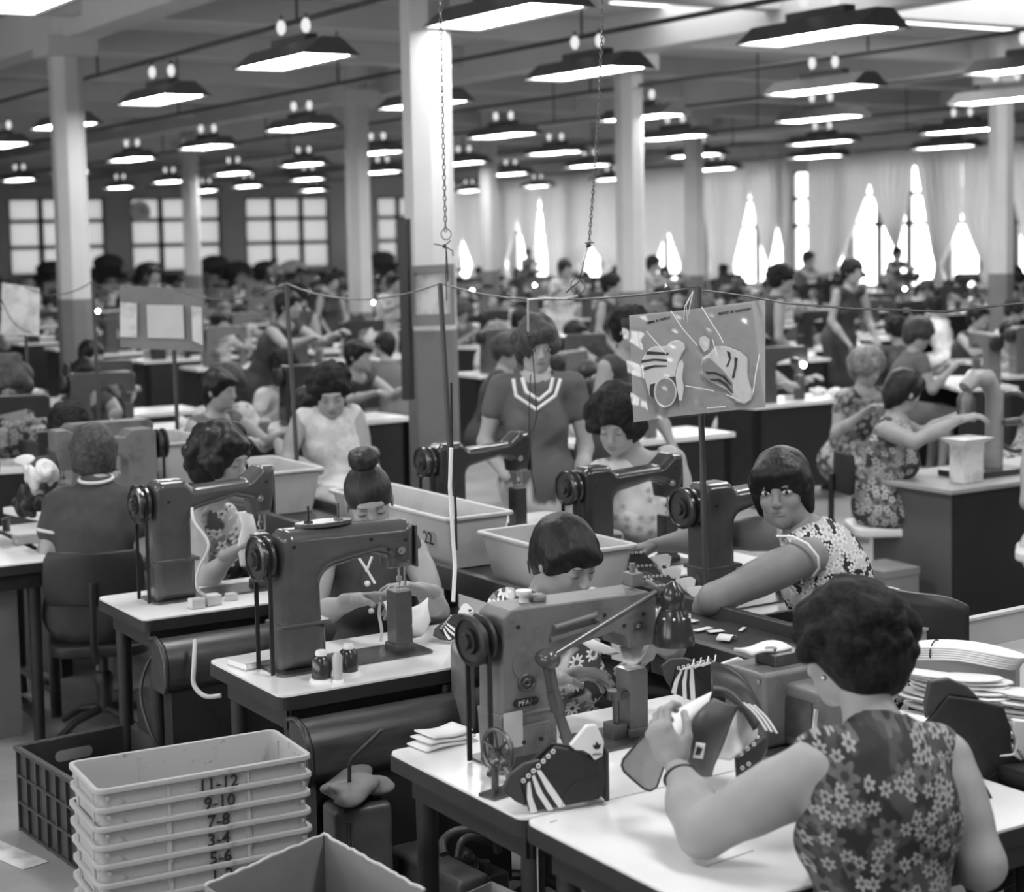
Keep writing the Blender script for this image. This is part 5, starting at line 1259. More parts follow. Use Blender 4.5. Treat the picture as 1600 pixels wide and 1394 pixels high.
# pile of uppers under the outstretched hand
pile = [(948, 897, 5.92, 'topmost striped upper of the pile under the outstretched hand', .92), (964, 917, 5.86, 'second striped upper down in the pile on the conveyor', .9), (988, 932, 5.80, 'third striped upper down in the pile on the conveyor', .88), (1006, 945, 5.74, 'lowest striped upper of the pile beside the sign post', .84)]
for i, (px, py, D, lab, sc) in enumerate(pile):
    U_ = (.45, .89); shoe_upper(lab, J_(px, py, D), cd(.80, -.60 * U_[0], -.60 * U_[1]), cd(.60, .80 * U_[0], .80 * U_[1]), sc, group='striped uppers piled on the conveyor', half=False)
def crumple(label, c, size, seed, m, nm='crumpled_piece', cat='workpiece', fl=1.0):
    rq = random.Random(seed); c = V3(c); S = SDF([c[i] - size * 1.5 for i in range(3)], [c[i] + size * 1.5 for i in range(3)], size / 16)
    for _ in range(15):
        Mq = Euler((rq.uniform(0, 3) if fl == 1 else PI / 2 + rq.uniform(-.4, .4), rq.uniform(0, 3) if fl == 1 else rq.uniform(-.3, .3), rq.uniform(0, 3))).to_matrix()
        S.ell(c + V3((rq.uniform(-.6, .6), rq.uniform(-.6, .6), rq.uniform(-.45, .45) * fl)) * size, (size * rq.uniform(.3, .6), size * rq.uniform(.14, .24), size * rq.uniform(.25, .5)), [[Mq[i][j] for j in range(3)] for i in range(3)], size * .12)
    o = sdf_obj([S], nm, m); return tag(o, label, cat)
shoe_upper('small striped upper lying left of the pile, partly behind the dark haired woman', J_(930, 905, 5.95), cd(.6, .5, .5), cd(-.5, .5, .8), .6, half=False)
shoe_upper('striped upper with loose laces propped behind the held shoe', J_(1046, 1080, 4.34), cd(.87, .1, -.50), cd(.50, .1, .87), .82, laces=True, half=False)
shoe_upper('striped upper on the end of the spool table beside the plywood backrest', at(700, 1003, .778), cd(.9, .3, .12), cd(-.2, .7, .65), .62, half=False)
shoe_upper('striped upper hanging at the lower right beside the dark floral dress', J_(1452, 1272, 3.80), cd(.34, .1, -.94), cd(.94, .1, .34), 1.25, half=False)
shoe_upper('dark upper without stripes behind the shoulder of the dark floral dress', J_(1440, 1130, 3.95), cd(.55, .1, -.83), cd(.83, .1, .55), 1.2, half=False, plain=True)

def sheet(name, A, B, m, parent=None, th=.006, mid=None, n=18, k=6, off=V3((0, 0, 0)), bulge=0.):
    """ruled curved sheet between two (px, py, D) polylines"""
    def ev(L, t):
        t *= len(L) - 1; i = min(int(t), len(L) - 2); f = t - i; P = [V3(L[j]) for j in (max(i - 1, 0), i, i + 1, min(i + 2, len(L) - 1))]
        return .5 * ((2 * P[1]) + (-P[0] + P[2]) * f + (2 * P[0] - 5 * P[1] + 4 * P[2] - P[3]) * f * f + (-P[0] + 3 * P[1] - 3 * P[2] + P[3]) * f ** 3)
    A = [J_(*p) for p in A]; B = [J_(*p) for p in B]
    return bld(lambda b: b.grid(lambda u, v: ev(A, u).lerp(ev(B, u), v) - FH * bulge * math.sin(PI * v) - off, n, k), name, m, parent, solid=th, bevel=0)
# the shoe in the hands of the woman in dark floral
hs = empty('held_shoe_upper', J_(1110, 1150, 3.85), 0, 'half-made shoe upper with dark padded collar held up by woman in dark floral', 'shoe upper'); ho = V3(hs.location)
sheet('collar', [(1112, 1094, 3.80), (1088, 1115, 3.74), (1072, 1150, 3.72), (1070, 1185, 3.74), (1085, 1200, 3.78)], [(1152, 1102, 3.88), (1138, 1130, 3.80), (1125, 1165, 3.78), (1112, 1195, 3.78), (1108, 1210, 3.80)], m_up2, hs, .016, off=ho, bulge=.02)
sheet('tongue_lining', [(1112, 1082, 3.86), (1080, 1098, 3.82), (1050, 1118, 3.80), (1038, 1140, 3.79)], [(1098, 1112, 3.82), (1078, 1132, 3.78), (1068, 1150, 3.76), (1062, 1166, 3.76)], m_whitecl, hs, .006, off=ho, bulge=.015)
sheet('heel_counter', [(1112, 1035, 4.02), (1135, 1040, 4.0), (1160, 1055, 3.98), (1180, 1085, 3.95), (1195, 1120, 3.92)], [(1112, 1084, 3.92), (1130, 1086, 3.92), (1150, 1098, 3.90), (1165, 1115, 3.88), (1180, 1140, 3.86)], m_up, hs, .012, off=ho, bulge=-.02)
sheet('inner_lining', [(1150, 1108, 3.90), (1140, 1140, 3.88), (1128, 1165, 3.86), (1118, 1185, 3.84)], [(1182, 1132, 3.95), (1182, 1150, 3.92), (1165, 1170, 3.88), (1142, 1188, 3.84)], m_whitecl, hs, .004, off=ho)
sheet('side_panel', [(1150, 1185, 3.80), (1165, 1172, 3.82), (1180, 1160, 3.85), (1193, 1150, 3.88)], [(1152, 1215, 3.80), (1170, 1205, 3.82), (1187, 1190, 3.85), (1197, 1170, 3.88)], m_up, hs, .010, off=ho)
for k in range(3): sheet('stripe', [(1160 + 8 * k, 1098 + 2 * k, 3.84), (1180 + 8 * k, 1118 + 2 * k, 3.82), (1196 + 8 * k, 1142 + 2 * k, 3.80)], [(1164 + 8 * k, 1098 + 2 * k, 3.84), (1184 + 8 * k, 1118 + 2 * k, 3.82), (1200 + 8 * k, 1142 + 2 * k, 3.80)], m_whitecl, hs, .002, off=ho, k=3)
sheet('side_label', [(1088, 1160, 3.705), (1083, 1184, 3.705)], [(1102, 1162, 3.715), (1098, 1186, 3.715)], m_offw, hs, .0015, off=ho, n=4, k=3)
sheet('label_print', [(1090, 1166, 3.700), (1086, 1180, 3.700)], [(1098, 1170, 3.706), (1094, 1180, 3.706)], m_ink, hs, .001, off=ho, n=4, k=3)
bld(lambda b: [b.tube([J_(x + 2.6 * math.cos(t), y + 2.6 * math.sin(t), 3.775) - ho for t in [2 * PI * i / 8 for i in range(8)]], .0012, 4, True) for x, y in ((1158, 1178), (1168, 1170), (1178, 1163), (1160, 1200), (1170, 1194), (1040, 1118), (1043, 1128))], 'eyelets', m_offw, hs)
# lining piece with dark binding
lp = empty('lining_piece', J_(1010, 1190, 3.72), 0, 'grey rounded lining piece with dark bound edge hanging from the fingers', 'lining piece'); lo_ = V3(lp.location)
lpx = [(1012, 1150), (1022, 1156), (1040, 1172), (1042, 1182), (1032, 1214), (1026, 1230), (1016, 1236), (1006, 1233), (986, 1216), (975, 1206), (971, 1196), (974, 1186), (988, 1170), (1004, 1152)]
LPX = [J_(x, y, 3.70 + (x - 1000) * .0006) - lo_ for x, y in lpx]
bld(lambda b: (b.add(LPX + [v + FH * .003 for v in LPX], [tuple(range(len(LPX))), tuple(range(2 * len(LPX) - 1, len(LPX) - 1, -1))] + [(i, len(LPX) + i, len(LPX) + (i + 1) % len(LPX), (i + 1) % len(LPX)) for i in range(len(LPX))])), 'grey_felt', mat('felt', .38, .9, var=.1, scale=30), lp)
bld(lambda b: b.tube(LPX, .0024, 6, True), 'binding', m_ink, lp)

# white workpieces in hands
def white_piece(label, A, B, th=.005, bulge=.03, m=None, cat='workpiece', nm='workpiece'):
    o = sheet(nm, A, B, m or m_whitecl, None, th, bulge=bulge, n=20, k=8); return tag(o, label, cat)
white_piece('white shoe piece hanging under the needle of the glossy machine', [(600, 940, 5.36), (608, 962, 5.34), (622, 985, 5.32), (640, 996, 5.32), (660, 992, 5.34), (672, 970, 5.36)], [(612, 930, 5.40), (622, 945, 5.36), (640, 950, 5.34), (655, 945, 5.35), (664, 938, 5.36), (668, 934, 5.38)])
white_piece('narrow white lining strip dangling from the bun woman\'s hands', [(592, 938, 5.42), (590, 960, 5.42), (594, 985, 5.42), (592, 1003, 5.42)], [(597, 938, 5.42), (595, 960, 5.42), (599, 985, 5.42), (597, 1003, 5.42)], .003, 0, m_offw)
white_piece('white leather piece under the desk lamp between the operator\'s hands', [(892, 982, 4.52), (905, 1000, 4.45), (925, 1015, 4.42), (945, 1022, 4.40)], [(912, 980, 4.55), (928, 1000, 4.48), (950, 1010, 4.45), (968, 1020, 4.40)], .004, .01)
white_piece('pale oval shoe sole held up behind the desk lamp', [(972, 968, 4.66), (985, 950, 4.66), (1005, 944, 4.66), (1024, 950, 4.66), (1034, 965, 4.66)], [(975, 985, 4.64), (990, 1000, 4.62), (1005, 998, 4.62), (1022, 988, 4.62), (1033, 972, 4.64)], .006, 0)
white_piece('bright white leather draped right of the desk lamp', [(968, 1012, 4.34), (985, 1006, 4.36), (1005, 1000, 4.38), (1018, 1000, 4.4)], [(975, 1035, 4.28), (990, 1040, 4.30), (1002, 1030, 4.32), (1008, 1020, 4.34)], .004, .0)
white_piece('crumpled white lining beside the standing striped upper', [(845, 1145, 4.22), (855, 1140, 4.24), (870, 1150, 4.22), (880, 1165, 4.2)], [(862, 1178, 4.12), (870, 1180, 4.12), (878, 1180, 4.12), (890, 1180, 4.12)], .006, .02)
white_piece('white shoe piece held at the grey machine by the profile woman', [(370, 800, 6.45), (378, 820, 6.42), (372, 850, 6.40), (376, 885, 6.40)], [(392, 796, 6.48), (400, 830, 6.46), (398, 855, 6.44), (392, 882, 6.44)], .006, .02)
p = at(692, 1162, .77); o = bld(lambda b: [b.grid(lambda u, v: ((u - .5) * (.16 - .02 * k) + .01 * k, (v - .5) * .09 + .012 * k, .005 + .009 * k + .004 * math.sin(5 * u + k)), 8, 5) for k in range(3)], 'white_cloths', m_whitecl, solid=.004, loc=p, rot=(0, 0, .1)); tag(o, 'white cloths stacked at the back left corner of the machine table', 'cloth')

# belt clutter
rnd = random.Random(3)
for i, (px, py, w_, h_, a, lab) in enumerate(((1135, 1000, .06, .045, .5, 'curled white scrap on the belt right of the laced upper'), (1098, 985, .07, .025, .1, 'small white scrap lying at the belt middle'), (1118, 988, .05, .03, -.2, 'pale slip close to the middle of the belt'), (1082, 972, .035, .03, .3, 'tiny pale scrap at the far rail of the belt'), (1160, 985, .05, .012, .6, 'narrow pale strip against the far rail'))):
    p = at(px, py, .835); p.x = min(max(p.x, 3.13), 3.38)
    o = bld(lambda b: b.grid(lambda u, v: ((u - .5) * w_, (v - .5) * h_, .002 + .012 * math.sin(PI * u) * (i == 0)), 6, 4), 'leather_scrap', m_whitecl, solid=.002, loc=p + V3((0, 0, .002)), rot=(0, 0, a)); tag(o, lab, 'scrap', 'leather scraps on the belt')
# boxy machine in front of the woman in dark floral
bm = empty('boxy_machine', (2.70, 3.10, .77), 0, 'boxy dark machine between the held shoe and the curly hair', 'sewing machine')
bld(lambda b: (b.bb(.03, .27, .10, .26, .012, .20), b.bb(.10, .27, -.02, .12, .012, .17)), 'body', m_machw, bm, bevel=.012, seg=3)
bld(lambda b: b.bb(.0, .29, -.03, .30, 0, .012), 'bed_plate', m_steel_d, bm)
bld(lambda b: (b.lathe([(.012, 0), (.034, .004), (.036, .02), (.02, .026)], (.0, .16, .09), 'X', 18), b.rod((-.03, .16, .09), (.03, .16, .09), .01)), 'pulley', m_blk, bm)
bld(lambda b: (b.box((.15, .18, .215), (.10, .08, .03)), b.rod((.12, .18, .2), (.12, .18, .24), .016)), 'top_plate', m_steel_d, bm, bevel=.003)
bld(lambda b: b.box((.098, .05, .09), (.006, .09, .10)), 'side_plate', m_steel_d, bm)
for y, z in ((.12, .18), (.24, .18), (.12, .04), (.24, .04)): bld(lambda b: b.rod((.026, y, z), (.034, y, z), .007, n=8), 'screw', m_steel, bm)
for y, z in ((-.024, .13), (-.024, .05)): bld(lambda b: (b.rod((.15 + z, y, z), (.15 + z, y - .014, z), .016, n=12), b.rod((.15 + z, y - .012, z), (.15 + z, y - .03, z), .006)), 'knob', m_steel_d, bm)
bld(lambda b: b.rod((.06, -.03, .0), (.075, -.035, .14), .008), 'lever', m_steel, bm)
for dx, dy, lab in ((.05, .20, 'white leather piece lying on top of the boxy machine'), (.20, .12, 'folded white pad on the boxy machine beside the curly hair')):
    o = bld(lambda b: b.grid(lambda u, v: ((u - .5) * .13, (v - .5) * .07, .004 * math.sin(6 * u + 3 * v)), 8, 5), 'leather_piece', m_whitecl, solid=.008, loc=(2.70 + dx + .06, 3.10 + dy, 1.006 if dx < .1 else .986)); tag(o, lab, 'leather piece')
cable('thin tangled cable under the boxy machine', [(2.85, 3.06, .79), (2.93, 3.0, .84), (2.96, 3.03, .90), (2.90, 2.97, .86), (2.86, 2.96, .79), (2.97, 2.93, .775)], .003, m_rail)
# staining and slots on table B: small marks
for px, py, l, lab in ((865, 1284, .02, 'small slot near the front left corner of the nearest table'), (1140, 1342, .14, 'thin dark scratch across the nearest tabletop')):
    p = at(px, py, .77); o = bld(lambda b: b.bb(-l / 2, l / 2, -.0009, .0009, 0, .0006), 'table_mark', m_edge, loc=p + V3((0, 0, .0003)), rot=(0, 0, R(6))); tag(o, lab, 'mark')

# ------------------------------------------------------------------ right side: insoles, tray, chairs, boxes, cabinet
dk = table('dark work table at the right carrying the stacked insoles', 3.06, 4.2, 2.10, 3.12, z=.80, top=m_leg)
def insole_proto(L=.27, m=None):
    pts = []
    for k in range(36):
        t = 2 * PI * k / 36; x = math.cos(t); w_ = .042 if x > 0 else .033; y = math.sin(t) * (w_ - .006 * math.exp(-((x + .1) / .35) ** 2)); pts.append((x * L / 2, y + .006 * x))
    b = MB(); n = 16; me = None
    def P(u, v):
        x = (u - .5) * L; s = 2 * u - 1; w_ = (.043 if s > 0 else .034) * math.sqrt(max(0, 1 - abs(s) ** 2.6)) - .006 * math.exp(-((s + .05) / .35) ** 2) * (1 - abs(s))
        return (x, (2 * v - 1) * max(w_, .001), .006 * s * s)
    b.grid(P, 22, 7); return b.build('insole', m or m_whitecl, solid=.0045)
ip = insole_proto()
r2 = random.Random(5); stacks = [((at(1492, 1138, .80).x, at(1492, 1138, .80).y), 13, -1.1, 'tall left'), ((at(1500, 1178, .80).x, at(1500, 1178, .80).y), 7, -1.0, 'low front'), ((at(1575, 1148, .80).x, at(1575, 1148, .80).y), 11, -1.2, 'right rear')]
for si, ((x, y), n_, a, nm) in enumerate(stacks):
    for k in range(n_):
        c = ip.copy(); COL.objects.link(c); c.location = (x + r2.uniform(-.015, .015), y + r2.uniform(-.012, .012), .8065 + k * .0105); c.rotation_euler = (0, 0, a + r2.uniform(-.16, .16))
        tag(c, ('topmost insole of the %s insole stack' % nm) if k == n_ - 1 else 'pale insole within the %s insole stack' % nm, 'insole', 'insoles in the %s stack' % nm)
bpy.data.objects.remove(ip)
# bound bundle arching on top
bun = empty('insole_bundle', (at(1500, 1120, .80).x, at(1500, 1120, .80).y, .915), 0, 'tied bundle of white insoles arched over the tall insole stack', 'insole bundle')
def arch(k): return lambda u, v: ((u - .5) * (.34 - .01 * k) , (2 * v - 1) * .046 * math.sqrt(max(0.02, 1 - abs(2 * u - 1) ** 3)), .030 + .012 * math.cos((u - .5) * PI * 1.3) - .0058 * k)
for k in range(6): bld(lambda b: b.grid(arch(k), 22, 7), 'insole', m_whitecl, bun, solid=.005)
bld(lambda b: b.tube([(-.065, .050 * math.cos(t), .024 + .024 * math.sin(t)) for t in [2 * PI * i / 18 for i in range(18)]], .002, 5, True), 'tie_string', m_ink, bun)
bun.location.z = .945; bun.rotation_euler = (0, 0, -1.05)
# grey tray and black backs
tr = empty('grey_tray', at(1540, 1045, .86), R(2), 'large grey tray right of the insoles, cut by the right edge', 'tray')
tr.location = (3.80, 3.34, .0)
bld(lambda b: (b.bb(-.33, .5, -.26, .20, .80, .812), b.bb(-.33, .5, .19, .205, .80, .90), b.bb(-.335, -.32, -.26, .205, .80, .90)), 'tray_body', m_board, tr)
bld(lambda b: (b.bb(-.34, .5, .185, .212, .90, .908), b.bb(-.342, -.315, -.26, .212, .90, .908)), 'tray_rim', m_bin, tr)
for x in (-.28, .44):
    for y in (-.2, .14): bld(lambda b: b.rod((x, y, 0), (x, y, .8), .02), 'leg', m_leg, tr)
def lone_back(label, c, w_, h_, rz, z0=.0):
    r = empty('work_chair', (c.x, c.y, 0), rz, label, 'work chair')
    bld(lambda b: b.grid(lambda u, v: (w_ * (u - .5), -.06 * (2 * u - 1) ** 2 * -1, c.z - h_ / 2 + h_ * v * (1 - .12 * (2 * u - 1) ** 4)), 14, 8), 'backrest', m_blk, r, solid=.03)
    bld(lambda b: b.prism(rounded(-.2, .2, -.46, -.06, .08, 4), .42, .47, 'XY'), 'seat', m_blk, r, bevel=.01)
    bld(lambda b: (b.tube([(0, .02, c.z - h_ / 4), (0, .03, .5), (0, -.1, .43)], .014, 6)), 'back_strut', m_leg, r)
    for sx in (-.16, .16):
        for sy in (-.42, -.1): bld(lambda b: b.rod((sx, sy, 0), (sx, sy, .42), .012), 'leg', m_leg, r)
    return r
lone_back('black leather chair back just right of the big curly hair', J_(1424, 990, 4.95), .30, .24, R(-75))
lone_back('black padded chair back above the grey tray', J_(1560, 1008, 5.35), .50, .13, R(172))
# seat of the short haired operator
ch = work_chair('chair with grey plywood back behind the worn machine\'s operator', (J_(846, 1215, 5.10).x, J_(846, 1215, 5.10).y, 0), R(-122), m=m_ply, h=.42)
for pp, rz, lab in ((p3, R(175), 'dark chair under the woman with the bun'), (p4, R(-125), 'dark chair under the curly woman in profile'), (p6, R(180), 'dark chair of the curly woman beyond the conveyor'), (p7, R(90), 'dark chair under the woman looking back'), (p1, R(20), 'dark chair under the woman in dark floral')):
    work_chair(lab, (pp.location.x, pp.location.y, 0), rz, back=False, h=.36)

# boxes on the floor before the cabinet
def carton(label, c0, sx, sy, z0, h_, m, rz=0, lidm=None):
    r = empty('carton', (c0[0], c0[1], z0), rz, label, 'box', 'boxes on the floor by the grey cabinet')
    bld(lambda b: b.bb(0, sx, 0, sy, 0, h_), 'box_body', m, r, bevel=.004)
    bld(lambda b: b.bb(-.004, sx + .004, -.004, sy + .004, h_ * .78, h_ + .003), 'lid', lidm or m, r, bevel=.003); return r
carton('lower dark carton of the pair by the grey cabinet', (6.28, 6.26), .24, .22, 0, .13, m_card, R(4)); carton('upper brown carton of the pair by the grey cabinet', (6.26, 6.40), .24, .26, .135, .17, m_card, R(-3))
carton('white package standing left of the brown cartons', (6.04, 6.52), .17, .2, 0, .24, m_card_l, R(8)); carton('long white package lying on top of the standing white one', (6.04, 6.56), .26, .16, .245, .09, m_pap2, R(-4))
# floor marking lines
m_line = mat('floor_line', .62, .7, v2=.4, scale=8)
for a, b_, w_ in ((V3((5.2, 6.60, 0)), V3((7.6, 5.5, 0)), .07), (V3((1.15, 7.45, 0)), V3((1.62, 5.6, 0)), .10)):
    d = (b_ - a).normalized(); n_ = V3((-d.y, d.x, 0)) * w_ / 2
    struct(bld(lambda b: b.add([v + V3((0, 0, .002)) for v in (a - n_, b_ - n_, b_ + n_, a + n_)], [(0, 1, 2, 3)]), 'floor_line', m_line))
# grey cabinet with the second lit machine
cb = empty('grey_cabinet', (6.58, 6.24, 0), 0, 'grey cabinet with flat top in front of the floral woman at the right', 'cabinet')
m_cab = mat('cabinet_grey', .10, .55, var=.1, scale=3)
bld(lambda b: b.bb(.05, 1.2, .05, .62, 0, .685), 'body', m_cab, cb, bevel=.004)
bld(lambda b: b.bb(.055, 1.195, .042, .049, .005, .68), 'shade_front', m_blk, cb)  # black panel stands in for the shade on this face
bld(lambda b: b.bb(0, 1.3, 0, .68, .69, .715), 'top_slab', mat('cabinet_top', .30, .5, var=.1), cb, bevel=.004)
wp = empty('white_pedestal', (6.86, 6.40, .717), 0, 'square white pedestal with flared top on the grey cabinet', 'pedestal')
bld(lambda b: b.bb(-.075, .075, -.05, .05, 0, .21), 'shaft', m_pap2, wp, bevel=.003)
bld(lambda b: b.add([(-.075, -.05, .2), (.075, -.05, .2), (.075, .05, .2), (-.075, .05, .2), (-.115, -.09, .235), (.115, -.09, .235), (.115, .09, .235), (-.115, .09, .235)], [(0, 1, 5, 4), (1, 2, 6, 5), (2, 3, 7, 6), (3, 0, 4, 7), (4, 5, 6, 7)]), 'flared_top', m_offw, wp)
mk = empty('pillar_machine', (7.16, 6.52, .717), 0, 'tall curved-arm machine on the grey cabinet at the right edge', 'machine')
bld(lambda b: b.tube([(.10, .06, 0), (.10, .05, .25), (.09, .04, .42), (.02, .03, .52), (-.10, .02, .53), (-.16, .02, .48)], [.055, .05, .05, .052, .05, .04], 14), 'arm', mat('machine_light', .30, .35, var=.1), mk)
bld(lambda b: b.tube([(.16 + .0 * math.cos(t), -.04 + .16 * math.cos(t), .28 + .16 * math.sin(t)) for t in [2 * PI * i / 26 for i in range(26)]], .014, 8, True) and b.rod((.08, -.04, .28), (.2, -.04, .28), .02), 'hand_wheel', m_mach, mk)
bld(lambda b: (b.rod((-.15, .02, .48), (-.15, .02, .34), .012), b.lathe([(.05, 0), (.05, .12), (.03, .16)], (-.15, .02, .30), n=14)), 'head', m_steel_d, mk)
bld(lambda b: b.bb(-.22, .2, -.1, .16, 0, .03), 'foot_plate', m_mach_d, mk)

# ------------------------------------------------------------------ bottom left: crates, boxes, can
def crate_mb(W, D, H):
    b = bin_mb(W, D, H, t=.0025, taper=.014, rim=.010)
    for x in (-W * .18, W * .20): 
        for s in (-1, 1): b.bb(x - .004, x + .004, s * (D / 2 - .002) - .005, s * (D / 2 - .002) + .005, .02, H - .014)
    for s in (-1, 1):
        for x in (-W / 2 + .02, W / 2 - .02): b.rod((x, s * (D / 2 + .004), H - .024), (x, s * (D / 2 + .009), H - .024), .005, n=8)
        b.bb(s * (W / 2 - .004) - .006, s * (W / 2 - .004) + .006, -D * .3, -D * .3 + .008, .04, H - .014); b.bb(s * (W / 2 - .004) - .006, s * (W / 2 - .004) + .006, D * .3 - .008, D * .3, .04, H - .014)
    return b
m_crate = mat('crate_plastic', .40, .55, v2=.16, scale=30, edge=(.60, .74), spec=.4)
c_fl, c_fr, c_bl = at(146, 1235, .72), at(487, 1178, .72), at(125, 1190, .72)
cw, cdp = (c_fr - c_fl).length - .02, .265; rz = math.atan2((c_fr - c_fl).y, (c_fr - c_fl).x); cc = c_fl + (c_fr - c_fl) / 2 + V3((-math.sin(rz), math.cos(rz), 0)) * cdp / 2
nums = ['11-12', '9-10', '7-8', '3-4', '5-6', '1-2']
cp = crate_mb(cw, cdp, .19).build('plastic_crate', m_crate, bevel=.0025, seg=1)
pit = .048; nC = 12
for k in range(nC):
    z = .72 - .19 - k * pit
    if z < -.005: break
    r = empty('plastic_crate', (cc.x + random.uniform(-.003, .003), cc.y + random.uniform(-.003, .003), max(z, 0)), rz + random.uniform(-.008, .008),
              ('topmost nested pale crate marked 11-12' if k == 0 else ['', 'second nested crate from the top marked 9-10', 'third nested crate from the top marked 7-8', 'fourth nested crate from the top of the tall stack', 'fifth nested crate from the top marked 5-6', 'sixth nested crate from the top of the tall stack', 'seventh nested crate from the top of the tall stack'][k] if k < 7 else 'pale crate low in the tall nested stack'), 'crate', 'nested pale crates at the lower left')
    t = cp.copy(); t.name = 'tub'; COL.objects.link(t); t.parent = r; t.location = (0, 0, 0)
    if k < 6: text('number', nums[k], .046, m_ink, r, (.03, -cdp / 2 - .0035, .19 - .036), (1, 0, 0), (0, -.06, 1), thick=.002)
bpy.data.objects.remove(cp)
# dark slatted crate with discs
dc0, dc1, dc2 = at(29, 1166, .3), at(125, 1235, .3), at(175, 1135, .3)
e1_ = (dc1 - dc0); e2_ = dc2 - dc0; ang = math.atan2(e2_.y, e2_.x) * .5 + (math.atan2(e1_.y, e1_.x) + PI / 2) * .5
CWd, CDp, CH = .42, .62, .30
cr = empty('slatted_crate', (dc0.x, dc0.y, 0), ang, 'dark lattice-sided crate holding pale round discs beside the nested crates', 'crate')
m_dcr = mat('crate_dark', .045, .5, var=.2)
def dcm(b):
    W, D, Hh = CWd, CDp, CH
    b.bb(0, W, -D, 0, .0, .008)
    for x0, x1, y0, y1 in ((0, .005, -D, 0), (W - .005, W, -D, 0), (0, W, -.005, 0), (0, W, -D, -D + .005)): b.bb(x0, x1, y0, y1, 0, Hh)
    for i in range(6):
        z = .004 + (Hh - .012) * i / 3
        if i < 4:
            b.bb(-.012, 0, -D, 0, z, z + .008); b.bb(W, W + .012, -D, 0, z, z + .008); b.bb(0, W, 0, .012, z, z + .008); b.bb(0, W, -D - .012, -D, z, z + .008)
    for i in range(8): y = -D + (D - .008) * i / 7; b.bb(-.012, 0, y, y + .008, 0, Hh); b.bb(W, W + .012, y, y + .008, 0, Hh)
    for i in range(6): x = (W - .008) * i / 5; b.bb(x, x + .008, 0, .012, 0, Hh); b.bb(x, x + .008, -D - .012, -D, 0, Hh)
    b.bb(-.014, W + .014, .004, .016, Hh - .012, Hh + .002); b.bb(-.014, W + .014, -D - .016, -D - .004, Hh - .012, Hh + .002); b.bb(-.016, -.004, -D, 0, Hh - .012, Hh + .002); b.bb(W + .004, W + .016, -D, 0, Hh - .012, Hh + .002)
bld(dcm, 'lattice_body', m_dcr, cr); bld(lambda b: b.prism(rounded(.13, .27, CH - .085, CH - .045, .019, 5), -.0065, -.004, 'XZ'), 'hand_hole', m_board, cr)
cr.rotation_euler = (0, 0, ang)
Mc = Matrix.Translation(cr.location) @ Matrix.Rotation(ang, 4, 'Z')
for i, (x, y, z, tx, ty, lab) in enumerate(((.15, -.26, .20, .9, .3, 'pale round disc leaning in the middle of the dark crate'), (.08, -.20, .17, .35, .2, 'pale round disc lying at the left in the dark crate'), (.12, -.36, .16, .2, -.4, 'pale round disc low at the front of the dark crate'), (.22, -.42, .20, .8, -.3, 'pale disc beside the nested crates in the dark crate'), (.16, -.12, .12, .2, .1, 'pale disc deepest in the dark crate'))):
    o = bld(lambda b: b.lathe([(.02, -.012), (.066, -.012), (.068, 0), (.066, .012), (.02, .012)], n=26), 'round_disc', m_card_l, loc=Mc @ V3((x, y, z)), rot=(tx, ty, ang)); tag(o, lab, 'disc', 'pale discs in the dark crate')
# big open carton at the bottom
k0, k1, k2 = at(320, 1385, .6), at(507, 1305, .6), at(662, 1392, .6); k3 = k0 + k2 - k1
bc = empty('open_carton', (k1.x, k1.y, 0), 0, 'large open cardboard carton at the bottom edge with frayed rim', 'box')
def bcm(b):
    K = [k0, k1, k2, k3]; c = sum(K, V3()) / 4
    for i in range(4):
        a, b2 = K[i] - bc.location, K[(i + 1) % 4] - bc.location; a.z = b2.z = 0; ia, ib = a.lerp(c - bc.location, .02), b2.lerp(c - bc.location, .02); ia.z = ib.z = 0
        up = V3((0, 0, .6)); b.add([a, b2, ib, ia, a + up, b2 + up, ib + up, ia + up], [(0, 1, 5, 4), (2, 3, 7, 6), (4, 5, 6, 7), (0, 3, 2, 1)])
    q_ = [k - bc.location for k in K]; 
    for v in q_: v.z = .02
    b.add(q_, [(0, 1, 2, 3)])
bld(bcm, 'carton_walls', m_card, bc)
rr = random.Random(2)
def fray(a, b2):
    n = 26; return [a.lerp(b2, i / n) - bc.location + V3((rr.uniform(-.002, .002), rr.uniform(-.002, .002), rr.uniform(-.001, .003) + .001)) for i in range(n + 1)]
bld(lambda b: (b.tube(fray(k0, k1), .0045, 5), b.tube(fray(k1, k2), .0045, 5)), 'frayed_rim', m_card_l, bc)
q0, q1, q2 = at(715, 1402, .5), at(768, 1378, .5), at(822, 1402, .5)
sc_ = empty('small_carton', (q1.x, q1.y, 0), 0, 'corner of small pale carton at the bottom edge under the table', 'box')
bld(lambda b: (lambda A, B_, C_: b.add([A, B_, C_, A + C_ - B_] + [v + V3((0, 0, .5)) for v in (A, B_, C_, A + C_ - B_)], [(0, 1, 5, 4), (1, 2, 6, 5), (2, 3, 7, 6), (3, 0, 4, 7), (0, 3, 2, 1)]))(*[V3((v.x - q1.x, v.y - q1.y, 0)) for v in (q0, q1, q2)]), 'carton_walls', m_card_l, sc_, solid=.006)
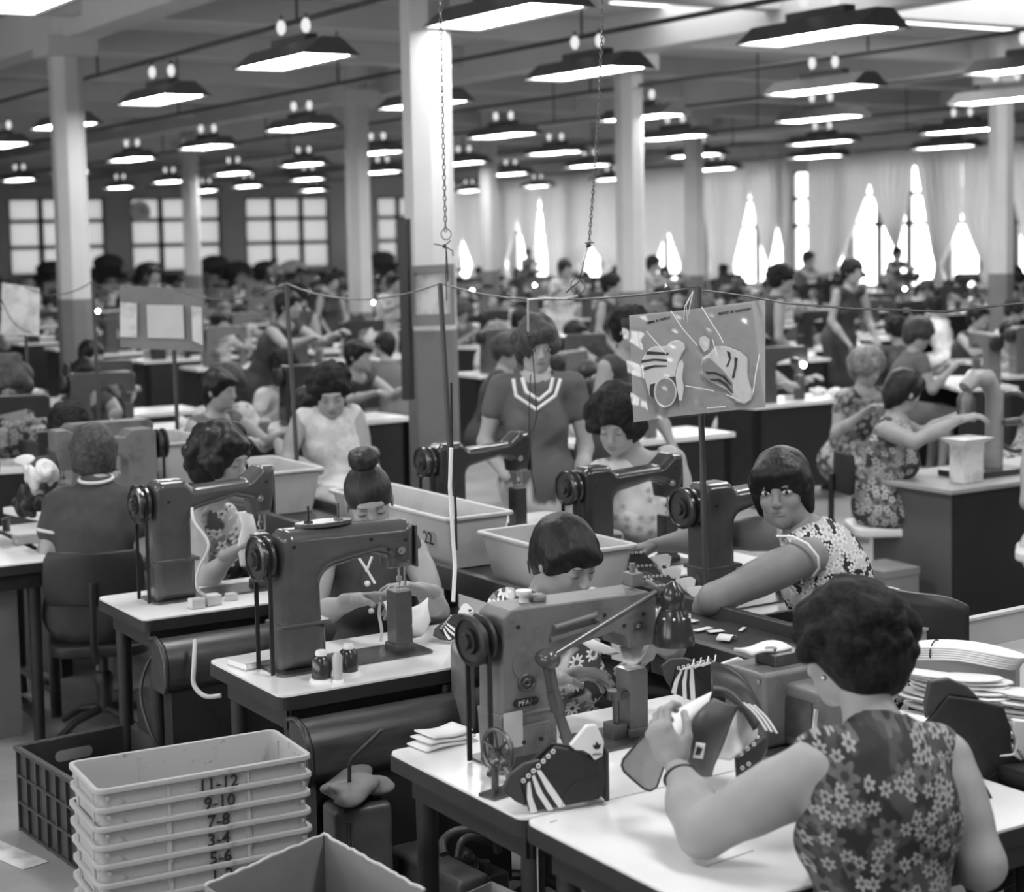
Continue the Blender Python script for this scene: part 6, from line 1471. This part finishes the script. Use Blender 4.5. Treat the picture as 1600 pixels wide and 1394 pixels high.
# jerry can with rags
p = J_(557, 1225, 4.70)
can = empty('fuel_can', (p.x, p.y, 0), R(-6), 'dark upright metal can with rags on top below the spool table', 'can')
bld(lambda b: b.bb(-.085, .085, -.06, .06, 0, .50), 'body', m_can, can, bevel=.02, seg=3)
bld(lambda b: [b.bb(x - .003, x + .003, -.064, -.058, .04, .46) for x in (-.05, -.04)], 'seam', m_mach, can)
bld(lambda b: (b.tube([(-.06, 0, .50), (-.05, 0, .535), (0, 0, .545), (.04, 0, .535), (.05, 0, .50)], .009, 8)), 'handle', m_can, can)
crumple('grey crumpled rag on top of the dark upright can', (p.x, p.y, .545), .105, 4, m_card, 'rag', 'rag', fl=.3)
o = bld(lambda b: b.tube([J_(546, 1236, 4.66), J_(546, 1195, 4.60), J_(552, 1183, 4.60), J_(597, 1140, 4.60)], .006, 8), 'bent_rod', m_rail); tag(o, 'bent rod rising behind the dark can', 'rod')
# treadle motor under the table, hoses
mo = empty('motor_box', at(680, 1345, .30), 0, 'long glossy dark motor box below the machine table', 'motor')
mo.location.z = 0
g0, g1, g2 = at(628, 1322, .30), at(735, 1376, .30), at(655, 1308, .30)
az = math.atan2((g1 - g0).y, (g1 - g0).x); Lm = (g1 - g0).length; mo.location = ((g0.x + g1.x) / 2, (g0.y + g1.y) / 2, 0); mo.rotation_euler = (0, 0, az)
bld(lambda b: b.bb(-Lm / 2 - .02, Lm / 2 + .02, -.05, .06, .10, .31), 'housing', m_can, mo, bevel=.018, seg=3)
bld(lambda b: (b.bb(-.10, .12, .065, .17, .10, .27), b.ball((-.02, .11, .28), .035), b.ball((.07, .11, .27), .028), b.rod((.1, .10, .25), (.1, .10, .31), .016)), 'gearbox', m_mach_d, mo, bevel=.006)
bld(lambda b: [b.bb(x - .015, x + .015, -.04, .05, 0, .10) for x in (-.1, .1)], 'foot', m_leg, mo)
cable('thick dark hose arching up from the motor box', [J_(694, 1335, 4.55), J_(692, 1315, 4.58), J_(712, 1300, 4.60), J_(745, 1298, 4.62), J_(772, 1308, 4.64), J_(778, 1330, 4.66)], .013, m_rail, 'hose', 'hose')
cable('second dark hose running level behind the arched one', [J_(716, 1340, 4.5), J_(722, 1315, 4.52), J_(740, 1308, 4.6), J_(775, 1318, 4.66)], .011, m_rail, 'hose', 'hose')
# end panel and clutter of the left table
o = bld(lambda b: b.bb(1.25, 2.04, 7.16, 7.19, 0, .724), 'end_panel', mat('panel_grey', .20, .6, var=.1)); tag(o, 'grey upright side panel at the left edge of the photo', 'panel')
p = at(10, 830, .77); spool_l = bld(lambda b: b.lathe([(.018, 0), (.018, .05), (.02, .052), (.02, .062), (.012, .064)], n=14), 'thread_spool', m_mach_d, loc=(p.x, p.y + .0, .7705)); tag(spool_l, 'small dark spool at the left edge on the white table', 'thread spool')
p = at(38, 850, .77); o = bld(lambda b: (b.bb(0, .13, 0, .07, 0, .03), b.bb(.01, .12, .01, .06, .03, .035)), 'flat_box', m_card_l, bevel=.003, loc=(p.x - .04, p.y - .02, .7705)); tag(o, 'flat white box on the table left of the dark T-shirt', 'box')
crumple('bright white cloth under the left edge machine', J_(58, 735, 7.40), .10, 9, m_whitecl)
crumple('dark leather piece hanging under the white cloth at left', J_(48, 782, 7.35), .085, 12, m_up)
# ------------------------------------------------------------------ people in the middle distance, posed one by one
def two_tone():
    m, nt, b = base_mat('two_tone_dress'); b.inputs['Roughness'].default_value = .85
    tc = nt.nodes.new('ShaderNodeTexCoord'); sx = nt.nodes.new('ShaderNodeSeparateXYZ'); nt.links.new(tc.outputs['Object'], sx.inputs[0])
    no = N(nt, 'ShaderNodeTexNoise', i_Scale=9.); mp = nt.nodes.new('ShaderNodeMapping'); mp.inputs['Scale'].default_value = (1, 1, .25); nt.links.new(tc.outputs['Object'], mp.inputs[0]); nt.links.new(mp.outputs[0], no.inputs['Vector'])
    a = N(nt, 'ShaderNodeMath', operation='MULTIPLY_ADD', n_1=.5, n_2=-.25); nt.links.new(no.outputs['Fac'], a.inputs[0])
    s = N(nt, 'ShaderNodeMath', operation='ADD'); nt.links.new(sx.outputs[2], s.inputs[0]); nt.links.new(a.outputs[0], s.inputs[1])
    f = N(nt, 'ShaderNodeMapRange', n_1=.86, n_2=.90); nt.links.new(s.outputs[0], f.inputs[0])
    nt.links.new(mixcol(nt, .55, .085, f.outputs[0]), b.inputs['Base Color']); return m
D7 = 8.2
H = Head(J_(838, 540, D7), cd(.25, -.95, -.2), cd(0, 0, 1))
p7b = person('standing woman in dark dress with pale collar trim in the aisle behind the bins', H,
    J_(838, 590, D7), J_(838, 648, D7), J_(842, 745, D7), [J_(781, 605, D7), J_(898, 602, D7)], [J_(758, 690, D7), J_(915, 700, D7)], [J_(790, 745, D7 - .2), J_(905, 770, D7 - .15)],
    kn=[J_(828, 855, D7), J_(858, 855, D7 - .05)], an=[V3((J_(826, 960, D7).x, J_(826, 960, D7).y, .09)), V3((J_(862, 960, D7).x, J_(862, 960, D7).y, .09))],
    cm=two_tone(), hair=('wavy', m_hair_mid), res=.011, hres=.005, sleeve=.45, neckr=.075)
o_ = V3(p7b.location)
for pts in ([(802, 592), (806, 618), (838, 640), (868, 618), (876, 592)], [(816, 590), (822, 612), (842, 625), (860, 610), (864, 590)]):
    bld(lambda b: b.tube([J_(x, y, D7 - .17) - o_ for x, y in pts], .009, 6), 'collar_trim', m_offw, p7b)
D4 = 8.9
H = Head(J_(516, 612, D4), cd(.15, -.85, -.40), cd(0, -.3, 1), 1.1)
person('curly haired woman in pale sleeveless dress beside the thin post', H, J_(518, 645, D4 + .1), J_(520, 690, D4 + .05), J_(522, 762, D4 + .1), [J_(468, 657, D4), J_(556, 650, D4 + .1)], [J_(448, 720, D4 - .1), J_(572, 712, D4)], [J_(500, 735, D4 - .35), J_(590, 738, D4 - .3)],
    cm=m_ltdress, hair=('curly', m_hair_curl), res=.012, hres=.005, eyes='down')
D11 = 9.35
H = Head(J_(1412, 612, D11), cd(.80, .45, -.35), cd(.2, 0, 1))
p11 = person('short haired woman in floral dress reaching towards the machine on the grey cabinet', H, J_(1400, 655, D11), J_(1392, 705, D11), J_(1380, 790, D11), [J_(1385, 672, D11 - .2), J_(1405, 665, D11 + .2)], [J_(1428, 690, D11 - .28), J_(1440, 680, D11 + .2)], [J_(1500, 655, D11 - .25), J_(1495, 650, D11 + .1)],
    hands=[dict(w=J_(1500, 655, D11 - .25), d=cd(1, 0, .2), nrm=cd(0, .2, -1), thumb=cd(.2, .8, .5), curl=.45, h=.006), None], side=cd(0, -1, 0),
    cm=m_fl_mid, hair=('pixie', m_hair_dk), res=.011, hres=.005, fat=1.1, face=False)
st = work_chair('chair with pale seat under the woman at the grey cabinet', (p11.location.x, p11.location.y, 0), R(-122), pale=True, h=.44)
D15 = 8.5
H = Head(J_(1690, 640, D15), cd(.6, .6, -.2), cd(0, 0, 1))
person('arm and back of a woman in white top cut by the right edge', H, J_(1668, 690, D15), J_(1655, 750, D15), J_(1650, 860, D15), [J_(1680, 705, D15 - .2), J_(1612, 702, D15 + .1)], [J_(1720, 790, D15), J_(1606, 785, D15)], [J_(1760, 800, D15), J_(1650, 820, D15 + .2)],
    cm=m_pap2, hair=('pixie', m_hair_dk), res=.013, hres=.008, face=False)
work_chair('pale-seated stool at the right edge beyond the floor cabinet', (J_(1652, 880, 8.5).x, J_(1652, 880, 8.5).y, 0), R(-50), pale=True, back=False, h=.44)

# ------------------------------------------------------------------ prototypes for the crowd (facing -y, pelvis over the origin)
def proto(kind, hair, hm, lean=.12, arms='work', turn=0.):
    st_ = kind == 'stand'; zp = .92 if st_ else .50
    nb = V3((0, -.10 - lean, zp + .50)); ch = V3((0, -.05 - lean * .6, zp + .33)); pe = V3((0, 0, zp))
    hc = nb + V3((0, -.045, .155)); f = V3((math.sin(turn), -math.cos(turn), -.45 if arms == 'work' else -.1))
    H = Head(hc, f, (0, -.3, 1)); sh = [nb + V3((-.165, .0, -.05)), nb + V3((.165, .0, -.05))]
    if arms == 'work': el = [sh[0] + V3((-.09, -.06, -.23)), sh[1] + V3((.09, -.06, -.23))]; wr = [el[0] + V3((.10, -.19, .155)), el[1] + V3((-.10, -.19, .155))]
    elif arms == 'reach': el = [sh[0] + V3((-.05, -.20, -.12)), sh[1] + V3((.05, -.20, -.12))]; wr = [el[0] + V3((.03, -.22, .06)), el[1] + V3((-.03, -.20, .08))]
    else: el = [sh[0] + V3((-.06, .02, -.28)), sh[1] + V3((.06, -.03, -.28))]; wr = [el[0] + V3((.06, -.14, -.18)), el[1] + V3((-.02, -.12, -.18))]
    kw = {}
    if st_: kw = dict(kn=[V3((-.09, -.02, .50)), V3((.09, -.04, .50))], an=[V3((-.09, .02, .09)), V3((.10, 0, .09))])
    hs_ = [dict(w=wr[0], d=(wr[0] - el[0]), nrm=(0, 0, -1), thumb=(1, 0, 0), curl=.5, h=.009), dict(w=wr[1], d=(wr[1] - el[1]), nrm=(0, 0, -1), thumb=(-1, 0, 0), curl=.5, h=.009)]
    return person('x y z w', H, nb, ch, pe, sh, el, wr, hands=hs_, cm=m_dress2, hair=(hair, hm), res=.016, hres=.0065, face=False, sleeve=.35 if arms == 'work' else None, **kw)
PR = [proto('sit', 'curly', m_hair_curl), proto('sit', 'pixie', m_hair_dk, .18, 'reach', .3), proto('sit', 'wavy', m_hair_mid, .06, 'work', -.4), proto('sit', 'bob', m_hair_dk, .1, 'reach', -.2), proto('sit', 'wavy', m_hair_lt, .14, 'work', .2),
      proto('stand', 'curly', m_hair_curl, .06, 'down'), proto('stand', 'pixie', m_hair_dk, .2, 'reach', .3)]
HN = ['curly dark hair', 'short dark hair', 'brown hair', 'dark bobbed hair', 'light hair', 'curly dark hair', 'short dark hair']
CLO = [(m_dress2, 'grey'), (m_ltdress, 'pale'), (m_dkdress, 'dark'), (m_fl_mid, 'patterned'), (m_fl_pale, 'light patterned'), (m_shirt, 'dark')]
PEO, TAB, MAC, PIL, BINS = [], [], [], [], []
def crowd_person(k, p, rz, ci, label=None):
    o = copy_tree(PR[k]); o.location = (p.x, p.y, 0); o.rotation_euler = (0, 0, rz); s = random.uniform(.96, 1.05); o.scale = (s, s, s)
    for c in o.children:
        if c.name.startswith('dress'): c.material_slots[0].link = 'OBJECT'; c.material_slots[0].material = CLO[ci][0]
    tag(o, label, 'person', 'workers in the middle and far rows' if not label else None)
    PEO.append((o, k, ci, label)); return o
# simple station pieces
def far_table(W=1.15, Dp=.5):
    r = empty('sewing_table'); bld(lambda b: b.bb(0, W, 0, Dp, .745, .775), 'table_top', m_lam, r)
    bld(lambda b: (b.bb(.02, W - .02, .02, .06, .12, .745), b.bb(.02, .08, .02, Dp - .03, 0, .745), b.bb(W - .08, W - .02, .02, Dp - .03, 0, .745)), 'dark_stand', m_leg, r); return r
FT = far_table()
def far_machine(parts=True, mt=m_mach):
    r = empty('sewing_machine')
    bld(lambda b: b.prism(outline(.46, .42), -.055, .055, 'XZ'), 'body', mt, r, bevel=.022, seg=2, ang=30)
    bld(lambda b: b.lathe([(.03, 0), (.065, .006), (.062, .03), (.03, .05)], (-.05, 0, .34), 'X', 14), 'hand_wheel', m_blk, r)
    bld(lambda b: b.bb(.39, .45, -.03, .03, 0, .19), 'post_bed', mt, r)
    return r
FM = [far_machine(True, m_mach), far_machine(True, m_mach_d), far_machine(True, m_machw)]
bulb = emis('work_light', 26)
def pile_proto(seed, m):
    rd = random.Random(seed); S = SDF((-.2, -.16, -.02), (.2, .16, .2), .016)
    for _ in range(7): S.ell((rd.uniform(-.11, .11), rd.uniform(-.07, .07), rd.uniform(.02, .08)), (rd.uniform(.04, .08), rd.uniform(.03, .06), rd.uniform(.02, .045)), None, .02)
    S.plane((0, 0, .0), (0, 0, -1)); o = sdf_obj([S], 'work_pile', m); return o
PP = [pile_proto(1, m_whitecl), pile_proto(2, m_pap2), pile_proto(3, m_up), pile_proto(4, m_whitecl)]
BP = bin_mb(.30, .45, .2).build('plastic_bin', m_bin)
taken = [V3((o.location.x, o.location.y, 0)) for o in (p1, p2, p3, p4, p5, p6, p7, p7b, p11)] + [V3((J_(522, 762, D4).x, J_(522, 762, D4).y, 0))]
cols = [V3((x, y, 0)) for x, y in COLPOS]
def free(p, d=.85): return all((V3((p.x, p.y, 0)) - t).length > d for t in taken)
# people singled out by the photograph: (px, py of the head, head height, prototype, turn, cloth, label)
SOLO = [(70, 655, 1.15, 0, .2, 2, 'dark curly head just above the machine arm at the left edge'), (446, 614, 1.18, 1, 0, 2, 'round dark head left of the thin post beside the pale dress'), (287, 607, 1.18, 1, .3, 0, 'woman facing us beneath the sign with the paper square'),
        (887, 571, 1.20, 3, 0, 1, 'dark haired woman peering past the trimmed dress'), (945, 497, 1.60, 5, .2, 2, 'standing woman in dark pinafore over white sleeves left of shoe sign'), (1320, 562, 1.18, 4, -.2, 3, 'light haired woman in patterned dress right of the shoe sign'),
        (1398, 512, 1.25, 2, 1.1, 0, 'grey clad woman in profile behind the reaching woman'), (1546, 499, 1.22, 1, -.2, 4, 'dark haired woman in patterned blouse at upper right'), (1592, 572, 1.2, 0, .8, 3, 'dark head cut by the right edge above the cabinet machine'),
        (520, 546, 1.2, 1, .2, 2, 'dark haired woman bent low left of the notice board'), (772, 500, 1.2, 1, .5, 1, 'woman in pale top just right of the notice board'), (757, 545, 1.2, 2, .6, 2, 'brown haired woman beside the central column at right'), (122, 563, 1.15, 1, 0, 0, 'dark head low in front of the leftmost column'),
        (402, 470, 1.58, 6, .4, 2, 'standing dark figure between the second and third columns'), (452, 462, 1.6, 5, 2.4, 2, 'dark clad standing back right of the second column'), (596, 448, 1.5, 6, 0, 1, 'white capped figure between third and central columns'), (1310, 430, 1.6, 5, 0, 2, 'dark standing figure before the uncovered tall window'), (1184, 441, 1.62, 5, 1.0, 2, 'dark bust against the bright pointed window gap'),
        (930, 436, 1.6, 5, .5, 2, 'dark haired figure standing just under the right chain ring'), (1481, 458, 1.3, 0, 3.1, 1, 'dark head seen from behind at the white benches'), (620, 520, 1.25, 1, 3.0, 0, 'grey clad back just left of the notice board'), (1420, 455, 1.5, 0, 2.8, 2, 'small dark head in front of the far diamond window gap'),
        (905, 487, 1.25, 1, .3, 0, 'dark haired worker left of the standing pinafore woman'), (1130, 455, 1.25, 0, 0, 2, 'dark head just over the top edge of the shoe sign'), (1550, 470, 1.25, 0, .4, 1, 'small seated worker left of the far right column'), (505, 430, 1.6, 5, .2, 2, 'figure standing left of the third column'),
        (330, 600, 1.2, 2, .1, 4, 'brown haired worker right of the sign post with paper square'), (415, 560, 1.2, 0, .1, 1, 'pale dressed worker left of the bare thin post'), (700, 470, 1.3, 2, .4, 0, 'worker just behind the right side of the notice board'), (15, 600, 1.2, 2, -.2, 3, 'worker in patterned dress at the far left edge')]
SP = []
for px, py, z, k, t, ci, lab in SOLO:
    p = at(px, py, z); D = depth(p)
    if D > 44 or p.y > YW - 2.4 or p.x > XW - 2.2: D = min(D, 30)
    p = atd(px, py, D)
    for _ in range(8):
        if free(p, .75) or D < 9: break
        D += .8; p = atd(px, py, D)
    crowd_person(k, p, t, ci, lab); taken.append(V3((p.x, p.y, 0))); SP.append((V3((p.x, p.y, 0)), z, k, t))
TC = []
for p, z, k, t in SP:
    if k < 5 and depth(p) > 8.0 and z < 1.4:
        Mr = Matrix.Rotation(t, 3, 'Z'); cen = p + Mr @ V3((0, -.62, 0))
        if all((q2 - cen).length > .85 for q2 in taken if (q2 - p).length > .05) and all((q2 - cen).length > 1.0 for q2 in TC):
            T = copy_tree(FT); T.location = p + Mr @ V3((-.45, -.88, 0)); T.rotation_euler = (0, 0, t); TAB.append(T); TC.append(cen)
            mm = copy_tree(random.choice(FM)); c2 = Mr @ V3((-.30, -.74, 0)); mm.location = (p.x + c2.x, p.y + c2.y, .777); mm.rotation_euler = (0, 0, t); MAC.append(mm)
rd = random.Random(11)
def vis(x, y, z=1.0):
    d = V3((x, y, z)) - EYE; w_ = d.dot(FW)
    if w_ < 1: return None
    return 800 + FPX * d.dot(CX_) / w_, w_
n_st = 0; NS = len(TAB)
XL = [1.87, 3.52, 6.7, 8.3, 10.9, 12.6, 15.2, 16.8, 19.4, 21.0, 23.6, 25.4]
for li, x0 in enumerate(XL):
    y = {0: 8.55, 1: 7.35}.get(li, 3.2 + rd.uniform(0, .8))
    while y < YW - 3.6:
        v = vis(x0 + .5, y); step = 1.32 if y < 14 else 1.55 if y < 26 else 2.1
        if v and 430 < v[0] < 640 and v[1] < 10.6: y += step; continue
        if v and -60 < v[0] < 1660 and v[1] > 9.6 - (li < 2) * 2.2 and (li < 2 or v[1] > 10.3):
            pp = V3((x0 + .48 + rd.uniform(-.08, .08), y + .80, 0)); near_col = any((q2 - V3((x0 + .47, y + .25, 0))).length < 1.02 for q2 in TC) or not free(V3((x0 + .47, y + .2, 0)), .72) or any((c - V3((x0 + .5, y + .4, 0))).length < .75 for c in cols)
            if free(pp, .95) and not near_col:
                T = copy_tree(FT); T.location = (x0, y, 0); TAB.append(T)
                if rd.random() < .82:
                    mm = copy_tree(rd.choice(FM)); mm.location = (x0 + .14, y + .14, .777); MAC.append(mm)
                    if rd.random() < .30: 
                        lb = bld(lambda b: b.ball((.40, -.07, .27), .020, 8, 6), 'lamp_bulb', bulb, mm)
                if rd.random() < .86:
                    k = rd.choice([0, 0, 1, 1, 2, 2, 3, 4, 6 if rd.random() < .4 else 0]); rz = rd.uniform(-.35, .35)
                    crowd_person(k, pp, rz, rd.choice([0, 0, 1, 1, 2, 3, 4, 5])); taken.append(pp)
                for _ in range(rd.choice([1, 1, 2, 2])):
                    c = rd.choice(PP).copy(); COL.objects.link(c); c.location = (x0 + .97 + rd.uniform(-.03, .03), y + (.14 if _ == 0 else .38), .777); c.rotation_euler = (0, 0, rd.uniform(0, 6)); s = rd.uniform(.55, .75); c.scale = (s, s, s); PIL.append(c)
                n_st += 1
        y += step
    # bins and work on the floor lines between
for li, x0 in enumerate((5.0, 9.8, 14.4, 18.6, 22.9)):
    y = 9.0
    while y < 42:
        v = vis(x0, y)
        if v and -40 < v[0] < 1640 and v[1] > 10:
            c = BP.copy(); COL.objects.link(c); zz = .0; c.location = (x0 + rd.uniform(-.15, .15), y, 0); c.rotation_euler = (0, 0, rd.uniform(-.2, .2)); BINS.append(c)
            if rd.random() < .5: c2 = BP.copy(); COL.objects.link(c2); c2.location = (c.location.x, c.location.y, .2); BINS.append(c2)
        y += 2.3 + rd.uniform(0, 1)
for o in PR + [FT] + FM: drop(o)
for o in PP + [BP]: bpy.data.objects.remove(o)
# dark shelving with bundles along the far left wall, pale benches under the windows
for i, (px0, px1, h_, lab) in enumerate(((60, 92, 1.3, 'low dark shelf just left of the first column'), (150, 190, 1.45, 'dark shelf between the first column and the clock'), (215, 280, 1.2, 'dark shelf below the wall clock'), (318, 350, 1.35, 'dark shelf right of the second column'), (356, 512, 1.15, 'long dark shelf heaped with rolls under the third window group'), (585, 630, 1.35, 'dark rack between third and central columns'))):
    a, b_ = aty(px0, 430, YW - 1.6), aty(px1, 430, YW - 1.6); r = empty('storage_shelf', (a.x, YW - 1.6, 0), 0, lab, 'shelf', 'dark shelves along the far left wall')
    bld(lambda b: (b.bb(0, b_.x - a.x, 0, .5, 0, h_)), 'shelf_body', m_darkcloth, r)
    for k in range(max(1, int((b_.x - a.x) / .9))):
        S = bld(lambda b: b.ball((.45 + .9 * k, .25, h_ + .12), (.46, .22, .26), 12, 8), 'fabric_roll', m_shirt if k % 3 != 2 else m_pap2, r)
for i, (px0, px1, lab) in enumerate(((700, 760, 'pale bench under windows right of the central column'), (860, 960, 'pale bench under windows left of right centre column'), (1160, 1250, 'pale bench under the pointed window gap'), (1395, 1475, 'pale bench under the widest diamond gap'), (1500, 1600, 'pale bench by the far right column'))):
    a, b_ = atx(px1, 440, XW - 1.6), atx(px0, 440, XW - 1.6); o = bld(lambda b: (b.bb(-.4, .4, 0, b_.y - a.y, .80, .86), b.bb(-.36, -.32, .05, b_.y - a.y - .05, 0, .80), b.bb(.32, .36, .05, b_.y - a.y - .05, 0, .80)), 'long_bench', m_pap2, loc=(XW - 1.6, a.y, 0)); tag(o, lab, 'bench', 'pale benches under the windows')
# ------------------------------------------------------------------ labels that place each of the repeated things
ZN = [(113, 'left of the first column'), (300, 'between first and second columns'), (561, 'between second and third columns'), (672, 'between third and central columns'), (765, 'just right of central column'), (985, 'left of right centre column'), (1085, 'right of right centre column'), (1320, 'right of the shoe sign'), (9999, 'towards the right edge')]
def ordw(n): return ['first', 'second', 'third', 'fourth', 'fifth', 'sixth', 'seventh', 'eighth', 'ninth', 'tenth', 'eleventh', 'twelfth'][n] if n < 12 else '%dth' % (n + 1)
def place_labels(items, cat, group):
    """items: (object, description)"""
    B = {}
    for o, d in items:
        v = vis(o.location.x, o.location.y, 1.0); z = next(t for lim, t in ZN if v[0] < lim); band = 'middle' if v[1] < 14 else 'far' if v[1] < 25 else 'farthest'
        B.setdefault((d, z, band), []).append((v[0], o))
    for (d, z, band), L in B.items():
        L.sort(key=lambda t: t[0])
        for i, (x, o) in enumerate(L):
            pre = '' if len(L) == 1 else ('%s from left, ' % ordw(i)); tag(o, '%s, %sin %s rows, %s' % (d, pre, band, z), cat, group)
place_labels([(o, '%s-haired %s-clad worker' % (['curly', 'short', 'brown', 'bob', 'light', 'curly', 'short'][k], CLO[ci][1].split()[-1])) for o, k, ci, lab in PEO if not lab], 'person', 'workers in the middle and far rows')
place_labels([(o, 'white-topped table') for o in TAB], 'sewing table', 'sewing tables in the middle and far rows')
place_labels([(o, 'sewing machine') for o in MAC], 'sewing machine', 'sewing machines in the middle and far rows')
place_labels([(o, 'heap of work') for o in PIL], 'workpieces', 'heaps of work on the tables')
place_labels([(o, 'pale plastic bin') for o in BINS], 'bin', 'bins standing in the aisles')
print('stations', n_st, 'people', len(PEO))
